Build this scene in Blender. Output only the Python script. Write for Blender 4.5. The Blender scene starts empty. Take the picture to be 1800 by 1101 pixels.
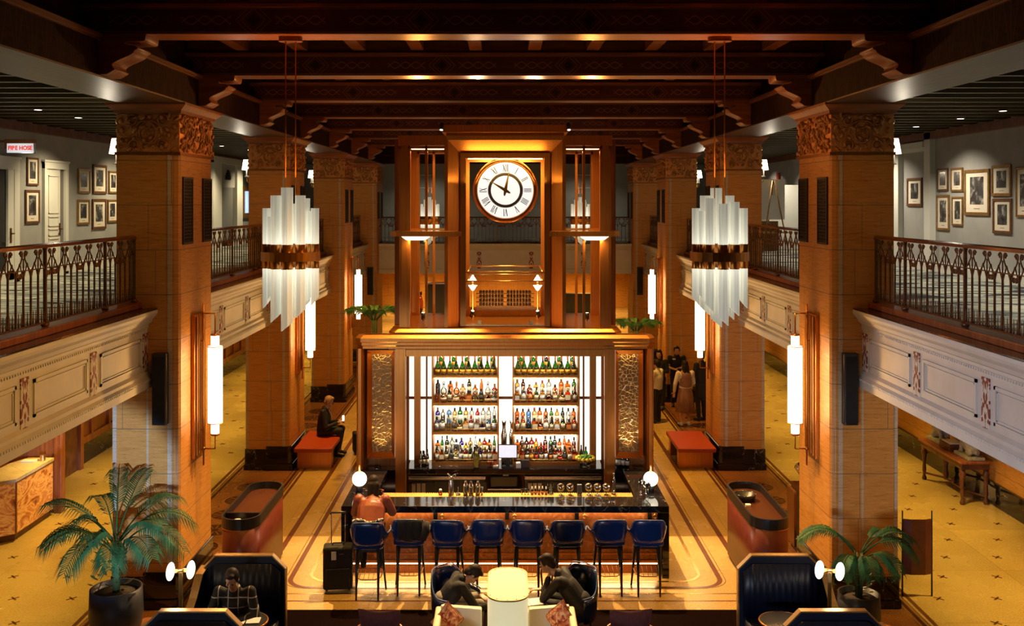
import bpy, bmesh, math, random
from mathutils import Vector, Matrix, Euler, noise
PI = math.pi
random.seed(7)
S = bpy.context.scene
C = S.collection

# ------------------------------------------------------------------ camera, world, exposure
cam_d = bpy.data.cameras.new('camera'); cam = bpy.data.objects.new('camera', cam_d); C.objects.link(cam)
cam.location = (0, 0, 5.63); cam.rotation_euler = (PI/2, 0, 0)
cam_d.lens = 35.0; cam_d.sensor_width = 36.0; cam_d.shift_x = 0.0067; cam_d.shift_y = -0.1086
cam_d.clip_end = 200
S.camera = cam
W = bpy.data.worlds.new('world'); S.world = W; W.use_nodes = True
W.node_tree.nodes['Background'].inputs[0].default_value = (1.0, 0.55, 0.28, 1)
W.node_tree.nodes['Background'].inputs[1].default_value = 0.012
S.view_settings.view_transform = 'Standard'; S.view_settings.look = 'None'
S.view_settings.exposure = 0.0; S.view_settings.gamma = 1.0; S.view_settings.use_curve_mapping = False
S.cycles.max_bounces = 6; S.cycles.diffuse_bounces = 2; S.cycles.glossy_bounces = 3
S.cycles.transmission_bounces = 4; S.cycles.transparent_max_bounces = 12
S.cycles.caustics_reflective = False; S.cycles.caustics_refractive = False
S.cycles.sample_clamp_indirect = 3.0; S.cycles.sample_clamp_direct = 0

WARM = (1.0, 0.45, 0.13); AMBER = (1.0, 0.38, 0.08); YEL = (1.0, 0.58, 0.15); WHITE = (1.0, 0.86, 0.66); COOL = (1.0, 0.93, 0.80)
def lamp(kind, name, loc, power, col=WARM, size=0.1, target=None, spot=60, blend=0.6, sy=None, parent=None, spread=None):
    d = bpy.data.lights.new(name, kind); d.energy = power; d.color = col
    if kind == 'SPOT': d.spot_size = math.radians(spot); d.spot_blend = blend; d.shadow_soft_size = size
    elif kind == 'POINT': d.shadow_soft_size = size
    elif kind == 'AREA':
        d.size = size
        if sy: d.shape = 'RECTANGLE'; d.size_y = sy
        if spread: d.spread = math.radians(spread)
    o = bpy.data.objects.new(name, d); C.objects.link(o); o.location = loc
    if target is not None:
        o.rotation_euler = (Vector(target) - Vector(loc)).to_track_quat('-Z', 'Y').to_euler()
    return o

# ------------------------------------------------------------------ materials
def mat(name, col=(.5, .5, .5), rough=.5, metal=0, spec=.5, emit=None, es=0, coat=0):
    m = bpy.data.materials.new(name); m.use_nodes = True
    b = m.node_tree.nodes['Principled BSDF']
    b.inputs['Base Color'].default_value = (*col, 1); b.inputs['Roughness'].default_value = rough
    b.inputs['Metallic'].default_value = metal; b.inputs['Specular IOR Level'].default_value = spec
    if coat: b.inputs['Coat Weight'].default_value = coat; b.inputs['Coat Roughness'].default_value = .08
    if emit: b.inputs['Emission Color'].default_value = (*emit, 1); b.inputs['Emission Strength'].default_value = es
    return m
class NT:
    def __init__(s, m): s.m = m; s.t = m.node_tree; s.n = s.t.nodes; s.l = s.t.links; s.b = s.n['Principled BSDF']
    def node(s, k, **kw):
        n = s.n.new(k)
        for a, v in kw.items():
            if a.startswith('i_'):
                key = a[2:]; key = int(key) if key.isdigit() else key.replace('_', ' ')
                n.inputs[key].default_value = v
            else: setattr(n, a, v)
        return n
    def link(s, a, b): s.l.new(a, b)
    def coord(s, scale=(1, 1, 1), kind='Object', rot=(0, 0, 0)):
        tc = s.n.new('ShaderNodeTexCoord'); mp = s.n.new('ShaderNodeMapping')
        mp.inputs['Scale'].default_value = scale; mp.inputs['Rotation'].default_value = rot
        s.link(tc.outputs[kind], mp.inputs['Vector']); return mp.outputs['Vector']
    def noise(s, vec, scale, detail=4, rough=.55, dist=0):
        n = s.node('ShaderNodeTexNoise'); n.inputs['Scale'].default_value = scale; n.inputs['Detail'].default_value = detail
        n.inputs['Roughness'].default_value = rough; n.inputs['Distortion'].default_value = dist
        s.link(vec, n.inputs['Vector']); return n.outputs['Fac']
    def ramp(s, fac, stops):
        r = s.n.new('ShaderNodeValToRGB'); e = r.color_ramp.elements
        while len(e) < len(stops): e.new(.5)
        for k, (p, c) in enumerate(stops):
            e[k].position = p; e[k].color = (*c, 1) if len(c) == 3 else c
        s.link(fac, r.inputs['Fac']); return r.outputs['Color']
    def math(s, op, a, b=None):
        n = s.n.new('ShaderNodeMath'); n.operation = op
        for i, v in enumerate((a, b)):
            if v is None: continue
            if isinstance(v, (int, float)): n.inputs[i].default_value = v
            else: s.link(v, n.inputs[i])
        return n.outputs[0]
    def mix(s, fac, a, b, blend='MIX'):
        n = s.n.new('ShaderNodeMix'); n.data_type = 'RGBA'; n.blend_type = blend
        for i, v in ((0, fac), (6, a), (7, b)):
            if isinstance(v, (int, float)): n.inputs[i].default_value = v
            elif isinstance(v, tuple): n.inputs[i].default_value = (*v, 1)
            else: s.link(v, n.inputs[i])
        return n.outputs[2]
    def bump(s, h, strength=.3, dist=.01):
        b = s.n.new('ShaderNodeBump'); b.inputs['Strength'].default_value = strength; b.inputs['Distance'].default_value = dist
        s.link(h, b.inputs['Height']); s.link(b.outputs['Normal'], s.b.inputs['Normal'])
    def col(s, c): s.link(c, s.b.inputs['Base Color'])
    def rough(s, c): s.link(c, s.b.inputs['Roughness'])

def noisy(name, c1, c2, scale=(1, 1, 1), ns=5, rough=.5, metal=0, detail=4, bump=0, p=(.35, .65), coat=0, spec=.5, dist=0):
    m = mat(name, c1, rough, metal, spec, coat=coat); t = NT(m)
    f = t.noise(t.coord(scale), ns, detail, dist=dist); t.col(t.ramp(f, [(p[0], c1), (p[1], c2)]))
    if bump: t.bump(f, bump)
    return m
def travertine(name, c1, c2, c3, rough=.45):
    m = mat(name, c1, rough, spec=.4); t = NT(m)
    v = t.coord((2.2, 2.2, 22)); f = t.noise(v, 1.6, 7, .66, .3)
    pit = t.noise(t.coord((9, 9, 60)), 1.7, 3)
    c = t.ramp(f, [(.26, c3), (.44, c1), (.70, c2)])
    pm = t.ramp(pit, [(.30, (.35, .28, .2)), (.38, (1, 1, 1))])
    c = t.mix(.8, c, pm, 'MULTIPLY')
    # block joints
    tc = t.n.new('ShaderNodeTexCoord'); sp = t.n.new('ShaderNodeSeparateXYZ'); t.link(tc.outputs['Object'], sp.inputs[0])
    zm = t.math('FRACT', t.math('DIVIDE', sp.outputs['Z'], .62)); zi = t.math('FLOOR', t.math('DIVIDE', sp.outputs['Z'], .62)); j = t.math('LESS_THAN', zm, .014)
    hx = t.math('ADD', t.math('ADD', sp.outputs['X'], sp.outputs['Y']), t.math('MULTIPLY', t.math('SINE', t.math('MULTIPLY', zi, 7.3)), .45)); jv = t.math('LESS_THAN', t.math('FRACT', t.math('DIVIDE', hx, 1.15)), .006); j = t.math('MAXIMUM', j, jv)
    t.col(t.mix(j, c, (.16, .10, .06))); t.bump(f, .12, .01)
    return m
def marble_black(name):
    m = mat(name, (.012, .011, .012), .08, spec=.6); t = NT(m)
    v = t.coord((1, 1, 1), rot=(.3, .4, .7)); f = t.noise(v, 2.6, 4, .5, 1.6)
    g = t.math('ABSOLUTE', t.math('SUBTRACT', f, .5)); msk = t.ramp(g, [(.0, (1, 1, 1)), (.006, (0, 0, 0))])
    f2 = t.noise(v, 3.7, 3, .5, .4); msk2 = t.ramp(f2, [(.56, (0, 0, 0)), (.64, (1, 1, 1))])
    k = t.mix(1.0, msk, msk2, 'MULTIPLY')
    t.col(t.mix(k, (.010, .009, .011), (.62, .55, .48)))
    return m
def glass(name, col, gl=.10, rough=.05):
    m = bpy.data.materials.new(name); m.use_nodes = True; n = m.node_tree.nodes; l = m.node_tree.links
    n.remove(n['Principled BSDF']); o = n['Material Output']
    tr = n.new('ShaderNodeBsdfTransparent'); tr.inputs[0].default_value = (*col, 1)
    gb = n.new('ShaderNodeBsdfGlossy'); gb.inputs['Roughness'].default_value = rough; gb.inputs[0].default_value = (1, 1, 1, 1)
    fr = n.new('ShaderNodeFresnel'); fr.inputs[0].default_value = 1.45
    ad = n.new('ShaderNodeMath'); ad.operation = 'ADD'; ad.inputs[1].default_value = gl; l.new(fr.outputs[0], ad.inputs[0])
    mx = n.new('ShaderNodeMixShader'); l.new(ad.outputs[0], mx.inputs[0]); l.new(tr.outputs[0], mx.inputs[1]); l.new(gb.outputs[0], mx.inputs[2])
    l.new(mx.outputs[0], o.inputs[0]); return m
def emis(name, col, s, base=(.8, .8, .8)):
    return mat(name, base, .4, emit=col, es=s)

M = {}
M['trav'] = travertine('travertine', (.58, .25, .050), (.70, .33, .08), (.37, .14, .025))
M['trav_pale'] = travertine('travertine_pale', (.56, .42, .28), (.66, .52, .37), (.38, .27, .17))
M['marble'] = marble_black('black_marble')
M['wood'] = noisy('dark_stained_wood', (.085, .024, .009), (.17, .055, .02), (1, 1, 1), 6, .45, bump=.1)
M['wood_beam'] = noisy('beam_wood', (.24, .062, .014), (.38, .115, .03), (.6, 6, 6), 3, .35, bump=.08)
M['wood_frieze'] = noisy('frieze_wood', (.055, .014, .005), (.10, .028, .009), (.6, 6, 6), 3, .38, bump=.08)
M['wood_red'] = noisy('red_wood_panel', (.20, .05, .014), (.34, .10, .03), (6, 6, .5), 3, .35)
M['cream'] = noisy('painted_plaster', (.66, .60, .50), (.72, .66, .56), (1, 1, 1), 3, .5)
M['grey_wall'] = noisy('grey_wall', (.29, .29, .275), (.34, .335, .315), (1, 1, 1), 2, .7)
M['white_paint'] = mat('white_paint', (.68, .68, .62), .4)
M['dark_ceil'] = mat('dark_slat_ceiling', (.018, .013, .010), .6)
M['slat'] = mat('ceiling_slat', (.07, .05, .02), .45)
M['bronze'] = noisy('brushed_bronze', (.54, .195, .036), (.64, .25, .05), (30, 30, .6), 2, .30, .82)
M['bronze_d'] = noisy('dark_bronze', (.22, .075, .018), (.32, .115, .03), (30, 30, .6), 2, .38, .6)
M['brass'] = noisy('satin_brass', (.62, .38, .13), (.75, .48, .18), (10, 10, 10), 2, .3, .95)
M['iron'] = noisy('bronze_iron', (.10, .045, .018), (.20, .09, .035), (1, 1, 1), 20, .45, .7)
M['black'] = mat('black_satin', (.012, .012, .013), .35)
M['black_cloth'] = noisy('black_cloth', (.004, .004, .005), (.009, .008, .009), (1, 1, 1), 40, .8)
M['navy'] = mat('navy_leather', (.002, .021, .115), .22, spec=.6, coat=.3)
M['navy_d'] = mat('dark_navy_leather', (.003, .005, .016), .42, spec=.4)
M['red_lea'] = mat('red_leather', (.42, .055, .018), .4)
M['darkred'] = noisy('dark_red_cloth', (.07, .012, .012), (.10, .02, .018), (1, 1, 1), 30, .8)
M['tan_lea'] = mat('tan_leather', (.32, .10, .035), .4)
M['oxblood'] = noisy('oxblood_leather', (.085, .014, .008), (.125, .024, .012), (1, 1, 1), 8, .35)
M['steel'] = mat('stainless_steel', (.62, .60, .57), .22, 1)
M['chrome'] = mat('polished_steel', (.85, .84, .82), .06, 1)
M['leaf'] = noisy('palm_leaf', (.012, .060, .020), (.035, .14, .040), (1, 1, 1), 6, .6, spec=.25)
M['leaf_b'] = noisy('broad_leaf', (.012, .040, .012), (.035, .085, .02), (1, 1, 1), 8, .3)
M['stem'] = mat('green_stem', (.09, .13, .04), .5)
M['soil'] = noisy('soil', (.03, .018, .010), (.07, .045, .03), (1, 1, 1), 40, .9, bump=.5)
M['planter'] = mat('charcoal_planter', (.022, .026, .036), .45)
M['skin'] = noisy('skin', (.50, .27, .18), (.56, .31, .21), (1, 1, 1), 12, .5)
M['hair'] = noisy('dark_hair', (.010, .006, .004), (.022, .011, .007), (30, 30, 3), 6, .6, spec=.2)
M['paper'] = mat('white_paper', (.8, .78, .72), .6)
M['glow'] = emis('lit_opal_glass', (1.0, .88, .66), 2.6)
M['glow_soft'] = emis('lit_shade', (1.0, .84, .60), 2.2)
M['down'] = emis('downlight_disc', (1.0, .92, .80), 3)

# ------------------------------------------------------------------ mesh builder
def V(*a): return Vector(a)
class MB:
    def __init__(s): s.v = []; s.f = []; s.mi = []; s.sm = []; s.cur = 0; s.smooth = False; s.xf = None
    def add(s, vs, fs, smooth=None):
        o = len(s.v)
        if s.xf is not None: vs = [s.xf @ Vector(p) for p in vs]
        s.v.extend([tuple(p) for p in vs])
        for f in fs:
            s.f.append(tuple(i + o for i in f)); s.mi.append(s.cur); s.sm.append(s.smooth if smooth is None else smooth)
        return s
    def box(s, x0, x1, y0, y1, z0, z1):
        vs = [(x, y, z) for z in (z0, z1) for y in (y0, y1) for x in (x0, x1)]
        return s.add(vs, [(0, 2, 3, 1), (4, 5, 7, 6), (0, 1, 5, 4), (2, 6, 7, 3), (0, 4, 6, 2), (1, 3, 7, 5)], False)
    def cbox(s, c, d): return s.box(c[0]-d[0]/2, c[0]+d[0]/2, c[1]-d[1]/2, c[1]+d[1]/2, c[2]-d[2]/2, c[2]+d[2]/2)
    def prism(s, poly, a, b, axis='z', smooth=False):
        """poly in the two axes other than axis (cyclic order), extruded from a to b"""
        def P(u, v, w): return {'z': (u, v, w), 'y': (u, w, v), 'x': (w, u, v)}[axis]
        n = len(poly); vs = [P(u, v, a) for u, v in poly] + [P(u, v, b) for u, v in poly]
        fs = [tuple(range(n))[::-1], tuple(range(n, 2*n))]
        o = len(s.f); s.add(vs, fs, False); s.f  # caps
        base = len(s.v) - 2*n
        for i in range(n):
            j = (i+1) % n; s.f.append((base+i, base+j, base+n+j, base+n+i)); s.mi.append(s.cur); s.sm.append(smooth)
        return s
    def ring_loft(s, rings, closed=False, caps=True, smooth=True, cyc=True):
        n = len(rings[0]); vs = [p for r in rings for p in r]; fs = []
        m = len(rings)
        for i in range(m if closed else m-1):
            a = i*n; b = ((i+1) % m)*n
            for k in range(n if cyc else n-1):
                k2 = (k+1) % n; fs.append((a+k, a+k2, b+k2, b+k))
        s.add(vs, fs, smooth)
        if caps and not closed and cyc:
            base = len(s.v) - len(vs)
            for r in (0, m-1):
                idx = [base + r*n + k for k in range(n)]
                s.f.append(tuple(idx if r else idx[::-1])); s.mi.append(s.cur); s.sm.append(False)
        return s
    def lathe(s, prof, n=20, c=(0, 0, 0), smooth=True, sx=1, sy=1):
        rings = [[(c[0]+max(r, 1e-4)*sx*math.cos(2*PI*k/n), c[1]+max(r, 1e-4)*sy*math.sin(2*PI*k/n), c[2]+z) for k in range(n)] for r, z in prof]
        return s.ring_loft(rings, smooth=smooth)
    def cyl(s, p0, p1, r0, r1=None, n=12, smooth=True):
        return s.tube([p0, p1], [r0, r0 if r1 is None else r1], n, smooth)
    def tube(s, pts, r, n=8, smooth=True, closed=False):
        pts = [Vector(p) for p in pts]; m = len(pts)
        if not isinstance(r, (list, tuple)): r = [r]*m
        rings = []; up = None
        for i in range(m):
            if closed: d = pts[(i+1) % m] - pts[i-1]
            else: d = pts[min(i+1, m-1)] - pts[max(i-1, 0)]
            if d.length < 1e-9: d = Vector((0, 0, 1))
            d.normalize()
            if up is None: up = Vector((0, 0, 1)) if abs(d.z) < .9 else Vector((0, 1, 0))
            a = d.cross(up); 
            if a.length < 1e-6: a = d.cross(Vector((1, 0, 0)))
            a.normalize(); b = a.cross(d); up = b
            rings.append([pts[i] + (a*math.cos(2*PI*k/n) + b*math.sin(2*PI*k/n))*r[i] for k in range(n)])
        return s.ring_loft(rings, closed=closed, smooth=smooth)
    def ell(s, c, r, n=16, m=10, rot=None, smooth=True):
        R = Euler(rot).to_matrix() if rot else Matrix.Identity(3)
        rings = []
        for i in range(m+1):
            t = -PI/2 + PI*i/m; cr = max(math.cos(t), 1e-3)
            rings.append([Vector(c) + R @ Vector((r[0]*cr*math.cos(2*PI*k/n), r[1]*cr*math.sin(2*PI*k/n), r[2]*math.sin(t))) for k in range(n)])
        return s.ring_loft(rings, smooth=smooth)
    def build(s, name, m=None, parent=None, loc=None, rotz=0, bevel=0, seg=2, subsurf=0, kind=None, label=None, norm=True):
        me = bpy.data.meshes.new(name); me.from_pydata(s.v, [], s.f)
        ms = m if isinstance(m, (list, tuple)) else [m]
        for x in ms: me.materials.append(M[x] if isinstance(x, str) else x)
        if len(me.polygons) == len(s.mi):
            me.polygons.foreach_set('material_index', s.mi); me.polygons.foreach_set('use_smooth', s.sm)
        if norm:
            bm = bmesh.new(); bm.from_mesh(me); bmesh.ops.recalc_face_normals(bm, faces=bm.faces); bm.to_mesh(me); bm.free()
        o = bpy.data.objects.new(name, me); C.objects.link(o)
        if parent: o.parent = parent
        if loc: o.location = loc
        if rotz: o.rotation_euler = (0, 0, rotz)
        if bevel:
            b = o.modifiers.new('bevel', 'BEVEL'); b.width = bevel; b.segments = seg; b.limit_method = 'ANGLE'; b.angle_limit = .6
        if subsurf:
            b = o.modifiers.new('sub', 'SUBSURF'); b.levels = subsurf; b.render_levels = subsurf
        if kind: o['kind'] = kind
        if label: o['label'] = label
        return o
def thing(name, label, cat, loc=(0, 0, 0), rotz=0, group=None):
    o = bpy.data.objects.new(name, None); C.objects.link(o); o.empty_display_size = .1
    o.location = loc; o.rotation_euler = (0, 0, rotz); o['label'] = label; o['category'] = cat
    if group: o['group'] = group
    return o
def tag(o, label, cat, group=None):
    o['label'] = label; o['category'] = cat
    if group: o['group'] = group
    return o
def structure(name, loc=(0, 0, 0)):
    o = bpy.data.objects.new(name, None); C.objects.link(o); o.location = loc; o['kind'] = 'structure'; return o
def dup(o, loc=None, rotz=None, label=None, group=None, parent=None, flipx=False, first=True):
    c = o.copy(); C.objects.link(c)
    if parent: c.parent = parent
    if first:
        if loc is not None: c.location = loc
        if rotz is not None: c.rotation_euler = (0, 0, rotz)
        if label: c['label'] = label
        if group: c['group'] = group
        if flipx: c.scale = (-1, 1, 1)
    for ch in kids(o): dup(ch, parent=c, first=False)
    return c
KIDS = {}
def kids(o): return [x for x in list(C.objects) if x.parent == o] if o.name not in KIDS else KIDS[o.name]
def freeze(o):
    """remember the children of a prototype so that copying it stays quick"""
    KIDS[o.name] = [x for x in list(C.objects) if x.parent == o]
    for k in KIDS[o.name]: KIDS[k.name] = [x for x in list(C.objects) if x.parent == k]
    return o
def dup_fast(o, loc, rotz=0, label=None, group=None, scale=None):
    c = o.copy(); C.objects.link(c); c.location = loc; c.rotation_euler = (0, 0, rotz)
    if label: c['label'] = label
    if group: c['group'] = group
    if scale: c.scale = scale
    for ch in KIDS[o.name]:
        d = ch.copy(); C.objects.link(d); d.parent = c
        for g in KIDS.get(ch.name, []):
            e = g.copy(); C.objects.link(e); e.parent = d
    return c
def text_mesh(name, s, size, m, parent, loc, rot, extrude=.004, align='CENTER', offset=0):
    cu = bpy.data.curves.new(name, 'FONT'); cu.body = s; cu.size = size; cu.extrude = extrude; cu.offset = offset; cu.align_x = align; cu.align_y = 'CENTER'
    t = bpy.data.objects.new(name+'_tmp', cu); C.objects.link(t)
    dg = bpy.context.evaluated_depsgraph_get(); me = bpy.data.meshes.new_from_object(t.evaluated_get(dg))
    bpy.data.objects.remove(t); me.materials.clear(); me.materials.append(M[m] if isinstance(m, str) else m)
    o = bpy.data.objects.new(name, me); C.objects.link(o); o.parent = parent; o.location = loc; o.rotation_euler = rot
    return o
def arc(cx, cy, r, a0, a1, n): return [(cx + r*math.cos(a0+(a1-a0)*i/n), cy + r*math.sin(a0+(a1-a0)*i/n)) for i in range(n+1)]
def rrect(x0, x1, y0, y1, r, n=6):
    return arc(x1-r, y1-r, r, 0, PI/2, n) + arc(x0+r, y1-r, r, PI/2, PI, n) + arc(x0+r, y0+r, r, PI, 1.5*PI, n) + arc(x1-r, y0+r, r, 1.5*PI, 2*PI, n)
ORD = ['first', 'second', 'third', 'fourth', 'fifth', 'sixth', 'seventh', 'eighth', 'ninth', 'tenth', 'eleventh', 'twelfth', 'thirteenth', 'fourteenth', 'fifteenth', 'sixteenth', 'seventeenth', 'eighteenth', 'nineteenth', 'twentieth', 'twenty-first', 'twenty-second', 'twenty-third', 'twenty-fourth']
# ------------------------------------------------------------------ the hall: dimensions (m)
D0 = 13.78; BAY = 7.10; CD = 1.55             # first column front, bay, column depth
XC = 4.51; XW = 9.1; ZM = 4.15                # column face, side wall, mezzanine floor
YEND = 40.0
COLY = [D0 + k*BAY for k in range(4)]

# ---- floor -----------------------------------------------------------------
m = mat('stone_floor', (.55, .38, .17), .25, spec=.55); t = NT(m)
v = t.coord((1, 1, 1)); f = t.noise(v, 1.1, 3); g = t.noise(v, 38, 3, .7)
c = t.ramp(f, [(.2, (.54, .35, .13)), (.8, (.68, .47, .20))]); c2 = t.ramp(g, [(.35, (.62, .55, .45)), (.6, (1, 1, 1))])
c = t.mix(.75, c, c2, 'MULTIPLY')
bk = t.node('ShaderNodeTexBrick'); bk.offset = 0; bk.inputs['Scale'].default_value = 1; bk.inputs['Brick Width'].default_value = 1.9; bk.inputs['Row Height'].default_value = 1.9
bk.inputs['Mortar Size'].default_value = .004; bk.inputs['Color1'].default_value = (1, 1, 1, 1); bk.inputs['Color2'].default_value = (.84, .84, .84, 1); bk.inputs['Mortar'].default_value = (.5, .4, .3, 1)
t.link(v, bk.inputs['Vector']); t.col(t.mix(.9, c, bk.outputs['Color'], 'MULTIPLY')); t.rough(t.ramp(f, [(.3, (.2,)*3), (.7, (.32,)*3)]))
M['floor'] = m
M['inlay'] = mat('brown_marble_inlay', (.13, .045, .022), .2)
M['brass_in'] = mat('brass_inlay', (.72, .47, .20), .22, .9)
m = mat('mosaic_border', (.22, .075, .03), .25); t = NT(m)
f = t.noise(t.coord(), 60, 2); t.col(t.ramp(f, [(.4, (.20, .065, .025)), (.62, (.34, .14, .055))])); M['mosaic'] = m
M['mosaic_d'] = noisy('dark_mosaic', (.03, .010, .008), (.09, .03, .016), (1, 1, 1), 25, .25)
M['rug'] = noisy('dark_carpet', (.005, .003, .003), (.009, .004, .004), (1, 1, 1), 20, 1.0, spec=0)
FM = ['floor', 'inlay', 'brass_in', 'mosaic', 'mosaic_d', 'trav_pale', 'rug']
b = MB(); b.box(-XW-.6, XW+.6, -8, 55, -.2, 0)
def strip(x0, x1, y0, y1, z=.002, mi=1):
    b.cur = mi; b.add([(x0, y0, z), (x1, y0, z), (x1, y1, z), (x0, y1, z)], [(0, 1, 2, 3)]); b.cur = 0
def band(path, w, z, mi, closed=False):
    """flat ribbon along a 2D path"""
    b.cur = mi; n = len(path); L = []; R = []
    for i, p in enumerate(path):
        p = Vector(p); a = Vector(path[(i-1) % n] if closed or i else path[0]); c_ = Vector(path[(i+1) % n] if closed or i < n-1 else path[-1])
        d = (c_-a).normalized(); q = Vector((-d.y, d.x))*w/2
        L.append((*(p+q), z)); R.append((*(p-q), z))
    m_ = n if closed else n-1
    b.add(L+R, [(i, (i+1) % n, n+(i+1) % n, n+i) for i in range(m_)]); b.cur = 0
for s in (-1, 1):
    strip(s*3.62-.045, s*3.62+.045, 13.75, 34.9)
    # mosaic walk between the columns
    strip(min(s*4.28, s*5.62), max(s*4.28, s*5.62), 8, 34.9, .0015, 3)
    for x, w, mi in ((4.22, .05, 1), (4.30, .02, 2), (4.36, .045, 4), (4.44, .015, 2), (5.50, .015, 2), (5.57, .05, 4), (5.64, .025, 2), (5.72, .06, 1)):
        strip(s*x-w/2, s*x+w/2, 8, 34.9, .0025, mi)
    for k in range(-1, 3):                                    # medallions in each bay
        y0 = D0 + k*BAY + CD + .45
        for j in range(6):
            cy = y0 + .42 + j*.86
            if cy > D0 + (k+1)*BAY - .4: break
            cx = s*4.98
            b.cur = 4; ring = arc(cx, cy, .30, 0, 2*PI, 28)[:-1]; b.add([(*p, .003) for p in ring], [tuple(range(28))])
            band(arc(cx, cy, .37, 0, 2*PI, 30)[:-1], .014, .003, 2, True)
            for a in range(12):
                ang = a*PI/6; b.cur = 3
                p0 = (cx+.07*math.cos(ang), cy+.07*math.sin(ang)); p1 = (cx+.27*math.cos(ang), cy+.27*math.sin(ang))
                band([p0, p1], .02, .0035, 3)
            for q in (-1, 1):
                band(arc(cx+q*.42, cy+.43, .12, 0, 2*PI, 14)[:-1], .012, .003, 2, True)
        for q in (-1, 1): band([(s*4.98+q*.5, y0-.1), (s*4.98+q*.2, y0-.25), (s*4.98, y0-.12), (s*4.98-q*.2, y0-.25)], .014, .003, 2)
    band([(s*4.5, 12.2), (s*4.8, 12.9), (s*5.3, 12.6), (s*5.1, 12.0)], .02, .003, 2)
for hw, y0, y1, w, mi in ((3.20, 14.52, 27, .075, 1), (2.93, 14.75, 26.6, .05, 2), (3.28, 14.50, 27.1, .012, 2)):
    band(rrect(-hw, hw, y0, y1, .35, 8), w, .0025, mi, True)
strip(-4.1, 4.1, 14.28, 14.31, .002, 2); strip(-4.1, 4.1, 14.02, 14.05, .002, 1)
strip(-3.5, 3.5, 13.0, 14.0, .0012, 0)
strip(-3.95, 3.95, 5, 13.72, .006, 6)
# small cross inlays of the side aisles
for s in (-1, 1):
    for i in range(-1, 34):
        for j in range(4):
            x = s*(6.15 + j*.82 + (.41 if i % 2 else 0)); y = 9.2 + i*.82
            if abs(x) > 8.9: continue
            for q in (0, 1):
                d = .075; a = PI/4 + q*PI/2
                band([(x-d*math.cos(a), y-d*math.sin(a)), (x+d*math.cos(a), y+d*math.sin(a))], .028, .002, 1)
b.build('floor', [M[x] for x in FM], kind='structure', norm=False)

M['carpet_under'] = M['rug']
# ---- outer walls -------------------------------------------------------------
for s, nm in ((-1, 'left'), (1, 'right')):
    r = structure('wall_'+nm)
    x0, x1 = sorted((s*XW, s*(XW+.3)))
    MB().box(x0, x1, 6, YEND, ZM, 7.4).build('upper_wall', 'grey_wall', r)
    if s > 0: MB().box(x0, x1, 6, 55, 0, ZM).build('lower_wall', 'trav', r)
    else: MB().box(x0, x1, 6, 55, 0, ZM).build('lower_wall', 'wood_red', r)
    x0, x1 = sorted((s*XW, s*(XW-.05)))
    MB().box(x0, x1, 6, 55, 0, .42).build('base_course', 'marble', r)
    bb = MB().box(x0, x1, 6, YEND, ZM, ZM+.22); bb.box(*sorted((s*XW, s*(XW-.06))), 6, YEND, ZM, ZM+.05)
    bb.build('baseboard_'+nm, 'white_paint', None, kind='structure')
    MB().box(*sorted((s*XW, s*(XW-.12))), 6, YEND, 6.96, 7.12).build('trim_'+('1' if s < 0 else '2'), 'wood', None, kind='structure')
# wood panelling strips on the lower left wall
b = MB()
for k in range(30):
    y = 14.2 + k*.95
    b.box(-XW, -XW+.05, y, y+.10, .42, 3.05)
b.box(-XW, -XW+.045, 13, 45, .42, .56).box(-XW, -XW+.045, 13, 45, 2.2, 2.3)
b.build('trim_3', 'wood_red', None, kind='structure')

# far end: upper wall over the far balcony, lower hall beyond it
r = structure('wall_back')
MB().box(-XW, XW, YEND, YEND+.3, ZM, 7.95).build('upper_wall', 'grey_wall', r)
MB().box(-XW-.3, XW+.3, 53, 53.3, 0, 3.4).build('lower_wall', 'trav', r)
b = MB()
for xx in (-3.25, 3.25):
    z0, z1, x0, x1 = 6.17, 6.72, xx-.43, xx+.43
    for a in ((x0, x1, z0, z0+.035), (x0, x1, z1-.035, z1), (x0, x0+.035, z0, z1), (x1-.035, x1, z0, z1)):
        b.box(a[0], a[1], YEND-.03, YEND, a[2], a[3])
b.build('wall_moulding', 'white_paint', r)
MB().box(-XW-.3, XW+.3, 5.7, 6.0, 7.0, 8.0).build('wall_front', 'wood', None, kind='structure')

MB().box(-XW, XW, -7, 3.2, 3.10, ZM).box(-XW, XW, 2.7, 3.0, 2.72, 3.10).build('floor_gallery', 'carpet_under', None, kind='structure')  # camera's gallery slab; the box below its edge is added to cut light
# ---- nave ceiling -------------------------------------------------------------
ceil = structure('ceiling')
MB().box(-5.4, 5.4, 6, YEND, 7.95, 8.15).build('ceiling_panel', 'wood_frieze', ceil)
# stencilled beam face
m = mat('stencilled_beam_wood', (.10, .03, .012), .42); t = NT(m)
tc = t.n.new('ShaderNodeTexCoord'); sp = t.n.new('ShaderNodeSeparateXYZ'); t.link(tc.outputs['Object'], sp.inputs[0])
u = t.math('SUBTRACT', t.math('FRACT', t.math('DIVIDE', sp.outputs['X'], 1.82)), .5)    # repeat 1.82 m
u = t.math('ABSOLUTE', t.math('MULTIPLY', u, 1.82))
w = t.math('ABSOLUTE', t.math('SUBTRACT', sp.outputs['Z'], 7.60))
def line(d, at, wd=.006): return t.math('LESS_THAN', t.math('ABSOLUTE', t.math('SUBTRACT', d, at)), wd)
dia = t.math('ADD', u, w)
ph = t.math('MULTIPLY', u, 21.0); wv = t.math('MULTIPLY', t.math('ABSOLUTE', t.math('SINE', ph)), .045)
braid = t.math('MULTIPLY', line(w, wv, .009) if False else t.math('LESS_THAN', t.math('ABSOLUTE', t.math('SUBTRACT', w, wv)), .008), t.math('MULTIPLY', t.math('GREATER_THAN', u, .24), t.math('LESS_THAN', u, .78)))
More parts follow.
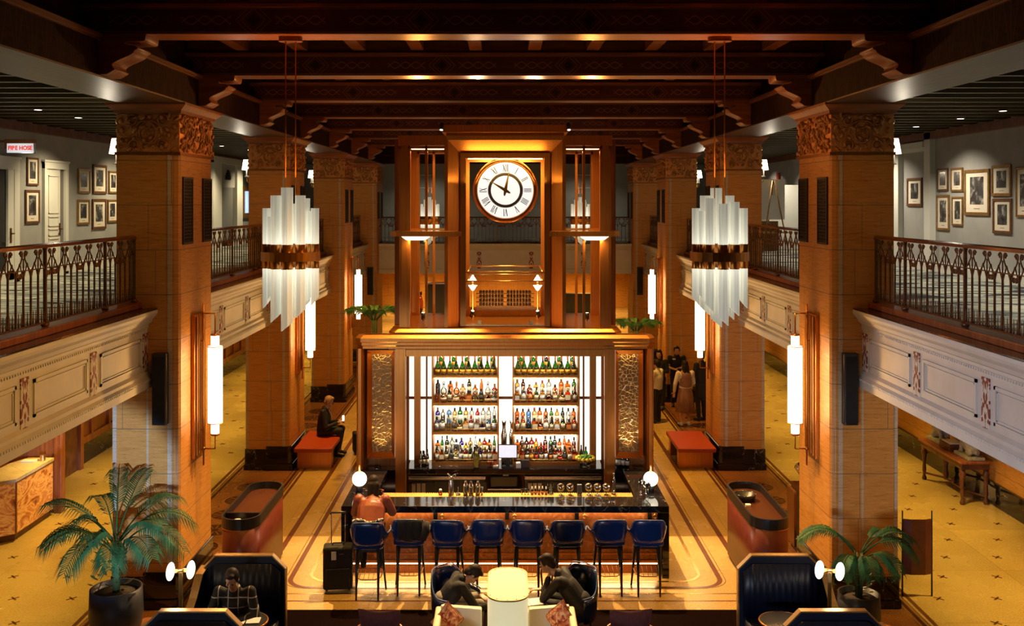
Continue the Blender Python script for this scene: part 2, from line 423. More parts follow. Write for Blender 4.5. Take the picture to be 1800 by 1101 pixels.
pat = t.math('MAXIMUM', braid, t.math('MAXIMUM', line(dia, .13), t.math('MAXIMUM', line(dia, .19), line(w, .125, .005))))
pat = t.math('MINIMUM', pat, 1.0)
fr = t.noise(t.coord((1, 1, 6)), 3, 4)
base = t.ramp(fr, [(.3, (.060, .012, .004)), (.7, (.11, .025, .008))])
dk = t.math('LESS_THAN', dia, .07)
base = t.mix(dk, base, (.02, .008, .006))
t.col(t.mix(t.math('MULTIPLY', pat, .8), base, (.34, .13, .05))); M['stencil'] = m
BY = [D0*.783 + k*BAY/2 for k in range(-1, 8)]
for y in BY:
    b = MB(); b.box(-4.6, 4.6, y, y+.45, 7.46, 7.80); b.build('beam', 'stencil', ceil)
    b = MB(); b.box(-4.6, 4.6, y+.02, y+.43, 7.452, 7.4605).box(-4.6, 4.6, y-.035, y+.485, 7.735, 7.775).box(-4.6, 4.6, y+.05, y+.40, 7.80, 7.96)
    b.build('beam_moulding', 'wood_beam', ceil)
b = MB()
for i in range(-5, 6):
    if i == 0: continue
    x = (abs(i)-.5)*.84*(1 if i > 0 else -1)
    b.box(x-.09, x+.09, 6, YEND, 7.81, 7.96)
b.build('joist', 'wood_beam', ceil)
# side girders
M['wood_under'] = noisy('girder_underside_wood', (.060, .028, .014), (.10, .048, .024), (6, .6, 6), 3, .42)
M['wood_mid'] = noisy('moulding_wood', (.13, .035, .010), (.22, .065, .018), (6, .6, 6), 3, .4)
m = mat('carved_girder_wood', (.10, .035, .015), .7, spec=.08); t = NT(m)
tc = t.n.new('ShaderNodeTexCoord'); sp = t.n.new('ShaderNodeSeparateXYZ'); t.link(tc.outputs['Object'], sp.inputs[0])
yy = t.math('ABSOLUTE', t.math('SUBTRACT', t.math('FRACT', t.math('DIVIDE', sp.outputs['Y'], .30)), .5))
zz = t.math('SUBTRACT', sp.outputs['Z'], 7.05)
arch = t.math('SUBTRACT', t.math('MULTIPLY', yy, .9), t.math('SUBTRACT', .33, t.math('MULTIPLY', zz, .8)))
a1 = t.math('LESS_THAN', t.math('ABSOLUTE', arch), .03); a2 = t.math('GREATER_THAN', yy, .46)
fr = t.noise(t.coord((1, 1, 3)), 7, 5)
base = t.ramp(fr, [(.3, (.012, .004, .002)), (.7, (.034, .010, .004))])
t.col(t.mix(t.math('MULTIPLY', t.math('MAXIMUM', a1, a2), .6), base, (.055, .02, .008))); t.bump(t.math('MAXIMUM', a1, a2), .5, .02); M['girder_face'] = m
for s in (-1, 1):
    g = MB().box(*sorted((s*4.42, s*5.30)), 6, 36, 7.0, 7.42); g.build('girder', 'girder_face', ceil)
    g = MB().box(*sorted((s*4.415, s*5.305)), 6, 36, 6.992, 7.012).build('girder_underside', 'wood_under', ceil)
    g = MB().box(*sorted((s*4.36, s*5.3)), 6, 36, 7.41, 7.45).box(*sorted((s*4.39, s*5.3)), 6, 36, 7.39, 7.41)
    g.build('girder_moulding', 'wood_mid', ceil)
    MB().box(*sorted((s*4.60, s*5.3)), 6, 36, 7.46, 7.95).build('frieze', 'girder_face', ceil)
# corbels under each beam end
prof = [(4.45, 7.42), (4.45, 7.015), (4.33, 7.015), (4.30, 7.03)]
prof += [(4.285-.045*math.sin(i/6*PI), 7.045+.055*i/6) for i in range(1, 6)]
prof += [(4.275-.245*(.5-.5*math.cos(i/12*PI)), 7.11+.16*i/12) for i in range(1, 13)]
prof += [(4.025-.035*math.sin(i/7*PI), 7.275+.055*i/7) for i in range(8)] + [(4.10, 7.335), (4.14, 7.35), (4.12, 7.37), (3.93, 7.375), (3.91, 7.39), (3.90, 7.455), (4.45, 7.455)]
for y in BY:
    for s in (-1, 1):
        b = MB(); b.prism([(s*px, pz) for px, pz in prof], y+.02, y+.43, 'y', smooth=True); b.build('corbel', 'wood_beam', ceil, bevel=.008)

# ---- mezzanine ceilings: dark slats --------------------------------------------
for s in (-1, 1):
    b = MB().box(*sorted((s*5.3, s*(XW+.1))), 6, YEND, 7.33, 7.5); b.build('soffit', 'dark_ceil', ceil)
    b = MB()
    for k in range(52):
        y = 8.0 + k*.62
        b.box(*sorted((s*5.3, s*XW)), y, y+.10, 7.12, 7.33)
    b.build('slat', 'slat', ceil)
b = MB().box(-5.3, 5.3, 36, YEND, 7.2, 7.5); b.build('soffit', 'dark_ceil', ceil)
b = MB().box(-4.6, 4.6, 35.2, 36.0, 7.0, 7.95); b.build('girder', 'girder_face', ceil)

# ---- mezzanine floor slabs -------------------------------------------------------
m = mat('patterned_carpet', (.2, .22, .2), .95); t = NT(m)
v = t.coord((.55, 1.5, 1)); f = t.noise(v, 1.15, 3, .5, 1.4); f2 = t.noise(v, 2.4, 2, .5, .8)
c = t.ramp(f, [(.38, (.012, .016, .026)), (.45, (.20, .25, .26)), (.52, (.50, .52, .42)), (.58, (.28, .31, .29)), (.63, (.015, .02, .03))])
c2 = t.ramp(f2, [(.42, (.5, .5, .5)), (.58, (1.1, 1.1, 1.0))]); t.col(t.mix(.8, c, c2, 'MULTIPLY')); M['carpet'] = m
for s, nm in ((-1, 'left'), (1, 'right')):
    r = structure('floor_mezzanine_'+nm)
    MB().box(*sorted((s*5.12, s*XW)), 6, YEND, 3.10, ZM-.02).build('slab', 'cream', r)
    MB().box(*sorted((s*5.25, s*XW)), 6, YEND, ZM-.02, ZM).build('carpet', 'carpet', r)
r = structure('floor_mezzanine_back')
MB().box(-5.12, 5.12, 35.7, YEND, 3.10, ZM-.02).build('slab', 'cream', r)
MB().box(-5.12, 5.12, 35.9, YEND, ZM-.02, ZM).build('carpet', 'carpet', r)

# ---- carved strip material -------------------------------------------------------
m = mat('carved_strip', (.6, .5, .38), .6); t = NT(m)
tc = t.n.new('ShaderNodeTexCoord'); sp = t.n.new('ShaderNodeSeparateXYZ'); t.link(tc.outputs['Object'], sp.inputs[0])
ay = t.math('ABSOLUTE', sp.outputs['Y']); cb = t.n.new('ShaderNodeCombineXYZ'); t.link(ay, cb.inputs[1]); t.link(sp.outputs['Z'], cb.inputs[2])
mp = t.n.new('ShaderNodeMapping'); mp.inputs['Scale'].default_value = (1, 17, 9); t.link(cb.outputs[0], mp.inputs[0])
f = t.noise(mp.outputs[0], 1.0, 1.5, .4, 1.0); k = t.ramp(f, [(.49, (0, 0, 0)), (.52, (1, 1, 1))])
t.col(t.mix(k, (.22, .035, .02), (.72, .63, .52))); t.bump(f, .5, .02); M['carved'] = m

# ---- balconies: one thing per bay ---------------------------------------------------
def balcony(y0, y1, label, pil, side):
    """runs along local +Y from 0; local x=0 is the fascia face, +x out over the hall"""
    s = side; L = y1-y0
    t_ = thing('balcony', label, 'balcony', (s*4.95, y0, 0), 0 if s < 0 else PI)
    if s > 0: t_.location = (s*4.95, y1, 0)
    MB().box(-.17, 0, 0, L, 3.07, 4.13).build('fascia', 'cream', t_)
    # cornice (swept profile)
    pr = [(0, 3.90), (.015, 3.90), (.02, 3.94), (.05, 3.96), (.075, 4.01), (.12, 4.06), (.14, 4.10), (.14, 4.14), (0, 4.14)]
    MB().prism(pr, 0, L, 'y').build('cornice', 'cream', t_)
    MB().box(-.30, .13, 0, L, 4.141, 4.16).build('ledge', 'marble', t_)
    MB().box(-.42, -.07, 0, L, 4.16, 4.24).build('curb', 'wood_red', t_, bevel=.01)
    pr = [(0, 3.07), (.06, 3.07), (.06, 3.20), (.035, 3.23), (.035, 3.27), (0, 3.31)]
    MB().prism(pr, 0, L, 'y').build('lower_moulding', 'cream', t_)
    n = int(L/.055)
    for z, xa, xb in ((3.865, 0, .022), (3.165, .055, .068)):
        pl_ = [(0, z+.034), (0, z+.028)]
        for i in range(n): pl_ += [(.02+i*.055, z+.028), (.02+i*.055, z), (.045+i*.055, z), (.045+i*.055, z+.028)]
        pl_ += [(L, z+.028), (L, z+.034)]; MB().prism(pl_, xa, xb, 'x').build('dentil_row', 'cream', t_)
    ys = [(y-y0 if s < 0 else y1-y) for y in pil]
    ys = sorted(ys)
    for y in ys:
        MB().box(-.01, .012, -.085, .085, -.26, .26).build('carved_pilaster', 'carved', t_, loc=(0, y, 3.56))
    ed = [0.0] + ys + [L]
    for a, c_ in zip(ed[:-1], ed[1:]):
        a2, c2 = a+.19, c_-.19
        if c2-a2 < .25: continue
        b = MB(); z0, z1 = 3.37, 3.77
        for (p, q, w, h) in ((a2, c2, .035, .02), (a2+.05, c2-.05, .015, .012)):
            d = 0 if w > .02 else .05
            Z0, Z1 = z0+d, z1-d
            b.box(0, h, p, q, Z0, Z0+w).box(0, h, p, q, Z1-w, Z1).box(0, h, p, p+w, Z0, Z1).box(0, h, q-w, q, Z0, Z1)
        b.build('panel_moulding', 'cream', t_)
    return t_
# baluster panel parts (shared meshes), local: x across is along Y, hung at 0
def baluster_mesh():
    b = MB(); b.box(-.009, .009, -.009, .009, .06, .66)
    for q in (-1, 1):                                     # gothic arch halves
        b.tube([(0, q*0, .56), (0, q*.025, .62), (0, q*.055, .68), (0, q*.082, .74)], .007, 5)
    b.ell((0, 0, .34), (.014, .014, .02), 6, 4)
    return b
def scroll(b, cy, cz, r, q, z=0):
    pts = []
    for i in range(15):
        a = i/14*2.6*PI; rr = r*(1-.72*i/14); pts.append((z, cy + q*rr*math.cos(a), cz + rr*math.sin(a)))
    b.tube(pts, .010, 5)
def bal_pair_mesh():
    b = MB()
    for q in (-1, 1):
        scroll(b, q*.05, .838, .034, q); b.tube([(0, q*.02, .83), (0, q*.035, .78), (0, q*.082, .72), (0, q*.165, .64)], .008, 5)
    b.tube([(0, 0, .66), (0, 0, .79)], .008, 5)
    return b
PB = baluster_mesh(); PS = bal_pair_mesh(); PR = MB()
scroll(PR, .028, .60, .030, 1); scroll(PR, -.028, .60, .030, -1)
PK = MB()
for q in (-1, 1): PK.lathe([(.006, .04), (.011, .10), (.006, .13), (.004, .20), (.001, .22)], 6, (0, q*.032, 0))
def mesh_of(mb, nm): 
    o = mb.build(nm, 'iron'); me = o.data; bpy.data.objects.remove(o); return me
ME_B, ME_S, ME_R, ME_K = mesh_of(PB, 'baluster'), mesh_of(PS, 'scroll_head'), mesh_of(PR, 'lower_scroll'), mesh_of(PK, 'spike_pair')
PP = MB(); PP.box(-.016, .016, -.016, .016, 0, .90).ell((0, 0, .03), (.05, .05, .035), 8, 5).box(-.02, .02, -.022, .022, .86, .90); ME_P = mesh_of(PP, 'post')
def part(me, name, parent, loc, rotz=0):
    o = bpy.data.objects.new(name, me); C.objects.link(o); o.parent = parent; o.location = loc
    if rotz: o.rotation_euler = (0, 0, rotz)
    return o
def railing(p0, p1, label, sp=.165, detail=True):
    p0 = Vector(p0); p1 = Vector(p1); d = p1-p0; L = d.length
    t_ = thing('railing', label, 'railing', p0, math.atan2(d.y, d.x)-PI/2)
    MB().prism([(-.035, .885), (-.03, .92), (0, .935), (.03, .92), (.035, .885)], 0, L, 'y').build('handrail', 'wood_rail', t_)
    MB().box(-.014, .014, 0, L, .045, .065).box(-.01, .01, 0, L, .655, .668 if False else .666).build('rail_bar', 'iron', t_)
    n = max(2, int(round(L/sp))); st = L/n; k = 0
    for i in range(n+1):
        y = i*st
        if i % 10 == 0 or i == n: part(ME_P, 'post', t_, (0, y, 0)); 
        else: part(ME_B, 'baluster', t_, (0, y, 0))
        if detail and i < n:
            if i % 2: part(ME_S, 'scroll_head', t_, (0, y, 0))
            elif i % 3 != 1: part(ME_R, 'lower_scroll', t_, (0, y + (st/2 if i % 4 else -st/2), 0))
    b = MB()
    for i in range(int(L/.065)): b.lathe([(.006, .055), (.010, .10), (.006, .13), (.004, .20), (.001, .22)], 5, (0, .03+i*.065, 0))
    b.build('spike_row', 'iron', t_)
    return t_
M['wood_rail'] = mat('polished_handrail', (.16, .045, .018), .18, coat=.4)
for s, nm in ((-1, 'left'), (1, 'right')):
    segs = [(6.05, D0), (D0+CD, D0+BAY), (D0+BAY+CD, D0+2*BAY), (D0+2*BAY+CD, D0+3*BAY)]
    place = ['nearest the camera', 'between the first and second columns', 'between the second and third columns', 'beyond the third column']
    for k, (a, c_) in enumerate(segs):
        pil = [y for y in [c_-.10-1.72*j for j in range(6)] if y > a+.2]
        balcony(a, c_, 'cream panelled balcony front on the %s, %s' % (nm, place[k]), pil, s)
        railing((s*5.12, a+.04, 4.235), (s*5.12, c_-.04, 4.235), 'bronze scrollwork railing on the %s balcony, %s' % (nm, place[k]), detail=True)
# far balcony, facing the camera
t_ = thing('balcony', 'cream balcony front across the far end behind the clock', 'balcony', (0, 35.5, 0))
MB().box(-4.5, 4.5, 0, .2, 3.07, 4.13).build('fascia', 'cream', t_)
MB().prism([(0, 3.90), (-.05, 3.96), (-.12, 4.06), (-.14, 4.14), (.3, 4.14), (.3, 3.9)], -4.5, 4.5, 'x').build('cornice', 'cream', t_)
MB().box(-4.5, 4.5, -.06, 0, 3.07, 3.22).build('lower_moulding', 'cream', t_)
for k in range(-2, 3):
    if k != 0: MB().box(-.01, .012, -.085, .085, -.3, .3).build('carved_pilaster', 'carved', t_, loc=((abs(k)-.5)*1.86*(1 if k > 0 else -1), 0, 3.55), rotz=-PI/2)
railing((-4.45, 35.7, 4.16), (4.45, 35.7, 4.16), 'dark railing of the far balcony seen through the clock tower', .14, True)

# ---- columns ------------------------------------------------------------------------
def carve_relief():
    """scrolling acanthus relief on the two visible faces of a capital"""
    b = MB()
    def face(o, du, w):
        rnd = random.Random(5)
        for cx in ([.25, .75] if w > 1.2 else [.5]):
            c0 = o + du*(cx*w)
            for q in (-1, 1):
                for (r, dz, off) in ((.20, .26, .0), (.09, .44, .19), (.08, .10, .17)):
                    pts = []
                    for i in range(22):
                        a = i/21*3.2*PI; rr = r*(1-.75*i/21)
                        pts.append(c0 + du*(q*(off + .02 + rr*math.cos(a)*.9)) + Vector((0, 0, dz + rr*math.sin(a))))
                    b.tube(pts, [.022-.012*i/21 for i in range(22)], 5)
        nl = int(w/.10)
        for i in range(nl):
            for z in (.06, .20, .33, .47):
                c1 = o + du*((i+.5+rnd.uniform(-.3, .3))*w/nl) + Vector((0, 0, z+rnd.uniform(-.04, .04)))
                b.ell(c1, (.03, .03, .05), 6, 4, (rnd.uniform(-1, 1), rnd.uniform(-1, 1), rnd.uniform(0, 3)))
    return b, face
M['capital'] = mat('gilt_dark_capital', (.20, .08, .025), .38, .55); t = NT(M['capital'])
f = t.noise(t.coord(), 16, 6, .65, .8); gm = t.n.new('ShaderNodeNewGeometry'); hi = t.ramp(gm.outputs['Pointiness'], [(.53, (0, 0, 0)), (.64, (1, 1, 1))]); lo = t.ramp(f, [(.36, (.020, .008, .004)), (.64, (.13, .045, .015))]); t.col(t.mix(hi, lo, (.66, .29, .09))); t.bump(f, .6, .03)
M['grille'] = mat('dark_grille', (.02, .012, .01), .5)
W_ = .87                      # upper column width across
col0 = thing('column', 'x', 'column', (0, 0, 0))       # local: x=0 nave face, -x outward; y=0 front
def plan(x0, x1, y0, y1, c=.07): return [(x1-c, y0), (x1-c*.3, y0+c*.3), (x1, y0+c), (x1, y1-c), (x1-c, y1), (x0, y1), (x0, y0)]
MB().prism(plan(-W_, 0, 0, CD), .40, 6.30).build('shaft', 'trav', col0)
MB().prism([(-.94, .04), (-.94, CD-.04), (-.44, CD-.04), (-.44, -.001), (-.452, -.001), (-.452, .04)], .40, 3.075).build('pier', 'trav_pale', col0)  # same stone as the shaft; cool light put into its paler colour
b = MB()
for x in (-.035, ): b.box(-.16, -.10, -.012, .01, .5, 6.28)
b.box(-.435, -.425, -.006, .01, .5, 3.1); b.build('corner_bead', 'trav_pale', col0)
b = MB().prism(plan(-.50, .03, -.03, CD+.03), 0, .50); b.prism(plan(-.52, .06, -.06, CD+.06), 0, .14).box(-.95, -.45, -.01, CD, 0, .44).box(-.97, -.47, -.03, CD+.02, 0, .12)
b.build('base', 'marble', col0, bevel=.012)
b = MB().prism([(-W_-.02, -.02), (.02, -.02), (.02, CD+.02), (-W_-.02, CD+.02)], 6.28, 6.32).build('necking', 'bronze_d', col0)
b = MB().prism([(-W_, .0), (0, 0), (0, CD), (-W_, CD)], 6.30, 6.86); rel, face = carve_relief()
face(Vector((-W_, -.01, 6.32)), Vector((1, 0, 0)), W_); face(Vector((.01, 0, 6.32)), Vector((0, 1, 0)), CD); face(Vector((-W_-.01, 0, 6.32)), Vector((0, 1, 0)), CD)
b.v, b.f, b.mi, b.sm = b.v, b.f, b.mi, b.sm
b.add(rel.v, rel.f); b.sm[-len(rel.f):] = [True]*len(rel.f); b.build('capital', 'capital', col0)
b = MB(); rings = []
for dx, z in ((.0, 6.84), (.03, 6.86), (.04, 6.90), (.10, 6.95), (.12, 6.97), (.12, 7.0)):
    rings.append([(-W_-dx, -dx, z), (dx, -dx, z), (dx, CD+dx, z), (-W_-dx, CD+dx, z)])
b.ring_loft(rings, smooth=False); b.build('abacus', 'wood_beam', col0)
for y0, y1 in ((.12, .55), (1.03, 1.46)):
    g = MB().box(-.02, .012, y0, y1, 5.03, 5.98).build('vent', 'grille', col0)
    b = MB()
    for a in ((y0, y0+.03, 5.03, 5.98), (y1-.03, y1, 5.03, 5.98), (y0, y1, 5.03, 5.06), (y0, y1, 5.95, 5.98)): b.box(.01, .024, *a)
    for i in range(1, 10): b.box(.012, .018, y0+i*(y1-y0)/10-.004, y0+i*(y1-y0)/10+.004, 5.05, 5.96)
    for i in range(1, 20): b.box(.012, .018, y0, y1, 5.03+i*.0475-.004, 5.03+i*.0475+.004)
    b.build('lattice', 'grille', g)
freeze(col0)
CL = ['nearest', 'second', 'third', 'fourth and farthest']
for s, nm in ((-1, 'left'), (1, 'right')):
    for k, y in enumerate(COLY):
        lb = 'travertine column with gilt carved capital, %s on the %s side' % (CL[k], nm)
        if s < 0 and k == 0: col0.location = (-XC, y, 0); col0['label'] = lb; col0['group'] = 'columns of the hall'
        else: dup_fast(col0, (s*XC, y, 0), 0, lb, 'columns of the hall', (-s if s > 0 else 1, 1, 1))
# ------------------------------------------------------------------ bar cabinet (front plane y = 17.0)
for z_ in (1.53, 2.04, 2.53, 3.0):
    for s_ in (-1, 1): lamp('AREA', 'shelf_light', (s_*.70, 17.44, z_), 6.5, (1, .85, .6), 1.1, (s_*.70, 17.7, z_-.4), sy=.02)
M['panel_glow'] = emis('backlit_white_panel', (1.0, .92, .76), 1.25)
M['strip_glow'] = emis('warm_led_strip', (1.0, .62, .28), 14)
m = mat('hammered_gold_glass', (.62, .40, .14), .35, .75); t = NT(m)
v = t.coord((1, 1, 1)); vo = t.node('ShaderNodeTexVoronoi'); vo.feature = 'DISTANCE_TO_EDGE'; vo.inputs['Scale'].default_value = 15; vo.inputs['Randomness'].default_value = 1
t.link(v, vo.inputs['Vector']); k = t.ramp(vo.outputs['Distance'], [(.0, (1, 1, 1)), (.07, (0, 0, 0))]); 
t.col(t.mix(k, (.20, .10, .03), (.92, .72, .40))); t.bump(k, .5, .01); M['crackle'] = m
CY = 17.0
cab = thing('back_bar_cabinet', 'tall bronze back bar cabinet with a backlit opening under the clock tower', 'bar cabinet', (0, 0, 0))
# carcass
b = MB(); b.box(-2.0, 2.0, 17.95, 19.72, 0, 3.35).box(-2.50, -1.90, 17.35, 17.95, 0, 3.12).box(1.90, 2.50, 17.35, 17.95, 0, 3.12).box(-1.99, 1.99, 17.0, 17.95, 3.10, 3.12).box(-1.99, 1.99, 17.2, 17.95, 3.12, 3.35)
b.build('carcass', 'bronze_d', cab)
# cornice with chamfered corners
def oct_ring(hx, y0, y1, c, z): return [(-hx, y0+c, z), (-hx+c, y0, z), (hx-c, y0, z), (hx, y0+c, z), (hx, y1-c, z), (hx-c, y1, z), (-hx+c, y1, z), (-hx, y1-c, z)]
b = MB(); b.ring_loft([oct_ring(2.50+e, 17.03-e, 17.24+e, .10, z) for e, z in ((0, 3.12), (.03, 3.12), (.03, 3.16), (.05, 3.18), (.05, 3.225), (.065, 3.24), (.065, 3.30), (.02, 3.35), (-.05, 3.352))], smooth=False)
b.build('cornice', 'bronze', cab)
for s in (-1, 1):
    def bx(mb, x0, x1, *r): return mb.box(*sorted((s*x0, s*x1)), *r)
    b = MB(); b.prism([(s*2.55, CY+.10), (s*2.55, CY+.5), (s*2.40, CY+.5), (s*2.40, CY+.14), (s*2.43, CY+.04), (s*2.46, CY), (s*2.51, CY)], 0, 3.12, 'z'); b.build('corner_post', 'bronze', cab)
    b = MB(); bx(b, 1.87, 1.70, CY-.02, CY+.14, 0, 3.12); bx(b, 1.835, 1.735, CY-.035, CY-.02, 0, 3.12); b.build('post', 'bronze', cab)
    b = MB(); bx(b, 1.60, 1.49, 17.5, 17.62, 1.0, 3.1); b.build('inner_post', 'bronze', cab)
    b = MB(); bx(b, 1.415, 1.385, 17.76, 17.8, 1.0, 3.1); b.build('mullion', 'bronze_d', cab)
    # framed textured panel: splayed frame
    x0, x1, z0, z1 = 1.90, 2.37, 1.22, 3.08; X0, X1, Z0, Z1 = 1.96, 2.30, 1.31, 3.0
    O = [(s*x0, 17.10, z0), (s*x1, 17.10, z0), (s*x1, 17.10, z1), (s*x0, 17.10, z1)]; I = [(s*X0, 17.19, Z0), (s*X1, 17.19, Z0), (s*X1, 17.19, Z1), (s*X0, 17.19, Z1)]
    b = MB(); b.ring_loft([[(p[0], 17.3, p[2]) for p in O], O, I, [(p[0], 17.3, p[2]) for p in I]], smooth=False, caps=False); b.build('panel_frame', 'bronze', cab)
    b = MB(); b.box(*sorted((s*X0, s*X1)), 17.20, 17.23, Z0, Z1); b.build('textured_panel', 'crackle', cab, label='panel of crackled gold glass lit from below')
    b = MB(); bx(b, 1.88, 2.42, 17.05, 17.34, .98, 1.03); b.build('niche_shelf', 'marble', cab)
    b = MB(); bx(b, 1.88, 2.42, 17.14, 17.34, .0, .98); b.build('niche_base', 'marble', cab)
    lamp('SPOT', 'panel_uplight', (s*2.13, 17.06, 1.24), 26, (1, .66, .25), .02, (s*2.13, 17.22, 2.4), 70, .9)
    lamp('AREA', 'panel_downlight', (s*2.13, 17.12, 3.02), .8, YEL, .3, (s*2.13, 17.2, 2.2), sy=.03)
b = MB(); b.box(-1.70, 1.70, CY, CY+.12, 3.02, 3.10).box(-1.70, 1.70, CY+.03, CY+.07, 2.985, 3.02); b.build('header', 'bronze', cab)
b = MB(); b.box(-1.72, 1.72, 17.86, 17.88, 1.0, 3.1); b.build('light_panel', 'panel_glow', cab)
b = MB(); b.box(-1.72, 1.72, 17.80, 17.84, 2.10, 2.145); b.build('rail', 'bronze_d', cab)
cn = tag(MB().box(-1.70, 1.70, 17.25, 17.86, .905, 1.0).build('back_counter', 'marble', None, bevel=.008), 'veined black marble counter below the lit bottle shelves', 'counter')
# shelf units
ZS = [1.055, 1.585, 2.095, 2.575]
SH = {}
for s, nm in ((-1, 'left'), (1, 'right')):
    xa, xb = (-1.29, -.11) if s < 0 else (.13, 1.31)
    u = thing('shelf_unit', '%s lit bottle shelf unit with four bronze edged shelves' % nm, 'shelves', (0, 0, 0), 0, 'bottle shelves')
    b = MB().box(xa, xa+.028, 17.48, 17.85, 1.0, 3.09); b.build('upright', 'bronze', u)
    b = MB().box(xb-.028, xb, 17.48, 17.85, 1.0, 3.09); b.build('upright', 'bronze', u)
    for z in ZS:
        q = MB().box(xa+.028, xb-.028, 17.52, 17.85, z-.025, z).build('shelf', 'brass', u)
        MB().box(xa, xb, 17.47, 17.52, z-.055, z+.004).build('lip', 'bronze', q)
        MB().cyl((xa+.02, 17.485, z+.05), (xb-.02, 17.485, z+.05), .004, n=6).build('guard_rail', 'brass', q)
        MB().box(xa+.03, xb-.03, 17.72, 17.84, z+.001, z+.10).build('riser', 'brass', u)
    SH[nm] = (xa, xb)
M['steel_dim'] = mat('dull_steel', (.28, .28, .27), .4, .8)
# under-counter fridges and till
for s, nm in ((-1, 'left'), (1, 'right')):
    x0, x1 = (-1.68, -.34) if s < 0 else (.34, 1.68)
    f = thing('bar_fridge', 'black under counter fridge with steel top rail, %s of the till stack' % nm, 'fridge', (0, 0, 0), 0)
    MB().box(x0, x1, 17.32, 17.8, 0.0, .80).build('body', 'black', f, bevel=.01)
    MB().box(x0, x1, 17.28, 17.36, .82, .865).box(x0, x1, 17.30, 17.8, .80, .82).build('top_rail', 'steel', f, bevel=.006)
    for k in range(3): MB().box(x0+.03+k*.45, x0+.45+k*.45, 17.30, 17.32, .08, .76).build('door', 'navy_d', f)
    for k in range(3): MB().box(x0+.06+k*.085, x0+.125+k*.085, 17.285, 17.30, .50, .74).build('vent', 'steel_dim', f)
t_ = thing('till_stack', 'stacked receipt printer and steel drawers under the counter centre', 'till', (0, 0, 0))
MB().box(-.30, .30, 17.35, 17.8, 0, .60).build('body', 'black', t_)
MB().box(-.26, .22, 17.3, 17.75, .66, .86).build('printer', 'black', t_, bevel=.02)
MB().box(-.30, .30, 17.26, 17.78, .60, .66).build('drawer', 'black', t_)
MB().box(-.30, .30, 17.245, 17.262, .635, .655).build('upper_edge', 'steel', t_)
MB().box(-.26, .24, 17.16, 17.24, .55, .575).build('lower_edge', 'steel', t_)
MB().box(-.04, .06, 17.32, 17.4, .86, .88).build('paper_slot', 'paper', t_)

# ------------------------------------------------------------------ clock tower (front y 17.4, back y 19.4)
tw = thing('clock_tower', 'open bronze clock tower standing on the back bar cabinet', 'clock tower', (0, 0, 0))
b = MB(); b.ring_loft([oct_ring(2.02-e, 17.18+e, 19.75-e, .12, z) for e, z in ((0, 3.352), (0, 3.38), (.05, 3.43), (.1, 3.431))], smooth=False); b.build('plinth', 'bronze', tw)
b = MB()
TF, TB = 17.4, 19.4
def post(x0, x1, y0, y1, z0=3.43, z1=6.62, nm='post', m_='bronze', grooves=True):
    b = MB().box(x0, x1, y0, y1, z0, z1)
    w = x1-x0
    if grooves and w > .08: b.box(x0+w*.2, x1-w*.2, y0-.012, y0, z0, z1)
    return b.build(nm, m_, tw)
for s in (-1, 1):
    def sx(a, c_): return sorted((s*a, s*c_))
    for y in (TF, TB-.16):
        post(*sx(1.85, 1.66), y, y+.16)
        post(*sx(1.40, 1.355), y, y+.05, nm='mullion')
        post(*sx(1.06, 1.0), y-.015, y+.16, nm='inner_post', z1=6.79, grooves=False)
        post(*sx(.79, .69), y+.02, y+.08, nm='inner_post', grooves=False, z1=6.42) if y > 18 else post(*sx(.79, .69), y+.10, y+.16, nm='inner_post', grooves=False, z1=6.42)
        b = MB(); b.box(*sx(1.87, 1.03), y-.02, y+.18, 6.62, 6.79).box(*sx(1.84, 1.05), y+.0, y+.16, 6.56, 6.60); b.build('header', 'bronze', tw)
    post(*sx(1.97, 1.86), 17.75, 17.95, z1=6.75, nm='side_fin', m_='bronze_d')
    post(*sx(1.97, 1.86), 18.85, 19.05, z1=6.75, nm='side_fin', m_='bronze_d')
    b = MB(); b.box(*sx(1.85, 1.66), TF+.16, TB-.16, 6.62, 6.79); b.build('side_header', 'bronze', tw)
    # mid ledge
    b = MB(); x0, x1 = 1.99, .77
    b.prism([(s*x0, 17.32), (s*(x0-.1), 17.22), (s*x1, 17.22), (s*x1, 17.42), (s*1.62, 17.42), (s*1.62, 19.45), (s*x0, 19.45)], 5.03, 5.12, 'z'); b.build('ledge', 'bronze', tw)
    b = MB(); b.box(*sx(1.64, 1.05), TB-.2, TB-.1, 5.08, 5.12); b.build('back_ledge', 'brass', tw)
    q = thing('ledge_light', 'lit downlight tray under the %s ledge of the clock tower' % ('left' if s < 0 else 'right'), 'light', (s*1.55, 17.34, 5.0), 0)
    MB().prism([(-.25, .03), (.25, .03), (.17, -.03), (-.17, -.03)], -.10, .08, 'y').build('tray', 'glow_soft', q)
    MB().box(-.16, .16, -.07, .07, -.036, -.031).build('diffuser', 'glow_soft', q)
    lamp('AREA', 'ledge_light_source', (s*1.55, 17.34, 4.955), 12, (1, .55, .18), .3, (s*1.55, 17.34, 0), sy=.12)
    # strip behind the side headers
    MB().box(*sx(1.64, 1.07), TF+.02, TF+.04, 6.548, 6.558).build('light_strip', 'strip_glow', tw)
    lamp('AREA', 'side_cove', (s*1.36, TF+.3, 6.52), 9, WARM, .5, (s*1.36, TF+.3, 3), sy=.1)
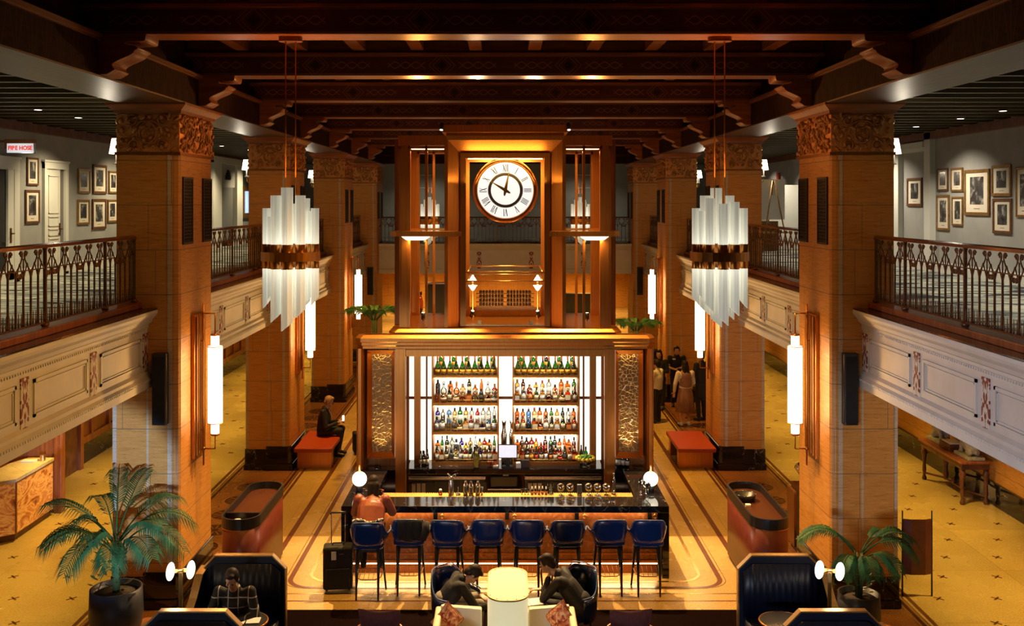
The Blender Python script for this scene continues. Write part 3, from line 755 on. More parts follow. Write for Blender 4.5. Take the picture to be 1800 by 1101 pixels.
# central portal
b = MB(); b.box(-1.10, 1.10, 17.32, 19.48, 6.84, 6.97).box(-1.03, 1.03, 17.40, 19.40, 6.79, 6.84); b.build('cap', 'bronze', tw, bevel=.006)
def splay(yf, sgn, nm):
    O = [(-1.00, yf, 6.71), (1.00, yf, 6.71), (.79, yf+sgn*.15, 6.49), (-.79, yf+sgn*.15, 6.49)]
    b = MB(); b.add([O[0], O[1], (1.06, yf-sgn*.01, 6.79), (-1.06, yf-sgn*.01, 6.79)], [(0, 1, 2, 3)]); b.add(O, [(0, 1, 2, 3)])
    b.box(-.79, .79, yf+min(sgn*.10, sgn*.15), yf+max(sgn*.10, sgn*.15), 6.40, 6.49)
    for s in (-1, 1): b.add([(s*1.0, yf, 6.71), (s*.79, yf+sgn*.15, 6.49), (s*.79, yf+sgn*.15, 3.43), (s*1.0, yf, 3.43)], [(0, 1, 2, 3)])
    b.build(nm, 'bronze', tw)
splay(17.385, 1, 'portal_frame'); splay(19.415, -1, 'portal_frame')
b = MB(); b.box(-1.0, 1.0, 17.6, 19.2, 6.62, 6.70); b.build('portal_soffit', 'brass', tw)
MB().box(-.66, .66, 17.60, 17.62, 6.385, 6.395).build('light_strip', 'strip_glow', tw)
lamp('AREA', 'portal_cove', (0, 17.75, 6.38), 9, (1, .55, .16), 1.3, (0, 17.75, 3), sy=.08)
lamp('AREA', 'portal_cove', (0, 17.22, 6.0), 8, (1, .60, .18), 1.4, (0, 17.45, 7.0), sy=.08)
# balustrade round the foot of the portal
for y in (17.56, 19.2):
    for z in (4.23, 4.39): MB().cyl((-.69, y, z), (.69, y, z), .016 if z > 4.3 else .011, n=8).build('rail', 'brass', tw)
for s in (-1, 1):
    for z in (4.23, 4.39): MB().cyl((s*.66, 17.56, z), (s*.66, 19.2, z), .014, n=8).build('rail', 'brass', tw)
MB().box(-.69, .69, 17.50, 17.58, 3.43, 3.47).build('kerb', 'brass', tw); MB().box(-.69, .69, 19.15, 19.2, 3.43, 3.60).build('kerb', 'brass', tw)
for x in (-.45, .45): MB().box(x-.03, x+.03, 17.52, 17.56, 3.43, 3.54).build('stub', 'brass', tw)

# clock
M['gold_paint'] = mat('gold_paint', (.50, .32, .05), .45)
ck = thing('clock', 'round illuminated clock with roman numerals hanging in the bronze tower', 'clock', (0, 17.72, 5.835))
ck.location.x = .005
b = MB(); b.prism(arc(0, 0, .50, 0, 2*PI, 64)[:-1], -.06, .06, 'y'); b.build('face', emis('clock_face', (1.0, .97, .90), .95), ck)
b = MB(); rings = []
for r, y in ((.495, -.075), (.52, -.10), (.56, -.09), (.58, -.04), (.58, .04), (.56, .09), (.52, .10), (.495, .075)):
    rings.append([(r*math.cos(2*PI*k/64), y, r*math.sin(2*PI*k/64)) for k in range(64)])
b.ring_loft(rings, closed=True, smooth=True); b.build('bezel', 'bronze', ck)
def annulus(r0, r1, y0, y1):
    b = MB(); R = [[(r*math.cos(2*PI*k/64), y, r*math.sin(2*PI*k/64)) for k in range(64)] for r, y in ((r0, y0), (r1, y0), (r1, y1), (r0, y1))]
    return b.ring_loft(R, closed=True, smooth=False)
annulus(.258, .305, -.066, -.0605).build('chapter_ring', mat('clock_ring', (.14, .13, .10), .5), ck)
b = annulus(.306, .312, -.066, -.0605); b.build('ring_edge', 'brass', ck)
NUM = ['XII', 'I', 'II', 'III', 'IIII', 'V', 'VI', 'VII', 'VIII', 'IX', 'X', 'XI']
for k, s_ in enumerate(NUM):
    ang = PI/2 - k*PI/6; b = MB()
    ws = {'I': .024, 'V': .055, 'X': .055}; tot = sum(ws[c] for c in s_); x = -tot/2
    R = Matrix.Rotation(-(ang-PI/2), 4, 'Y'); b.xf = Matrix.Translation((.395*math.cos(ang), -.064, .395*math.sin(ang))) @ R
    def stroke(xa, za, xb, zb, w): 
        b.add([(xa-w/2, 0, za), (xa+w/2, 0, za), (xb+w/2, 0, zb), (xb-w/2, 0, zb), (xa-w/2, -.003, za), (xa+w/2, -.003, za), (xb+w/2, -.003, zb), (xb-w/2, -.003, zb)], [(0, 1, 2, 3), (4, 7, 6, 5), (0, 4, 5, 1), (2, 6, 7, 3), (1, 5, 6, 2), (3, 7, 4, 0)], False)
    for c in s_:
        w = ws[c]; h = .065
        if c == 'I': stroke(x+w/2, -h, x+w/2, h, .012)
        elif c == 'V': stroke(x+.006, h, x+w/2, -h, .014); stroke(x+w-.006, h, x+w/2, -h, .007)
        else: stroke(x+.006, h, x+w-.006, -h, .014); stroke(x+w-.006, h, x+.006, -h, .007)
        x += w
    b.build('numeral', mat('numeral_ink', (.10, .09, .06), .5) if 'ink' not in M else M['ink'], ck)
    if 'ink' not in M: M['ink'] = bpy.data.materials['numeral_ink']
for ang, L in ((math.radians(79), .36), (math.radians(149), .31)):
    b = MB(); b.xf = Matrix.Translation((0, -.075 - (.008 if L > .33 else 0), 0)) @ Matrix.Rotation(-ang, 4, 'Y')
    b.prism([(-.10, -.012), (-.06, -.022), (0, -.03), (L, -.003), (L, .003), (0, .03), (-.06, .022), (-.10, .012)], -.004, .004, 'y'); b.build('hand', 'gold_paint', ck)
MB().cyl((0, -.095, 0), (0, -.06, 0), .025, n=16).build('hub', 'brass', ck)
MB().box(-.14, .14, -.05, .05, .57, .60).box(-.05, .05, -.03, .03, .59, .66).build('hanger', 'brass', ck)
# spot fixtures on the tower
def spot_can(x, y, z, tgt, label, power, col=YEL, ang=60, lit=True):
    q = thing('spotlight', label, 'spotlight', (x, y, z), 0, 'spotlights of the clock tower')
    d = (Vector(tgt)-Vector((x, y, z))).normalized()
    MB().cyl(-d*.06, d*.06, .035, n=12).build('can', 'black', q); MB().cyl(d*.0605, d*.064, .028, n=12).build('lens', 'down', q)
    MB().cyl((0, 0, -.09), (0, 0, 0), .01, n=6).build('bracket', 'black', q)
    if power: lamp('SPOT', 'spotlight_source', Vector((x, y, z))+d*.09, power, col, .015, tgt, ang, .5)
spot_can(-1.10, 17.24, 6.93, (-1.6, 14.0, 0), 'small lit spotlight at the left end of the clock tower cap', 4200, (1, .62, .26), 62)
spot_can(1.10, 17.24, 6.93, (1.6, 14.0, 0), 'small lit spotlight at the right end of the clock tower cap', 4200, (1, .62, .26), 62)
spot_can(-.62, 18.6, 3.54, (0, 17.7, 5.8), 'black spotlight standing at the left foot of the clock portal', 20, YEL, 60)
spot_can(.62, 18.6, 3.54, (0, 17.7, 5.8), 'glaring spotlight standing at the right foot of the clock portal', 20, YEL, 60)
spot_can(-1.5, 18.2, 3.54, (-1.5, 18.3, 6), 'black spotlight inside the left wing of the clock tower', 35, WARM, 70)
spot_can(1.5, 18.2, 3.54, (1.5, 18.3, 6), 'black spotlight inside the right wing of the clock tower', 35, WARM, 70)
for s in (-1, 1):
    lamp('SPOT', 'ledge_spot', (s*1.45, 17.05, 6.85), 90, (1, .58, .2), .03, (s*1.45, 17.24, 3.4), 34, .8)
    lamp('SPOT', 'tower_uplight', (s*1.5, 17.30, 6.86), 170, (1, .38, .08), .04, (s*3.2, 14.0, 8.2), 100, .7)
    lamp('SPOT', 'tower_uplight', (s*.5, 17.35, 7.02), 60, (1, .62, .3), .04, (s*.3, 14.5, 8.2), 90, .9)
lamp('AREA', 'rack_light', (0, 18.3, 6.3), 170, (1, .60, .2), 1.0, (0, 19.2, 3.6), sy=.4)
# wine rack
wr = thing('wine_rack', 'gold rod wine rack in the foot of the clock tower', 'wine rack', (0, 19.0, 3.432))
for i in range(41):
    x = -.55 + i*.0275; MB().box(x-.003, x+.003, -.02, -.012, 0, .86).build('rod', 'brass', wr)
for z in (.20, .28, .36, .44, .86): MB().box(-.55, .55, -.02, .08, z, z+.008).build('rack_shelf', 'brass', wr)
M['dark_glass'] = mat('dark_bottle_glass', (.03, .012, .008), .12)
b = MB().lathe([(.026, 0), (.027, .01), (.027, .16), (.011, .20), (.011, .25)], 10); me_w = mesh_of(b, 'wine_bottle'); me_w.materials[0] = M['dark_glass']
for r_, z in enumerate((.21, .29, .37, .45)):
    for i in range(17):
        if i == 8: continue
        o = part(me_w, 'wine_bottle', None, (-.47+i*.0587, 19.02, 3.432+z+.027)); o.rotation_euler = (-PI/2, 0, 0)
        tag(o, 'dark wine bottle, %s from the left, %s row of tower rack' % (ORD[i if i < 8 else i-1], ['lowest', 'second lowest', 'second highest', 'highest'][r_]), 'bottle', 'wine bottles in the tower rack, %s row' % ORD[r_])
for s in (-1, 1):
    q = thing('table_lamp', 'hourglass lamp glowing at the %s of the tower wine rack' % ('left' if s < 0 else 'right'), 'lamp', (s*.62, 19.05, 3.432), 0)
    MB().lathe([(.05, 0), (.05, .015), (.012, .03), (.012, .50)], 12).build('stand', 'brass', q)
    MB().lathe([(.02, .50), (.075, .58), (.09, .60)], 14).build('lower_shade', 'glow_soft', q); MB().lathe([(.09, .68), (.075, .70), (.02, .78), (.015, .80)], 14).build('upper_shade', 'glow_soft', q)
    MB().cyl((0, 0, .60), (0, 0, .68), .02, n=8).build('neck', 'brass', q)

# ------------------------------------------------------------------ bar counter
bar = thing('bar_counter', 'black marble bar counter with orange hammered front and waterfall ends', 'bar counter', (0, 0, 0))
b = MB(); b.box(-2.45, 2.45, 14.87, 15.36, .98, 1.08); b.build('top', 'marble', bar, bevel=.006)
for s in (-1, 1):
    MB().box(*sorted((s*2.45, s*2.0)), 15.36, 16.95, .98, 1.08).build('side_top', 'marble', bar, bevel=.006)
    MB().box(*sorted((s*2.45, s*2.35)), 14.87, 15.0, 0, .98).build('waterfall_leg', 'marble', bar, bevel=.004)
    MB().box(*sorted((s*2.38, s*2.30)), 15.0, 16.95, 0, .98).build('side_panel', 'marble', bar)
m = mat('hammered_copper', (.42, .15, .045), .42, .2); t = NT(m)
v = t.coord((1, 1, 1)); f = t.noise(v, 9, 5, .6, 1.5); t.col(t.ramp(f, [(.32, (.22, .075, .022)), (.55, (.33, .13, .045)), (.72, (.55, .27, .12))])); t.bump(f, .25, .02); M['hammered'] = m
MB().box(-2.33, 2.33, 15.06, 15.14, .17, .98).build('front_panel', 'hammered', bar)
MB().box(-2.33, 2.33, 15.10, 15.16, .0, .14).build('plinth', 'bronze_d', bar)
MB().box(-2.33, 2.33, 15.045, 15.06, .17, .21).box(-2.33, 2.33, 15.045, 15.06, .30, .315).build('trim', 'bronze', bar)
MB().box(-2.30, 2.30, 15.07, 15.09, .145, .165).build('light_strip', emis('kick_led', (1, .66, .40), 8), bar)
lamp('AREA', 'kick_light', (0, 14.98, .16), 16, (1, .62, .26), 4.5, (0, 14.85, 0), sy=.03)
lamp('AREA', 'apron_light', (0, 15.00, .965), 16, (1, .55, .22), 4.5, (0, 15.05, 0), sy=.03)
MB().box(-1.98, 1.98, 15.36, 15.62, .98, 1.055).build('speed_rail', 'black', bar)
mt = MB(); mt.box(-1.98, 1.98, 15.37, 15.60, 1.0555, 1.06)
M['yellow_mat'] = mat('yellow_bar_mat', (.50, .33, .07), .6)
for i in range(132): mt.box(-1.97+i*.03, -1.955+i*.03, 15.375, 15.595, 1.06, 1.072)
mt = mt.build('bar_mat', 'yellow_mat'); tag(mt, 'long ribbed yellow bar mat behind the marble counter edge', 'bar mat')
for s in (-1, 1): MB().box(*sorted((s*1.985, s*1.3)), 15.62, 15.9, .1, .98).build('work_station', 'black', bar)
for k, x in enumerate((-1.05, .03, 1.08, 2.18)):
    MB().box(x-.03, x+.03, 15.0, 15.06, .84, .98).build('bracket', 'black', bar)
for k, x in enumerate((-.95, .14, 1.20, 2.26)):
    q = MB(); q.tube([(x+.028*math.cos(a*PI/6), 15.02, .88+.028*math.sin(a*PI/6)) for a in range(12)], .007, 6, closed=True).cyl((x, 15.02, .91), (x, 15.06, .92), .008, n=6); q.build('bag_hook', 'brass', bar)
# ------------------------------------------------------------------ bar stools
def make_stool(label):
    t_ = thing('bar_stool', label, 'bar stool', (0, 0, 0), 0, 'navy bar stools along the counter')      # local: back of the stool at -y (towards the camera)
    # wrapping shell: left arm tip, round the back, right arm tip
    path = [(-.275, .17, .885, .03), (-.268, .06, .875, .02), (-.255, -.04, .89, .015), (-.243, -.12, .955, .01), (-.232, -.18, 1.04, .005), (-.205, -.225, 1.085, 0), (-.15, -.25, 1.095, 0), (-.06, -.262, 1.098, 0), (.06, -.262, 1.098, 0), (.15, -.25, 1.095, 0), (.205, -.225, 1.085, 0), (.232, -.18, 1.04, .005), (.243, -.12, .955, .01), (.255, -.04, .89, .015), (.268, .06, .875, .02), (.275, .17, .885, .03)]
    b = MB(); rings = []; n = len(path)
    for i, (x, y, z, fl) in enumerate(path):
        s_ = 1 if x > 0 else -1; ix, iy = x*.86, y*.86+.01
        rings.append([(x*.80, y*.82, .745), (x*.95, y*.96, .79), (x+s_*fl*.6, y, z-.03), (x+s_*fl, y-.004, z), (ix+s_*fl, iy, z-.004), (ix*.98, iy, .80), (ix*.90, iy*.9, .77)])
    b.ring_loft(rings, smooth=True); b.build('back_shell', 'navy', t_, subsurf=1)
    b = MB(); b.tube([(p[0]*.965+(.9 if p[0] > 0 else -.9)*p[3], p[1]*.965, p[2]+.002) for p in path], .008, 6); b.build('piping', 'navy_light', t_)
    b = MB(); b.prism(rrect(-.22, .22, -.20, .24, .10), .70, .80, 'z'); b.build('seat', 'navy', t_, bevel=.025, seg=3)
    b = MB(); b.prism(rrect(-.18, .18, -.16, .19, .08), .66, .70, 'z'); b.build('seat_frame', 'black', t_)
    for sx, sy in ((-1, -1), (1, -1), (-1, 1), (1, 1)):
        x0, y0 = sx*.155, sy*.15; x1, y1 = sx*(.155 if sy < 0 else .215), sy*(.22 if sy < 0 else .215)
        MB().tube([(x0, y0, .70), ((x0+x1)/2, (y0+y1)/2, .35), (x1, y1, 0)], [.026, .020, .013], 10).build('leg', 'black', t_)
    # curved wire footrest
    f = MB(); pts = [(-.19, .17, .27), (-.17, -.05, .26), (-.10, -.13, .255), (.10, -.13, .255), (.17, -.05, .26), (.19, .17, .27)]
    f.tube(pts, .007, 6); f.tube([(-.19, .19, .30), (.19, .19, .30)], .006, 6)
    for k in range(-2, 3): f.tube([(k*.065, -.125 if abs(k) < 2 else -.09, .256), (k*.07, .19, .30)], .004, 5)
    f.build('footrest', 'bronze_d', t_)
    return t_
M['navy_light'] = mat('pale_piping', (.10, .16, .32), .3)
SX = [-1.95, -1.385, -.82, -.25, .325, .895, 1.50, 2.06]
SLAB = ['navy bar stool under the person in the rust jacket, far left of the counter', 'navy bar stool with the black coat over it, second from the left', 'empty navy bar stool just right of the coat covered one', 'empty navy bar stool, fourth from the left end of the counter',
        'empty navy bar stool, fifth from the left end of the counter', 'empty navy bar stool, third from the right end of the counter', 'empty navy bar stool, second from the right end of the counter', 'empty navy bar stool at the far right end of the counter']
st0 = freeze(make_stool(SLAB[0])); st0.location = (SX[0], 14.28, 0)
for k in range(1, 8): dup_fast(st0, (SX[k], 14.40 + (.03, -.01, .02, 0, -.02, .01, 0, 0)[k-1], 0), (0.02, -.05, .03, -.02, .01, .04, -.03)[k-1], SLAB[k])
# coat on the second stool
b = MB(); b.xf = Matrix.Translation((SX[1]+.05, 14.43, 0))
rings = []
for i in range(13):
    x = -.20+.36*i/12; w = .012*math.sin(i*1.7)
    rings.append([(x, -.23+w, .74+.03*math.sin(i*.9)), (x, -.285+w, .90), (x, -.282+w*.5, 1.08), (x, -.24, 1.118), (x, -.19, 1.09), (x, -.15+w, .90), (x, -.17, .82), (x, -.205, .90), (x, -.225, 1.05), (x, -.25, 1.06), (x, -.255+w, .90)])
b.ring_loft(rings, smooth=True); c_ = b.build('coat', 'black_cloth', None, subsurf=1); tag(c_, 'black coat draped over the back of the second stool from the left', 'coat')
MB().tube([(SX[1]+.27, 14.13, 1.09), (SX[1]+.26, 14.10, .96), (SX[1]+.22, 14.1, .84)], [.05, .055, .045], 8).build('sleeve', 'black_cloth', c_)
# ------------------------------------------------------------------ column sconces
M['tube_glow'] = emis('frosted_tube_lit', (1.0, .88, .66), 2.6)
sc = thing('wall_sconce', 'x', 'wall light', (0, 0, 0), 0, 'tube sconces on the column sides')      # local: x=0 column face, +x into the hall
b = MB().box(.0, .05, -.26, .26, 1.93, 4.00).box(.05, .07, -.20, -.13, 1.96, 3.97).box(.05, .07, .13, .20, 1.96, 3.97).box(.05, .06, -.06, .06, 1.96, 3.97)
b.build('back_panel', 'wood_sconce' if 'wood_sconce' in M else 'bronze', sc, bevel=.006)
b = MB().cyl((.10, 0, 1.78), (.10, 0, 4.14), .013, n=10)
for z in (2.02, 4.00): b.ell((.10, 0, z), (.03, .03, .03), 10, 6)
for z in (2.3, 3.6): b.cyl((.05, 0, z), (.10, 0, z), .012, n=8)
b.build('rod', 'bronze', sc)
b = MB()
for z in (2.02, 4.00): b.cyl((.10, 0, z), (.27, 0, z), .011, n=8)
b.cyl((.27, 0, 4.0), (.27, 0, 3.70), .011, n=8).cyl((.27, 0, 2.02), (.27, 0, 2.22), .008, n=8); b.build('arm', 'bronze', sc)
MB().cyl((.27, 0, 2.40), (.27, 0, 3.52), .105, n=24).build('glass_tube', 'tube_glow', sc)
for z_ in (3.52, 2.24): MB().cyl((.27, 0, z_), (.27, 0, z_+.16), .06, n=18).build('inner_tube', 'tube_glow', sc)
for z in (2.40, 3.515): MB().cyl((.27, 0, z-.005), (.27, 0, z+.005), .112, n=24).build('band', 'bronze', sc)
for z in (3.675, 2.22): MB().cyl((.27, 0, z), (.27, 0, z+.025), .063, n=18).build('end_cap', 'bronze', sc)
freeze(sc)
for s, nm in ((-1, 'left'), (1, 'right')):
    for k in range(3):
        y = COLY[k] + CD/2; lb = 'bronze sconce with tall glowing tube on the %s column, %s side' % (['nearest', 'second', 'third'][k], nm)
        if s < 0 and k == 0: sc.location = (-XC, y, 0); sc['label'] = lb
        else: dup_fast(sc, (s*XC, y, 0), 0 if s < 0 else PI, lb)
        for z in (2.6, 3.3): lamp('POINT', 'sconce_bulb', (s*(XC-.45), y, z), 15, (1, .50, .14), .10)
        lamp('AREA', 'sconce_wash', (s*(XC-.42), y, 2.96), 26, (1, .52, .15), .12, (s*(XC+1), y, 2.96), sy=1.1)

# ------------------------------------------------------------------ chandeliers
m = mat('ribbed_crystal', (.75, .75, .68), .25); t = NT(m)
tc = t.n.new('ShaderNodeTexCoord'); sp = t.n.new('ShaderNodeSeparateXYZ'); t.link(tc.outputs['Object'], sp.inputs[0])
dz = t.math('ABSOLUTE', sp.outputs['Z']); f = t.noise(t.coord((40, 40, 1.2)), 1.2, 3)
e = t.math('MULTIPLY', t.math('POWER', t.math('SUBTRACT', 1.05, t.math('MINIMUM', dz, 1.0)), 5.0), 1.0)
e = t.math('MULTIPLY', t.math('ADD', e, .32), t.math('ADD', t.math('MULTIPLY', f, .9), .35))
t.b.inputs['Emission Color'].default_value = (1.0, .96, .74, 1); t.link(e, t.b.inputs['Emission Strength']); M['crystal'] = m
ch = thing('chandelier', 'x', 'chandelier', (0, 0, 0), 0, 'crystal tube chandeliers')     # origin at the bronze band
spec = []      # x, y, r, up, down
def tubes():
    L = [(-.265, 0, .046, .53, .53), (.265, .02, .046, .53, .50), (-.135, -.13, .058, .67, .67), (.135, -.13, .058, .67, .62), (.0, -.18, .066, .755, .76)]
    L += [(-.135, .13, .055, .60, .60), (.135, .13, .055, .64, .56), (0, .18, .06, .58, .70), (-.21, -.05, .04, .44, .44), (.21, .06, .04, .50, .46)]
    return L
for (x, y, r, u, d) in tubes():
    for z0, z1, nm in ((.13, u, 'crystal_tube'), (-.13, -d, 'crystal_tube')):
        b = MB(); n = 14; rr = [r*(1 if k % 2 else .88) for k in range(n)]
        sl = .05 if z1 < 0 else 0
        R = [[(x+rr[k]*math.cos(2*PI*k/n), y+rr[k]*math.sin(2*PI*k/n), z + (sl*math.cos(2*PI*k/n) if z == z1 else 0)) for k in range(n)] for z in (z0, z1)]
        b.ring_loft(R, smooth=False); b.build(nm, 'crystal', ch)
    MB().cyl((x, y, -.135), (x, y, .135), r*1.02, n=12).build('sleeve', 'bronze', ch)
b = MB(); b.ring_loft([[(r*math.cos(2*PI*k/32), r*.80*math.sin(2*PI*k/32), z) for k in range(32)] for r, z in ((.31, -.05), (.325, -.05), (.325, .05), (.31, .05))], closed=True, smooth=False); b.build('ring_band', 'bronze', ch)
b = MB()
for x in (-.055, .055): b.cyl((x, 0, .1), (x, 0, 2.38), .007, n=6)
b.build('hanging_rod', 'bronze', ch)
MB().prism(rrect(-.13, .13, -.07, .07, .06), 2.37, 2.425, 'z').build('canopy', 'bronze_d', ch)
freeze(ch)
k = 0
for y, w in ((11.0, 'nearest the camera'), (32.3, 'far beyond the clock tower')):
    for s, nm in ((-1, 'left'), (1, 'right')):
        lb = 'crystal tube chandelier with bronze band, %s, on the %s' % (w, nm); p = (s*(2.37 if y < 20 else 2.44), y, 5.03)
        if k == 0: ch.location = p; ch['label'] = lb
        else: dup_fast(ch, p, (0, PI, 0, PI)[k], lb)
        for z in (5.35, 4.7): lamp('POINT', 'chandelier_bulb', (p[0], y, z), 0, WHITE, .2)
        lamp('AREA', 'chandelier_down', (p[0], y, 4.10), 9, (1, .55, .20), .4, (p[0], y, 0), spread=120)
        lamp('AREA', 'chandelier_up', (p[0], y, 5.90), 9, (1, .40, .10), .3, (p[0], y, 9), spread=95)
        k += 1

# ------------------------------------------------------------------ candle sconces on the mezzanine side of the columns
cs = thing('candle_sconce', 'x', 'wall light', (0, 0, 0), 0, 'shaded sconces on the mezzanine side of the columns')   # local: x=0 wall, -x away
MB().box(-.03, 0, -.06, .06, -.30, .02).build('back_plate', 'brass', cs, bevel=.008)
for y in (-.11, .11):
    MB().tube([(-.03, 0, -.2), (-.07, y*.5, -.30), (-.12, y, -.27), (-.13, y, -.16)], .010, 8).build('arm', 'brass', cs)
    MB().lathe([(.05, -.17), (.03, -.15), (.014, -.13), (.014, -.02)], 10, (-.13, y, 0)).build('candle', 'white_paint', cs)
    MB().lathe([(.105, -.02), (.065, .20), (.06, .20), (.10, -.02)], 18, (-.13, y, 0)).build('shade', 'glow_soft', cs)
freeze(cs)
for s, nm in ((-1, 'left'), (1, 'right')):
    for k in range(3):
        y = COLY[k] + .45; lb = 'white shaded brass sconce on the %s %s column, facing the mezzanine' % (['nearest', 'second', 'third'][k], nm)
        p = (s*(XC+W_), y, 6.33)
        if s < 0 and k == 0: cs.location = p; cs['label'] = lb
        else: dup_fast(cs, p, 0 if s < 0 else PI, lb)
        lamp('POINT', 'sconce_bulb', (s*(XC+W_+.30), y, 6.52), 9, WHITE, .06)

# ------------------------------------------------------------------ visible recessed downlights of the mezzanine
dl = thing('downlight', 'x', 'downlight', (0, 0, 0), 0, 'recessed mezzanine downlights')
MB().cyl((0, 0, 0), (0, 0, .02), .075, n=16).build('trim_ring', 'slat', dl); MB().cyl((0, 0, -.004), (0, 0, 0), .055, n=16).build('diffuser', 'down', dl); freeze(dl)
n = 0
for s, xx, ys, nm in ((-1, 7.46, (14.45, 15.9, 17.4, 24.5, 26.2), 'left'), (1, 8.05, (14.6, 16.1, 17.6, 19.5, 25.3, 27.0), 'right')):
    for k, y in enumerate(ys):
        lb = 'small round downlight in the %s mezzanine ceiling, %s from the camera' % (nm, ORD[k]); p = (s*xx, y, 7.10)
        if n == 0: dl.location = p; dl['label'] = lb
        else: dup_fast(dl, p, 0, lb)
        n += 1
# column speakers
sp_ = thing('speaker', 'x', 'speaker', (0, 0, 0), 0, 'column speakers')
b = MB().prism(rrect(-.10, .10, -.16, -.02, .03), -.49, .49, 'z').build('cabinet', 'black', sp_, bevel=.006)
MB().prism(rrect(-.085, .085, -.168, -.158, .004), -.45, .45, 'z').build('front_grille', 'black_cloth', sp_); MB().box(-.03, .03, -.025, 0, -.2, .2).build('bracket', 'black', sp_); freeze(sp_)
n = 0
for k, w in ((0, 'nearest'), (3, 'farthest')):
    for s, nm in ((-1, 'left'), (1, 'right')):
        lb = 'slim black column speaker on the %s %s column' % (w, nm); p = (s*4.74, COLY[k]-.004, 3.06 if k == 0 else 2.85)
        if n == 0: sp_.location = p; sp_['label'] = lb
        else: dup_fast(sp_, p, 0, lb)
        n += 1
# ------------------------------------------------------------------ bottles
G = {'green': glass('green_glass', (.10, .42, .07)), 'dgreen': glass('dark_green_glass', (.03, .10, .03)), 'clear': glass('clear_glass', (.84, .86, .82)),
     'amber': glass('amber_spirit', (.95, .42, .07)), 'gold': glass('golden_spirit', (1.0, .72, .28)), 'brown': glass('brown_glass', (.20, .055, .015)), 'red': glass('red_liqueur', (.70, .06, .03)),
     'blue': glass('blue_glass', (.28, .55, .80)), 'violet': glass('violet_liqueur', (.16, .08, .55)), 'yellow': glass('yellow_liqueur', (.95, .85, .12)), 'black': M['black']}
GN = {'green': 'green', 'dgreen': 'dark green', 'clear': 'clear', 'amber': 'amber', 'gold': 'golden', 'brown': 'brown', 'red': 'red', 'blue': 'blue', 'violet': 'violet', 'yellow': 'yellow', 'black': 'black'}
LM = {'cream': mat('cream_label', (.75, .62, .40), .6), 'white': mat('white_label', (.75, .73, .68), .6), 'yellow': mat('yellow_label', (.85, .42, .03), .5), 'orange': mat('orange_label', (.70, .22, .04), .5), 'dark': mat('dark_label', (.04, .03, .025), .5), 'redl': mat('red_label', (.5, .04, .02), .5)}
CM = {'gold': M['brass'], 'black': M['black'], 'red': mat('red_cap', (.4, .03, .02), .4), 'white': M['white_paint'], 'cork': mat('cork', (.35, .2, .09), .8), 'foil': mat('orange_foil', (.45, .10, .02), .35, .6), 'steel': M['steel']}
SHAPES = {   # body profile (r, z) at height 1, radius 1 -> scaled ; neck top at z=.93; label band; segments
 'champagne': ([(.8, 0), (1, .02), (1, .40), (.92, .50), (.62, .62), (.36, .74), (.31, .93)], (.10, .30), .044, .32, 14),
 'wine':      ([(.9, 0), (1, .02), (1, .58), (.80, .66), (.38, .74), (.36, .93)], (.18, .45), .041, .31, 14),
 'spirit':    ([(.9, 0), (1, .02), (1, .62), (.85, .70), (.42, .76), (.38, .92)], (.15, .50), .046, .29, 14),
 'square':    ([(.95, 0), (1, .02), (1, .66), (.9, .70), (.35, .76), (.35, .90)], (.15, .52), .052, .25, 4),
 'decanter':  ([(.6, 0), (.95, .06), (1.0, .25), (.9, .42), (.4, .58), (.32, .66), (.32, .84)], (.12, .34), .060, .22, 16),
 'tall':      ([(.9, 0), (1, .02), (1, .50), (.7, .66), (.36, .80), (.34, .94)], (.12, .42), .034, .34, 12),
 'flask':     ([(.85, 0), (1, .05), (1, .50), (.55, .62), (.38, .68), (.38, .86)], (.14, .42), .055, .20, 12)}
BC = {}
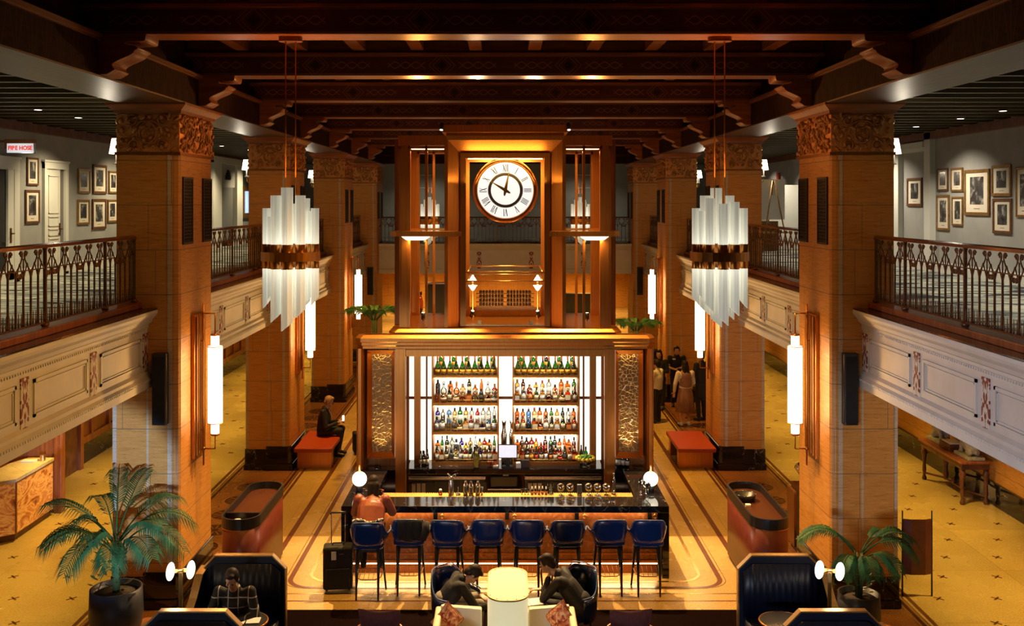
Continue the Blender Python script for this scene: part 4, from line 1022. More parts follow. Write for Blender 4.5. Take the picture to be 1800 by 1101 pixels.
def bottle(shape, g, lab, cap, loc, label, group, sc=1.0, rz=0):
    key = (shape, g, lab, cap)
    if key not in BC:
        prof, lb, R, H, n = SHAPES[shape]; rs = []
        q = PI/4 if n == 4 else 0; k = math.sqrt(2)*.88 if n == 4 else 1
        def ringp(r, z): return [(r*k*math.cos(2*PI*i/n+q), r*k*math.sin(2*PI*i/n+q), z) for i in range(n)]
        b = MB(); b.ring_loft([ringp(r*R if not (n == 4 and r < .6) else r*R, z*H) for r, z in prof], smooth=n > 4); me = b.build('b', G[g])
        d = [me.data]; bpy.data.objects.remove(me)
        if lab:
            b = MB(); b.ring_loft([ringp(R*1.015, lb[0]*H), ringp(R*1.015, lb[1]*H)], smooth=n > 4); o = b.build('l', LM[lab]); d.append(o.data); bpy.data.objects.remove(o)
        else: d.append(None)
        r = prof[-1][0]*R; z = prof[-1][1]*H
        if cap == 'stopper': b = MB().ell((0, 0, z+.03), (.026, .026, .03), 10, 6).cyl((0, 0, z-.005), (0, 0, z+.01), r*1.1, n=10); cm = G['clear'] if g != 'amber' else CM['gold']
        elif cap == 'foil': b = MB().lathe([(r*1.25, -.30*H*.8), (r*1.12, -.05), (r*1.15, 0), (r*1.3, .008), (r*1.3, .022), (r*.9, .026)], 10, (0, 0, z)); cm = CM['foil']
        elif cap == 'pourer': b = MB().cyl((0, 0, z-.005), (0, 0, z+.015), r*1.1, n=8).tube([(0, 0, z+.015), (0, 0, z+.035), (.018, 0, z+.055)], .005, 6); cm = CM['steel']
        else: b = MB().lathe([(r*1.12, -.045), (r*1.12, .005), (r*.9, .012)], 10, (0, 0, z)); cm = CM[cap]
        o = b.build('c', cm); d.append(o.data); bpy.data.objects.remove(o); BC[key] = d
    d = BC[key]
    o = bpy.data.objects.new('bottle', d[0]); C.objects.link(o); o.location = loc; o.scale = (sc, sc, sc); o.rotation_euler = (0, 0, rz); tag(o, label, 'bottle', group)
    if d[1]: c_ = bpy.data.objects.new('bottle_label', d[1]); C.objects.link(c_); c_.parent = o
    c_ = bpy.data.objects.new('bottle_cap', d[2]); C.objects.link(c_); c_.parent = o
    return o
rb = random.Random(11)
PAL = {('left', 0): [('spirit', 'gold', 'white', 'black'), ('flask', 'yellow', 'white', 'gold'), ('spirit', 'clear', 'white', 'gold'), ('square', 'amber', 'cream', 'black'), ('tall', 'clear', 'white', 'steel'), ('spirit', 'violet', 'white', 'black'), ('wine', 'dgreen', 'cream', 'black'), ('spirit', 'red', 'cream', 'gold'), ('spirit', 'gold', 'cream', 'cork'), ('square', 'clear', 'dark', 'black'), ('tall', 'green', 'cream', 'black')],
       ('left', 1): [('square', 'clear', 'white', 'cork'), ('spirit', 'clear', 'white', 'black'), ('flask', 'gold', 'cream', 'black'), ('decanter', 'violet', 'white', 'cork'), ('spirit', 'clear', 'white', 'steel'), ('square', 'gold', 'cream', 'black'), ('spirit', 'blue', 'white', 'white'), ('tall', 'clear', None, 'black'), ('spirit', 'red', 'white', 'red'), ('spirit', 'green', 'white', 'black'), ('spirit', 'clear', 'dark', 'gold')],
       ('left', 2): [('decanter', 'clear', None, 'stopper'), ('flask', 'gold', 'cream', 'cork'), ('tall', 'amber', None, 'black'), ('spirit', 'black', 'dark', 'black'), ('decanter', 'amber', None, 'stopper'), ('flask', 'amber', 'cream', 'gold'), ('decanter', 'red', 'cream', 'cork'), ('square', 'amber', 'orange', 'black'), ('wine', 'dgreen', 'cream', 'black'), ('decanter', 'clear', 'white', 'stopper')],
       ('right', 0): [('spirit', 'amber', 'cream', 'black'), ('wine', 'brown', 'redl', 'black'), ('spirit', 'red', 'cream', 'gold'), ('square', 'amber', 'orange', 'cork'), ('wine', 'dgreen', 'cream', 'black'), ('flask', 'amber', 'redl', 'red'), ('spirit', 'brown', 'cream', 'black'), ('tall', 'amber', 'white', 'gold'), ('wine', 'green', 'dark', 'black'), ('spirit', 'gold', 'yellow', 'red'), ('wine', 'brown', 'orange', 'black')],
       ('right', 1): [('square', 'amber', 'cream', 'black'), ('spirit', 'amber', 'cream', 'black'), ('square', 'gold', 'white', 'cork'), ('flask', 'amber', 'orange', 'black'), ('spirit', 'gold', 'cream', 'red'), ('wine', 'green', 'cream', 'black'), ('spirit', 'clear', 'white', 'black'), ('spirit', 'blue', None, 'steel'), ('square', 'amber', 'orange', 'black'), ('wine', 'dgreen', 'cream', 'black')],
       ('right', 2): [('wine', 'green', 'cream', 'black'), ('flask', 'gold', 'cream', 'black'), ('square', 'gold', 'white', 'cork'), ('spirit', 'gold', 'white', 'cork'), ('square', 'amber', 'cream', 'cork'), ('spirit', 'clear', 'white', 'gold'), ('flask', 'red', None, 'cork'), ('wine', 'dgreen', 'cream', 'black'), ('spirit', 'amber', 'orange', 'gold'), ('spirit', 'gold', 'cream', 'red'), ('wine', 'brown', 'white', 'black')]}
LVN = ['lowest', 'second lowest', 'second highest', 'top']
for nm, (xa, xb) in SH.items():
    for lv in range(3):
        rows = [('front', 17.585, 0.001), ('back', 17.775, .102)] + ([('middle', 17.675, .001)] if lv == 0 else [])
        for row, y, dz in rows:
            n = {0: 13, 1: 11, 2: 10}[lv]; gr = '%s row bottles, %s shelf, %s unit' % (row, LVN[lv], nm)
            for i in range(n):
                p = PAL[(nm, lv)][(i*7 + (3 if row == 'back' else 0) + (5 if row == 'middle' else 0)) % len(PAL[(nm, lv)])] if row != 'front' else PAL[(nm, lv)][(i*3+lv) % len(PAL[(nm, lv)])]
                x = xa+.085 + (xb-xa-.17)*i/(n-1) + rb.uniform(-.006, .006)
                if row == 'back' and lv == 1 and p[0] in ('decanter', 'flask', 'square'): p = ('spirit', *p[1:])
                H = SHAPES[p[0]][3]; sc_ = rb.uniform(.86, 1.0)*(1.0 if row == 'front' else 1.02)
                if row == 'front': sc_ *= .98
                if dz > .05: sc_ = min(sc_, .33/H)
                if lv == 0 and row != 'back': sc_ *= .92
                lab = '%s bottle, %s from the left in the %s row, %s shelf, %s unit' % (GN[p[1]], ORD[i], row, LVN[lv], nm)
                bottle(p[0], p[1], p[2], p[3], (x, y, ZS[lv]+dz), lab, gr, sc_, rb.uniform(-.3, .3))
    for i in range(10):
        bottle('champagne', 'green', 'yellow', 'foil', (xa+.095+(xb-xa-.19)*i/9, 17.59, ZS[3]+.001), 'green champagne bottle, %s from the left in the front row, top shelf, %s unit' % (ORD[i], nm), 'champagne bottles, %s unit' % nm, 1.0)
    for i in range(5):
        bottle('champagne', 'dgreen' if (nm == 'right' and i == 2) else 'green', 'yellow', 'foil', (xa+.15+(xb-xa-.26)*i/4, 17.775, ZS[3]+.102), 'raised green champagne bottle behind, %s from the left, top shelf, %s unit' % (ORD[i], nm), 'champagne bottles, %s unit' % nm, 1.1)
# bottles standing on the back counter
zc = 1.002
for k, (x, g, sh) in enumerate(((-1.475, 'clear', 'wine'), (-1.42, 'brown', 'wine'), (-1.36, 'brown', 'tall'), (-1.44, 'clear', 'spirit'))):
    bottle(sh, g, 'cream', 'black', (x, 17.42+(.10 if k == 3 else 0), zc), '%s bottle on the counter left of the shelves, %s from the left' % (GN[g], ORD[k]), 'bottles at the left end of the back counter', .9)
for k, (x, g, sh) in enumerate(((1.35, 'dgreen', 'tall'), (1.43, 'green', 'wine'), (1.52, 'dgreen', 'champagne'))):
    bottle(sh, g, 'cream', 'black', (x, 17.66, zc), '%s bottle behind the fruit bowl, %s from the left' % (GN[g], ORD[k]), 'bottles behind the fruit bowl', .95)
for k, x in enumerate((1.95, 2.03, 2.11)):
    bottle('wine', 'dgreen', 'white', 'black', (x, 17.22, 1.031), 'wine bottle in the right niche of the cabinet, %s from the left' % ORD[k], 'wine bottles in the right niche', (1.05, .95, .85)[k])
for s, nm in ((-1, 'left'), (1, 'right')):
    for k, (x, y) in enumerate(((2.16, 17.12), (2.22, 17.2)) if s < 0 else ((2.24, 17.12), )):
        q = thing('tea_light', '%s tea light on the niche shelf below the %s textured panel' % (['front', 'rear'][k] if s < 0 else 'single', nm), 'candle', (s*x, y, 1.031))
        MB().lathe([(.028, 0), (.034, .045), (.031, .045), (.026, .005)], 12).build('holder', G['clear'], q); MB().ell((0, 0, .02), (.016, .016, .014), 8, 6).build('flame', 'down', q)
# monitor, pitcher, cat vases, fruit bowl, red ornament
q = thing('monitor', 'white till monitor on a black stand between the bottle shelves', 'monitor', (.045, 17.36, 1.001))
MB().box(-.10, .10, -.06, .08, 0, .02).box(-.035, .035, -.005, .03, .02, .20).build('stand', 'black', q)
MB().box(-.165, .165, -.02, .01, .16, .40).build('bezel', 'black', q, bevel=.005); MB().box(-.153, .153, -.024, -.0205, .175, .388).build('screen', emis('screen_glow', (.80, .84, 1.0), .85), q)
for k, (x, w, cl) in enumerate(((-.21, .09, 'paper'), (.19, .09, 'paper'), (.30, .15, 'black'))):
    tag(MB().box(x+.045-w/2, x+.045+w/2, 17.30, 17.40, 1.001, 1.035+.05*k).build('box', cl, None, bevel=.004), ['small white box left of the till monitor', 'small white box right of the till monitor', 'black box on the counter right of the till monitor'][k], 'box')
q = thing('pitcher', 'yellow drink pitcher on the back counter before the left shelves', 'pitcher', (-.50, 17.33, 1.001))
MB().lathe([(.045, 0), (.055, .02), (.062, .22), (.05, .30), (.056, .38), (.05, .38), (.045, .30), (.056, .21)], 18).build('jug', G['clear'], q); MB().lathe([(.05, .01), (.057, .21), (.03, .27), (.001, .272)], 16).build('drink', mat('yellow_drink', (.85, .70, .12), .3, emit=None), q)
q = thing('red_ornament', 'cluster of red glass candle holders beside the pitcher', 'ornament', (-.235, 17.36, 1.001))
for k in range(7): MB().ell((-.06+.04*(k % 4), .02*(k % 2), .03+.05*(k//4)), (.026, .026, .03), 10, 6).build('holder', ('red_lea' if k % 2 else 'tan_lea'), q)
for k, x in enumerate((-.02, .12)):
    q = thing('cat_vase', '%s cat shaped silver vase behind the till monitor' % ('left' if k == 0 else 'right'), 'vase', (x, 17.60, 1.001), 0, 'cat shaped vases')
    MB().lathe([(.045, 0), (.05, .02), (.05, .42), (.055, .50), (.030, .60), (.028, .66), (.034, .70), (.02, .735)], 14).build('body', 'chrome' if k else 'steel', q)
    b = MB()
    for s in (-1, 1): b.cyl((s*.022, 0, .715), (s*.034, 0, .775), .014, .001, 6)
    b.build('ears', 'black', q); MB().ell((0, -.02, .70), (.026, .02, .028), 10, 6).build('face', 'black' if k == 0 else 'steel', q)
bw = thing('fruit_bowl', 'glass fruit bowl at the right end of the back counter', 'bowl', (1.40, 17.36, 1.001))
MB().lathe([(.06, 0), (.06, .01), (.03, .03), (.09, .06), (.17, .15), (.165, .15), (.085, .07), (.02, .04)], 22).build('dish', G['clear'], bw)
b = MB().lathe([(.02, .045), (.08, .075), (.13, .11), (.10, .13), (.001, .14)], 18).build('fruit_peel', 'red_lea', bw)
for k in range(13):
    a = k/13*2*PI; tag(MB().ell((1.40+.15*math.cos(a), 17.36+.15*math.sin(a), 1.163), (.036, .03, .028), 10, 7, (0, 0, a)).build('lemon', mat('lemon_skin', (.85, .58, .03), .45) if k == 0 else 'lemon'), 'yellow lemon on the %s rim of the fruit bowl, %s of its side' % ('rear' if k < 7 else 'front', ORD[k if k < 7 else k-7]), 'lemon', 'lemons in the fruit bowl')
    if k == 0: M['lemon'] = bpy.data.materials['lemon_skin']; M['lime'] = mat('lime_skin', (.16, .38, .03), .45)
for k in range(9):
    r = .085 if k < 7 else .03; a = k/7*2*PI if k < 7 else k*2.2
    tag(MB().ell((1.40+r*math.cos(a), 17.36+r*math.sin(a), 1.175 + (.02 if k > 6 else 0)), (.03, .027, .027), 10, 7).build('lime', 'lime'), ('green lime on top of the heap in the fruit bowl, %s' % ['left one', 'right one'][k-7]) if k > 6 else 'green lime in the lower ring of the fruit bowl, %s from the right' % ORD[k], 'lime', 'limes in the fruit bowl')
# ------------------------------------------------------------------ things on the bar top
zb = 1.073; YB = 15.48
q = thing('cream_siphon', 'brushed steel cream siphon standing on the bar mat', 'siphon', (-.84, YB, zb))
MB().lathe([(.038, 0), (.042, .01), (.042, .19), (.03, .23), (.03, .25), (.034, .25), (.034, .27), (.012, .29)], 18).build('flask', 'steel', q)
MB().tube([(0, 0, .27), (-.02, 0, .30), (-.055, 0, .33)], .011, 8).tube([(0, 0, .27), (.03, 0, .30), (.065, 0, .325), (.075, 0, .25)], .008, 8).build('lever', 'steel', q)
q = thing('jar', 'small jar with white lid on the bar mat by the siphon', 'jar', (-1.005, YB, zb))
MB().lathe([(.028, 0), (.03, .01), (.03, .05), (.02, .06)], 14).build('body', G['amber'], q); MB().lathe([(.022, .06), (.024, .075), (.018, .09)], 14).build('lid', 'paper', q)
q = thing('bar_strainer', 'steel bar strainer with upright handle beside the shakers', 'strainer', (-.73, YB, zb))
MB().lathe([(.035, 0), (.038, .01), (.03, .03), (.001, .03)], 14).cyl((0, 0, .03), (0, 0, .12), .006, n=6).build('body', 'steel', q)
sk = thing('cocktail_shaker', 'polished steel shaker, leftmost of the three on the bar mat', 'shaker', (-.615, YB, zb), 0, 'three cocktail shakers')
MB().lathe([(.034, 0), (.036, .01), (.044, .13), (.044, .14)], 18).build('cup', 'chrome', sk); MB().lathe([(.045, .135), (.043, .155), (.022, .18), (.02, .185)], 18).build('lid', 'chrome', sk); MB().lathe([(.02, .185), (.018, .21), (.008, .225)], 12).build('cap', 'chrome', sk)
freeze(sk); dup_fast(sk, (-.53, YB-.02, zb), 0, 'polished steel shaker in the middle of the three on the bar mat'); dup_fast(sk, (-.425, YB, zb), 0, 'polished steel shaker, rightmost of the three on the bar mat')
q = thing('jigger', 'small double ended steel jigger right of the shakers', 'jigger', (-.36, YB, zb)); MB().lathe([(.02, 0), (.008, .05), (.008, .06), (.022, .12), (.018, .12)], 14).build('cup', 'chrome', q)
bt = thing('dropper_bottle', 'amber dropper bottle with pale label, first from the left in the tray', 'bottle', (.42, YB, zb), 0, 'dropper bottles on the bar mat')
MB().lathe([(.02, 0), (.022, .005), (.022, .065), (.01, .08), (.01, .09)], 12).build('body', G['brown'], bt); MB().cyl((0, 0, .015), (0, 0, .055), .0226, n=12).build('bottle_label', LM['orange'], bt); MB().lathe([(.012, .09), (.012, .105), (.007, .11), (.007, .13)], 8).build('dropper', 'paper', bt)
freeze(bt)
for k in range(1, 5): dup_fast(bt, (.42+k*.054, YB + (.02 if k % 2 else 0), zb), 0, 'amber dropper bottle with pale label, %s from the left in the tray' % ORD[k])
for k in range(3):
    q = thing('small_glass', 'small dark cordial glass left of the dropper bottles, %s from the left' % ORD[k], 'glass', (.26+k*.05, YB+.02, zb), 0, 'small dark glasses'); MB().lathe([(.016, 0), (.005, .01), (.005, .03), (.022, .06), (.02, .09)], 12).build('bowl', G['brown'], q)
q = thing('mixing_glass', 'stack of clear cut mixing glasses on the bar mat', 'glass', (.71, YB+.05, zb)); MB().lathe([(.045, 0), (.05, .01), (.052, .15), (.047, .15), (.044, .02)], 16).build('glass', G['clear'], q); MB().lathe([(.053, .05), (.053, .056), (.0535, .09), (.053, .10)], 16).build('cut_band', G['clear'], q)
cg = thing('coupe_glass', 'upturned silver rimmed coupe, leftmost of the five on the bar mat', 'glass', (.865, YB, zb), 0, 'five coupes on the bar mat')
MB().lathe([(.032, 0), (.030, .004), (.006, .012), (.005, .05)], 16).build('stem', G['clear'], cg); MB().lathe([(.005, .05), (.035, .06), (.058, .09), (.062, .125), (.050, .155), (.02, .175), (.001, .178)], 20).build('bowl', 'chrome', cg)
freeze(cg)
for k, x in enumerate((1.01, 1.30, 1.435, 1.575)): dup_fast(cg, (x, YB + (.01 if k % 2 else 0), zb), 0, 'upturned silver rimmed coupe, %s from the left of the five' % ORD[k+1])
q = thing('card_reader', 'white and grey card reader standing among the coupes', 'card reader', (1.155, YB, zb)); MB().prism([(-.05, 0), (.05, 0), (.03, .16), (-.06, .17)], -.035, .035, 'x').build('body', 'steel', q, bevel=.006); MB().box(-.03, .03, -.055, -.045, .09, .15).build('screen', 'black', q)
q = bottle('tall', 'clear', None, 'steel', (1.69, YB+.04, zb), 'clear water bottle at the right of the coupes', None, 1.0)
for k, (x, y) in enumerate(((2.10, 15.45), (2.19, 15.52), (2.12, 15.60), (2.21, 15.38))):
    q = thing('wine_glass', 'stemmed glass on the right bar corner, %s by the globe lamp' % ['front left', 'rear right', 'rear left', 'front right'][k], 'glass', (x, y, 1.081), 0, 'glasses on the right bar corner')
    MB().lathe([(.032, 0), (.030, .004), (.005, .01), (.004, .09)], 16).build('stem', G['clear'], q); MB().lathe([(.004, .09), (.035, .115), (.042, .15), (.034, .20), (.031, .20), (.038, .15)], 18).build('bowl', G['clear'], q)
for s, nm in ((-1, 'left'), (1, 'right')):
    q = thing('globe_lamp', 'glowing globe lamp with brass finial on the %s end of the bar' % nm, 'lamp', (s*2.285, 15.62, 1.081))
    MB().cyl((0, 0, 0), (0, 0, .10), .055, n=20).build('base', 'black', q); MB().ell((0, 0, .20), (.115, .115, .115), 28, 18).build('globe', 'glow', q); MB().lathe([(.022, .305), (.022, .40), (.012, .415)], 12).build('finial', 'brass', q)
    lamp('POINT', 'globe_bulb', (s*2.285, 15.45, 1.40), 6, WHITE, .1)
    # small menu or napkin holder
MB_ = MB(); MB_.box(-2.08, -1.90, 15.42, 15.46, 1.081, 1.17); tag(MB_.build('napkin_holder', 'black', None), 'black napkin holder on the bar right of the left globe lamp', 'napkin holder')
q = thing('drink_bottle', 'orange capped drink bottle beside the person in the rust jacket', 'bottle', (-1.86, 15.12, 1.081)); MB().lathe([(.03, 0), (.032, .01), (.032, .09), (.014, .13), (.014, .15)], 14).build('body', G['amber'], q); MB().cyl((0, 0, .15), (0, 0, .175), .017, n=10).build('cap', 'red_lea', q)
# ------------------------------------------------------------------ framed photographs on the mezzanine walls
def photo_mat(name, seed, warm=False):
    m = mat(name, (.2, .2, .2), .25, spec=.6, coat=.5); t = NT(m); v = t.coord((1, 1, 1)); mp = t.n.new('ShaderNodeMapping'); mp.inputs['Location'].default_value = (seed*3.1, seed, seed*1.7); t.link(v, mp.inputs[0])
    f = t.noise(mp.outputs[0], 5.5, 5, .6, .5); t.col(t.ramp(f, [(.35, (.015, .015, .016)), (.52, (.07, .07, .07)), (.60, (.22, .21, .19)), (.68, (.45, .43, .38))])); return m
PM = [photo_mat('photograph_%s' % 'abcd'[k], k+1) for k in range(4)]
M['gilt'] = noisy('gilt_frame', (.24, .12, .03), (.36, .20, .06), (1, 1, 1), 12, .35, .5)
M['walnut'] = noisy('walnut_frame', (.09, .035, .012), (.14, .06, .02), (1, 1, 1), 12, .4)
M['matb'] = mat('mat_board', (.66, .60, .48), .6)
FR = [(-1, 46, 66, 277, 326, 'walnut', 'upper of the two walnut framed photographs beside the first white door'), (-1, 43, 68, 334, 393, 'walnut', 'lower, taller walnut framed photograph beside the first white door'),
      (-1, 136, 157, 297, 340, 'gilt', 'small gilt framed photograph, upper left of the six near the left column'), (-1, 162, 186, 290, 341, 'walnut', 'dark framed print, upper middle of the six, bright with reflected lamp light'), (-1, 190, 206, 301, 340, 'gilt', 'small gilt framed photograph, upper right of the six near the left column'),
      (-1, 135, 156, 351, 395, 'gilt', 'small gilt framed photograph, lower left of the six near the left column'), (-1, 161, 185, 350, 403, 'walnut', 'dark framed photograph, lower middle and tallest of the six'), (-1, 188, 205, 351, 391, 'gilt', 'small gilt framed photograph, lower right of the six near the left column'),
      (1, 1596, 1622, 313, 363, 'walnut', 'walnut framed photograph alone between the two white wall trims'), (1, 1649, 1668, 296, 336, 'walnut', 'small frame at the upper left of the right wall group, bright with reflection'), (1, 1673, 1694, 295, 337, 'gilt', 'small gilt framed photograph, second in the upper row of the right wall'),
      (1, 1697, 1741, 298, 379, 'gilt', 'largest gilt framed photograph, in the middle of the right wall group'), (1, 1745, 1779, 290, 345, 'gilt', 'gilt framed photograph at the upper right of the largest one'), (1, 1788, 1815, 294, 382, 'gilt', 'gilt frame cut by the right edge of the picture'),
      (1, 1648, 1670, 343, 405, 'gilt', 'tall narrow gilt frame at the lower left of the right wall group'), (1, 1675, 1694, 346, 397, 'gilt', 'narrow gilt frame between the tall narrow one and the largest'), (1, 1747, 1780, 349, 411, 'walnut', 'dark walnut framed photograph at the lower right of the largest one')]
for k, (s, xa, xb, ya, yb, fm, lb) in enumerate(FR):
    Ya, Yb = sorted((1750*XW/abs(xa-888), 1750*XW/abs(xb-888))); Y = (Ya+Yb)/2
    z1, z0 = 5.63-(ya-355)*Y/1750, 5.63-(yb-355)*Y/1750; w, h = Yb-Ya, z1-z0
    q = thing('picture_frame', lb, 'picture', (s*(XW-.002), Y, (z0+z1)/2), PI/2 if s < 0 else -PI/2, 'framed photographs on the mezzanine walls')   # local: x along wall, -y into the room
    # after rotation local -y must point to the hall
    d = -1; fw = .035*min(1.8, w/.45)
    b = MB(); b.box(-w/2, w/2, d*.03, 0, h/2-fw, h/2).box(-w/2, w/2, d*.03, 0, -h/2, -h/2+fw).box(-w/2, -w/2+fw, d*.03, 0, -h/2+fw, h/2-fw).box(w/2-fw, w/2, d*.03, 0, -h/2+fw, h/2-fw); b.build('frame', fm, q, bevel=.005)
    MB().box(-w/2+fw, w/2-fw, d*.014, 0, -h/2+fw, h/2-fw).build('mat_board', 'matb', q)
    mw = w*.17; MB().box(-w/2+fw+mw, w/2-fw-mw, d*.017, d*.014, -h/2+fw+h*.17, h/2-fw-h*.09).build('photograph', PM[k % 4], q)
    MB().box(-w*.12, w*.12, d*.015, d*.014, -h/2+fw+h*.07, -h/2+fw+h*.085).build('caption_line', 'walnut', q)
# ------------------------------------------------------------------ doors and white trims
def wall_x(s, y0, y1, z0, z1, d0, d1): return (*sorted((s*(XW-d0), s*(XW-d1))), y0, y1, z0, z1)
M['door_dark'] = mat('dark_opening', (.008, .008, .008), .6)
dn = 0
def casing(b, s, y0, y1, z1, w=.14, z0=ZM):
    b.box(*wall_x(s, y0, y0+w, z0, z1, 0, .06)).box(*wall_x(s, y1-w, y1, z0, z1, 0, .06)).box(*wall_x(s, y0, y1, z1-w, z1, 0, .065)).box(*wall_x(s, y0-.03, y1+.03, z1, z1+.04, 0, .08))
r = structure('door_1'); b = MB(); casing(b, -1, 17.0, 18.55, 6.42, .2); b.build('casing', 'white_paint', r)
MB().box(*wall_x(-1, 17.2, 18.15, ZM, 6.22, -.05, .01)).build('dark_doorway', 'door_dark', r); MB().box(*wall_x(-1, 18.13, 18.36, ZM, 6.22, 0, .05)).build('leaf', 'white_paint', r)
MB().cyl((-XW+.05, 18.22, 5.05), (-XW+.12, 18.22, 5.05), .015, n=8).cyl((-XW+.12, 18.22, 5.05), (-XW+.12, 18.10, 5.05), .014, n=8).box(-XW+.05, -XW+.06, 18.19, 18.25, 4.88, 5.15).build('door_handle', 'iron', r)
r = structure('door_2'); b = MB(); casing(b, -1, 19.55, 20.62, 6.42, .13); b.build('casing', 'white_paint', r)
MB().box(*wall_x(-1, 19.68, 20.28, ZM, 6.30, 0, .035)).build('leaf', 'white_paint', r)
b = MB()
for z0, z1 in ((5.40, 6.16), (5.14, 5.34), (4.95, 5.09), (4.3, 4.9)):
    for a in ((19.75, 20.20, z0, z0+.02), (19.75, 20.20, z1-.02, z1), (19.75, 19.77, z0, z1), (20.18, 20.20, z0, z1)): b.box(*wall_x(-1, *a, .035, .05))
b.build('panel_moulding', 'cream', r)
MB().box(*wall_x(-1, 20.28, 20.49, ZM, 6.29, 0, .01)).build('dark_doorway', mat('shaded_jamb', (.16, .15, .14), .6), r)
MB().box(*wall_x(-1, 20.22, 20.27, 4.95, 5.2, .035, .05)).cyl((-XW+.05, 20.24, 5.08), (-XW+.11, 20.24, 5.08), .014, n=8).cyl((-XW+.11, 20.24, 5.08), (-XW+.11, 20.13, 5.08), .013, n=8).build('door_handle', 'iron', r)
# tall cased opening between the first and second columns
r = structure('door_3'); b = MB(); b.box(*wall_x(-1, 30.6, 31.5, ZM, 7.05, 0, .14)).box(*wall_x(-1, 33.3, 34.0, ZM, 7.05, 0, .14)).box(*wall_x(-1, 30.6, 34.0, 6.85, 7.05, 0, .16)); b.build('casing', 'white_paint', r)
MB().box(*wall_x(-1, 31.5, 33.3, 6.1, 6.85, 0, .06)).build('transom_panel', 'grey_wall', r); MB().box(*wall_x(-1, 31.7, 33.1, ZM, 6.1, 0, .05)).build('leaf', mat('grey_door', (.17, .17, .165), .4), r)
b = MB(); b.box(*wall_x(-1, 32.15, 32.75, 6.35, 6.5, .06, .09)).box(*wall_x(-1, 32.25, 32.65, 6.5, 6.58, .06, .09)).box(*wall_x(-1, 32.38, 32.52, 6.58, 6.66, .06, .09)); b.build('emblem', 'black', r)
# right wall trims
b = MB(); b.box(*wall_x(1, 21.05, 21.35, ZM, 7.1, 0, .12)); b.build('trim_4', 'white_paint', None, kind='structure')
b = MB(); b.box(*wall_x(1, 22.75, 23.1, ZM, 7.1, 0, .12)).box(*wall_x(1, 21.35, 23.1, 6.72, 6.80, 0, .10)).box(*wall_x(1, 21.35, 23.1, 6.80, 6.92, 0, .16)); b.build('trim_5', 'white_paint', None, kind='structure')
# FIRE HOSE sign
q = thing('fire_hose_sign', 'lit FIRE HOSE sign with red letters hanging high on the left wall', 'sign', (-8.56, 17.6, 6.60), 0)
q.scale = (.56, .6, .62)
MB().box(-.42, .42, -.045, .045, -.17, .10).build('light_box', emis('sign_glow', (.95, .97, 1.0), .5), q)
MB().box(-.96, -.48, -.03, .03, .13, .19).build('wall_bracket', 'bronze_d', q)
MB().box(-.48, .46, -.07, .07, .10, .22).box(-.50, -.42, -.05, .05, -.05, .12).build('housing', 'bronze_d', q)
MB().box(-.435, .435, -.05, .05, -.18, -.165).box(-.435, -.42, -.05, .05, -.18, .10).box(.42, .435, -.05, .05, -.18, .10).build('edge_frame', 'steel', q)
text_mesh('lettering', 'FIRE HOSE', .165, emis('red_letters', (1.0, .03, .0), .6, (.6, .02, .01)), q, (0, -.049, -.035), (PI/2, 0, 0), offset=.006)
lamp('POINT', 'sign_glow_source', (-8.56, 17.3, 6.5), 1.0, (.9, .95, 1), .1)
# small blue screen in gilt frame, dark bin (between first and second left columns)
q = thing('wall_screen', 'small blue lit screen in a gilt frame on the left mezzanine', 'screen', (-XW, 34.8, 5.62), PI/2)
MB().box(-.5, .5, -.08, 0, -.55, .55).build('frame', 'gilt', q); MB().box(-.25, .25, -.10, -.08, -.38, .38).build('display', emis('blue_screen', (.12, .35, 1.0), 1.6), q)
tag(MB().prism(rrect(-8.95, -8.45, 36.4, 36.9, .08), ZM+.001, 5.1, 'z').build('waste_bin', 'black'), 'black bin by the wall on the left mezzanine', 'bin')
# right mezzanine: easel with board, white display panels
q = thing('easel', 'wooden easel holding a blank white board on the right mezzanine', 'easel', (7.95, 29.5, ZM), .1)
for x0, x1 in ((-.06, -.38), (.06, .42)): MB().tube([(x0*.4, 0, 2.12), (x1, -.12, 0)], .022, 6).build('leg', 'gilt', q)
MB().tube([(0, 0, 2.1), (0, .7, 0)], .022, 6).build('leg', 'gilt', q)
MB().box(-.40, .40, -.16, -.10, .55, .60).build('ledge', 'gilt', q)
tag(MB().box(7.42, 8.32, 29.62, 29.66, 5.10, 6.30).build('display_board', 'paper'), 'large blank cream board behind the easel legs', 'board')
q = thing('folding_screen', 'tall white display panel right of the easel', 'panel', (9.0, 30.6, ZM)); MB().box(-.95, .08, -.02, .02, 0, 2.0).build('board', 'white_paint', q); MB().box(-.9, .0, -.1, .1, 0, .03).build('foot', 'steel', q)
tag(MB().box(7.5, 8.2, 29.9, 30.3, ZM, 5.05).build('plinth_box', 'iron'), 'dark box standing below the easel', 'box')
tag(MB().box(-.03, .03, -.12, .12, -.14, .14).build('call_box', 'red_lea', None, loc=(9.05, 33.0, 6.45)), 'small red box high on the right mezzanine wall', 'alarm')
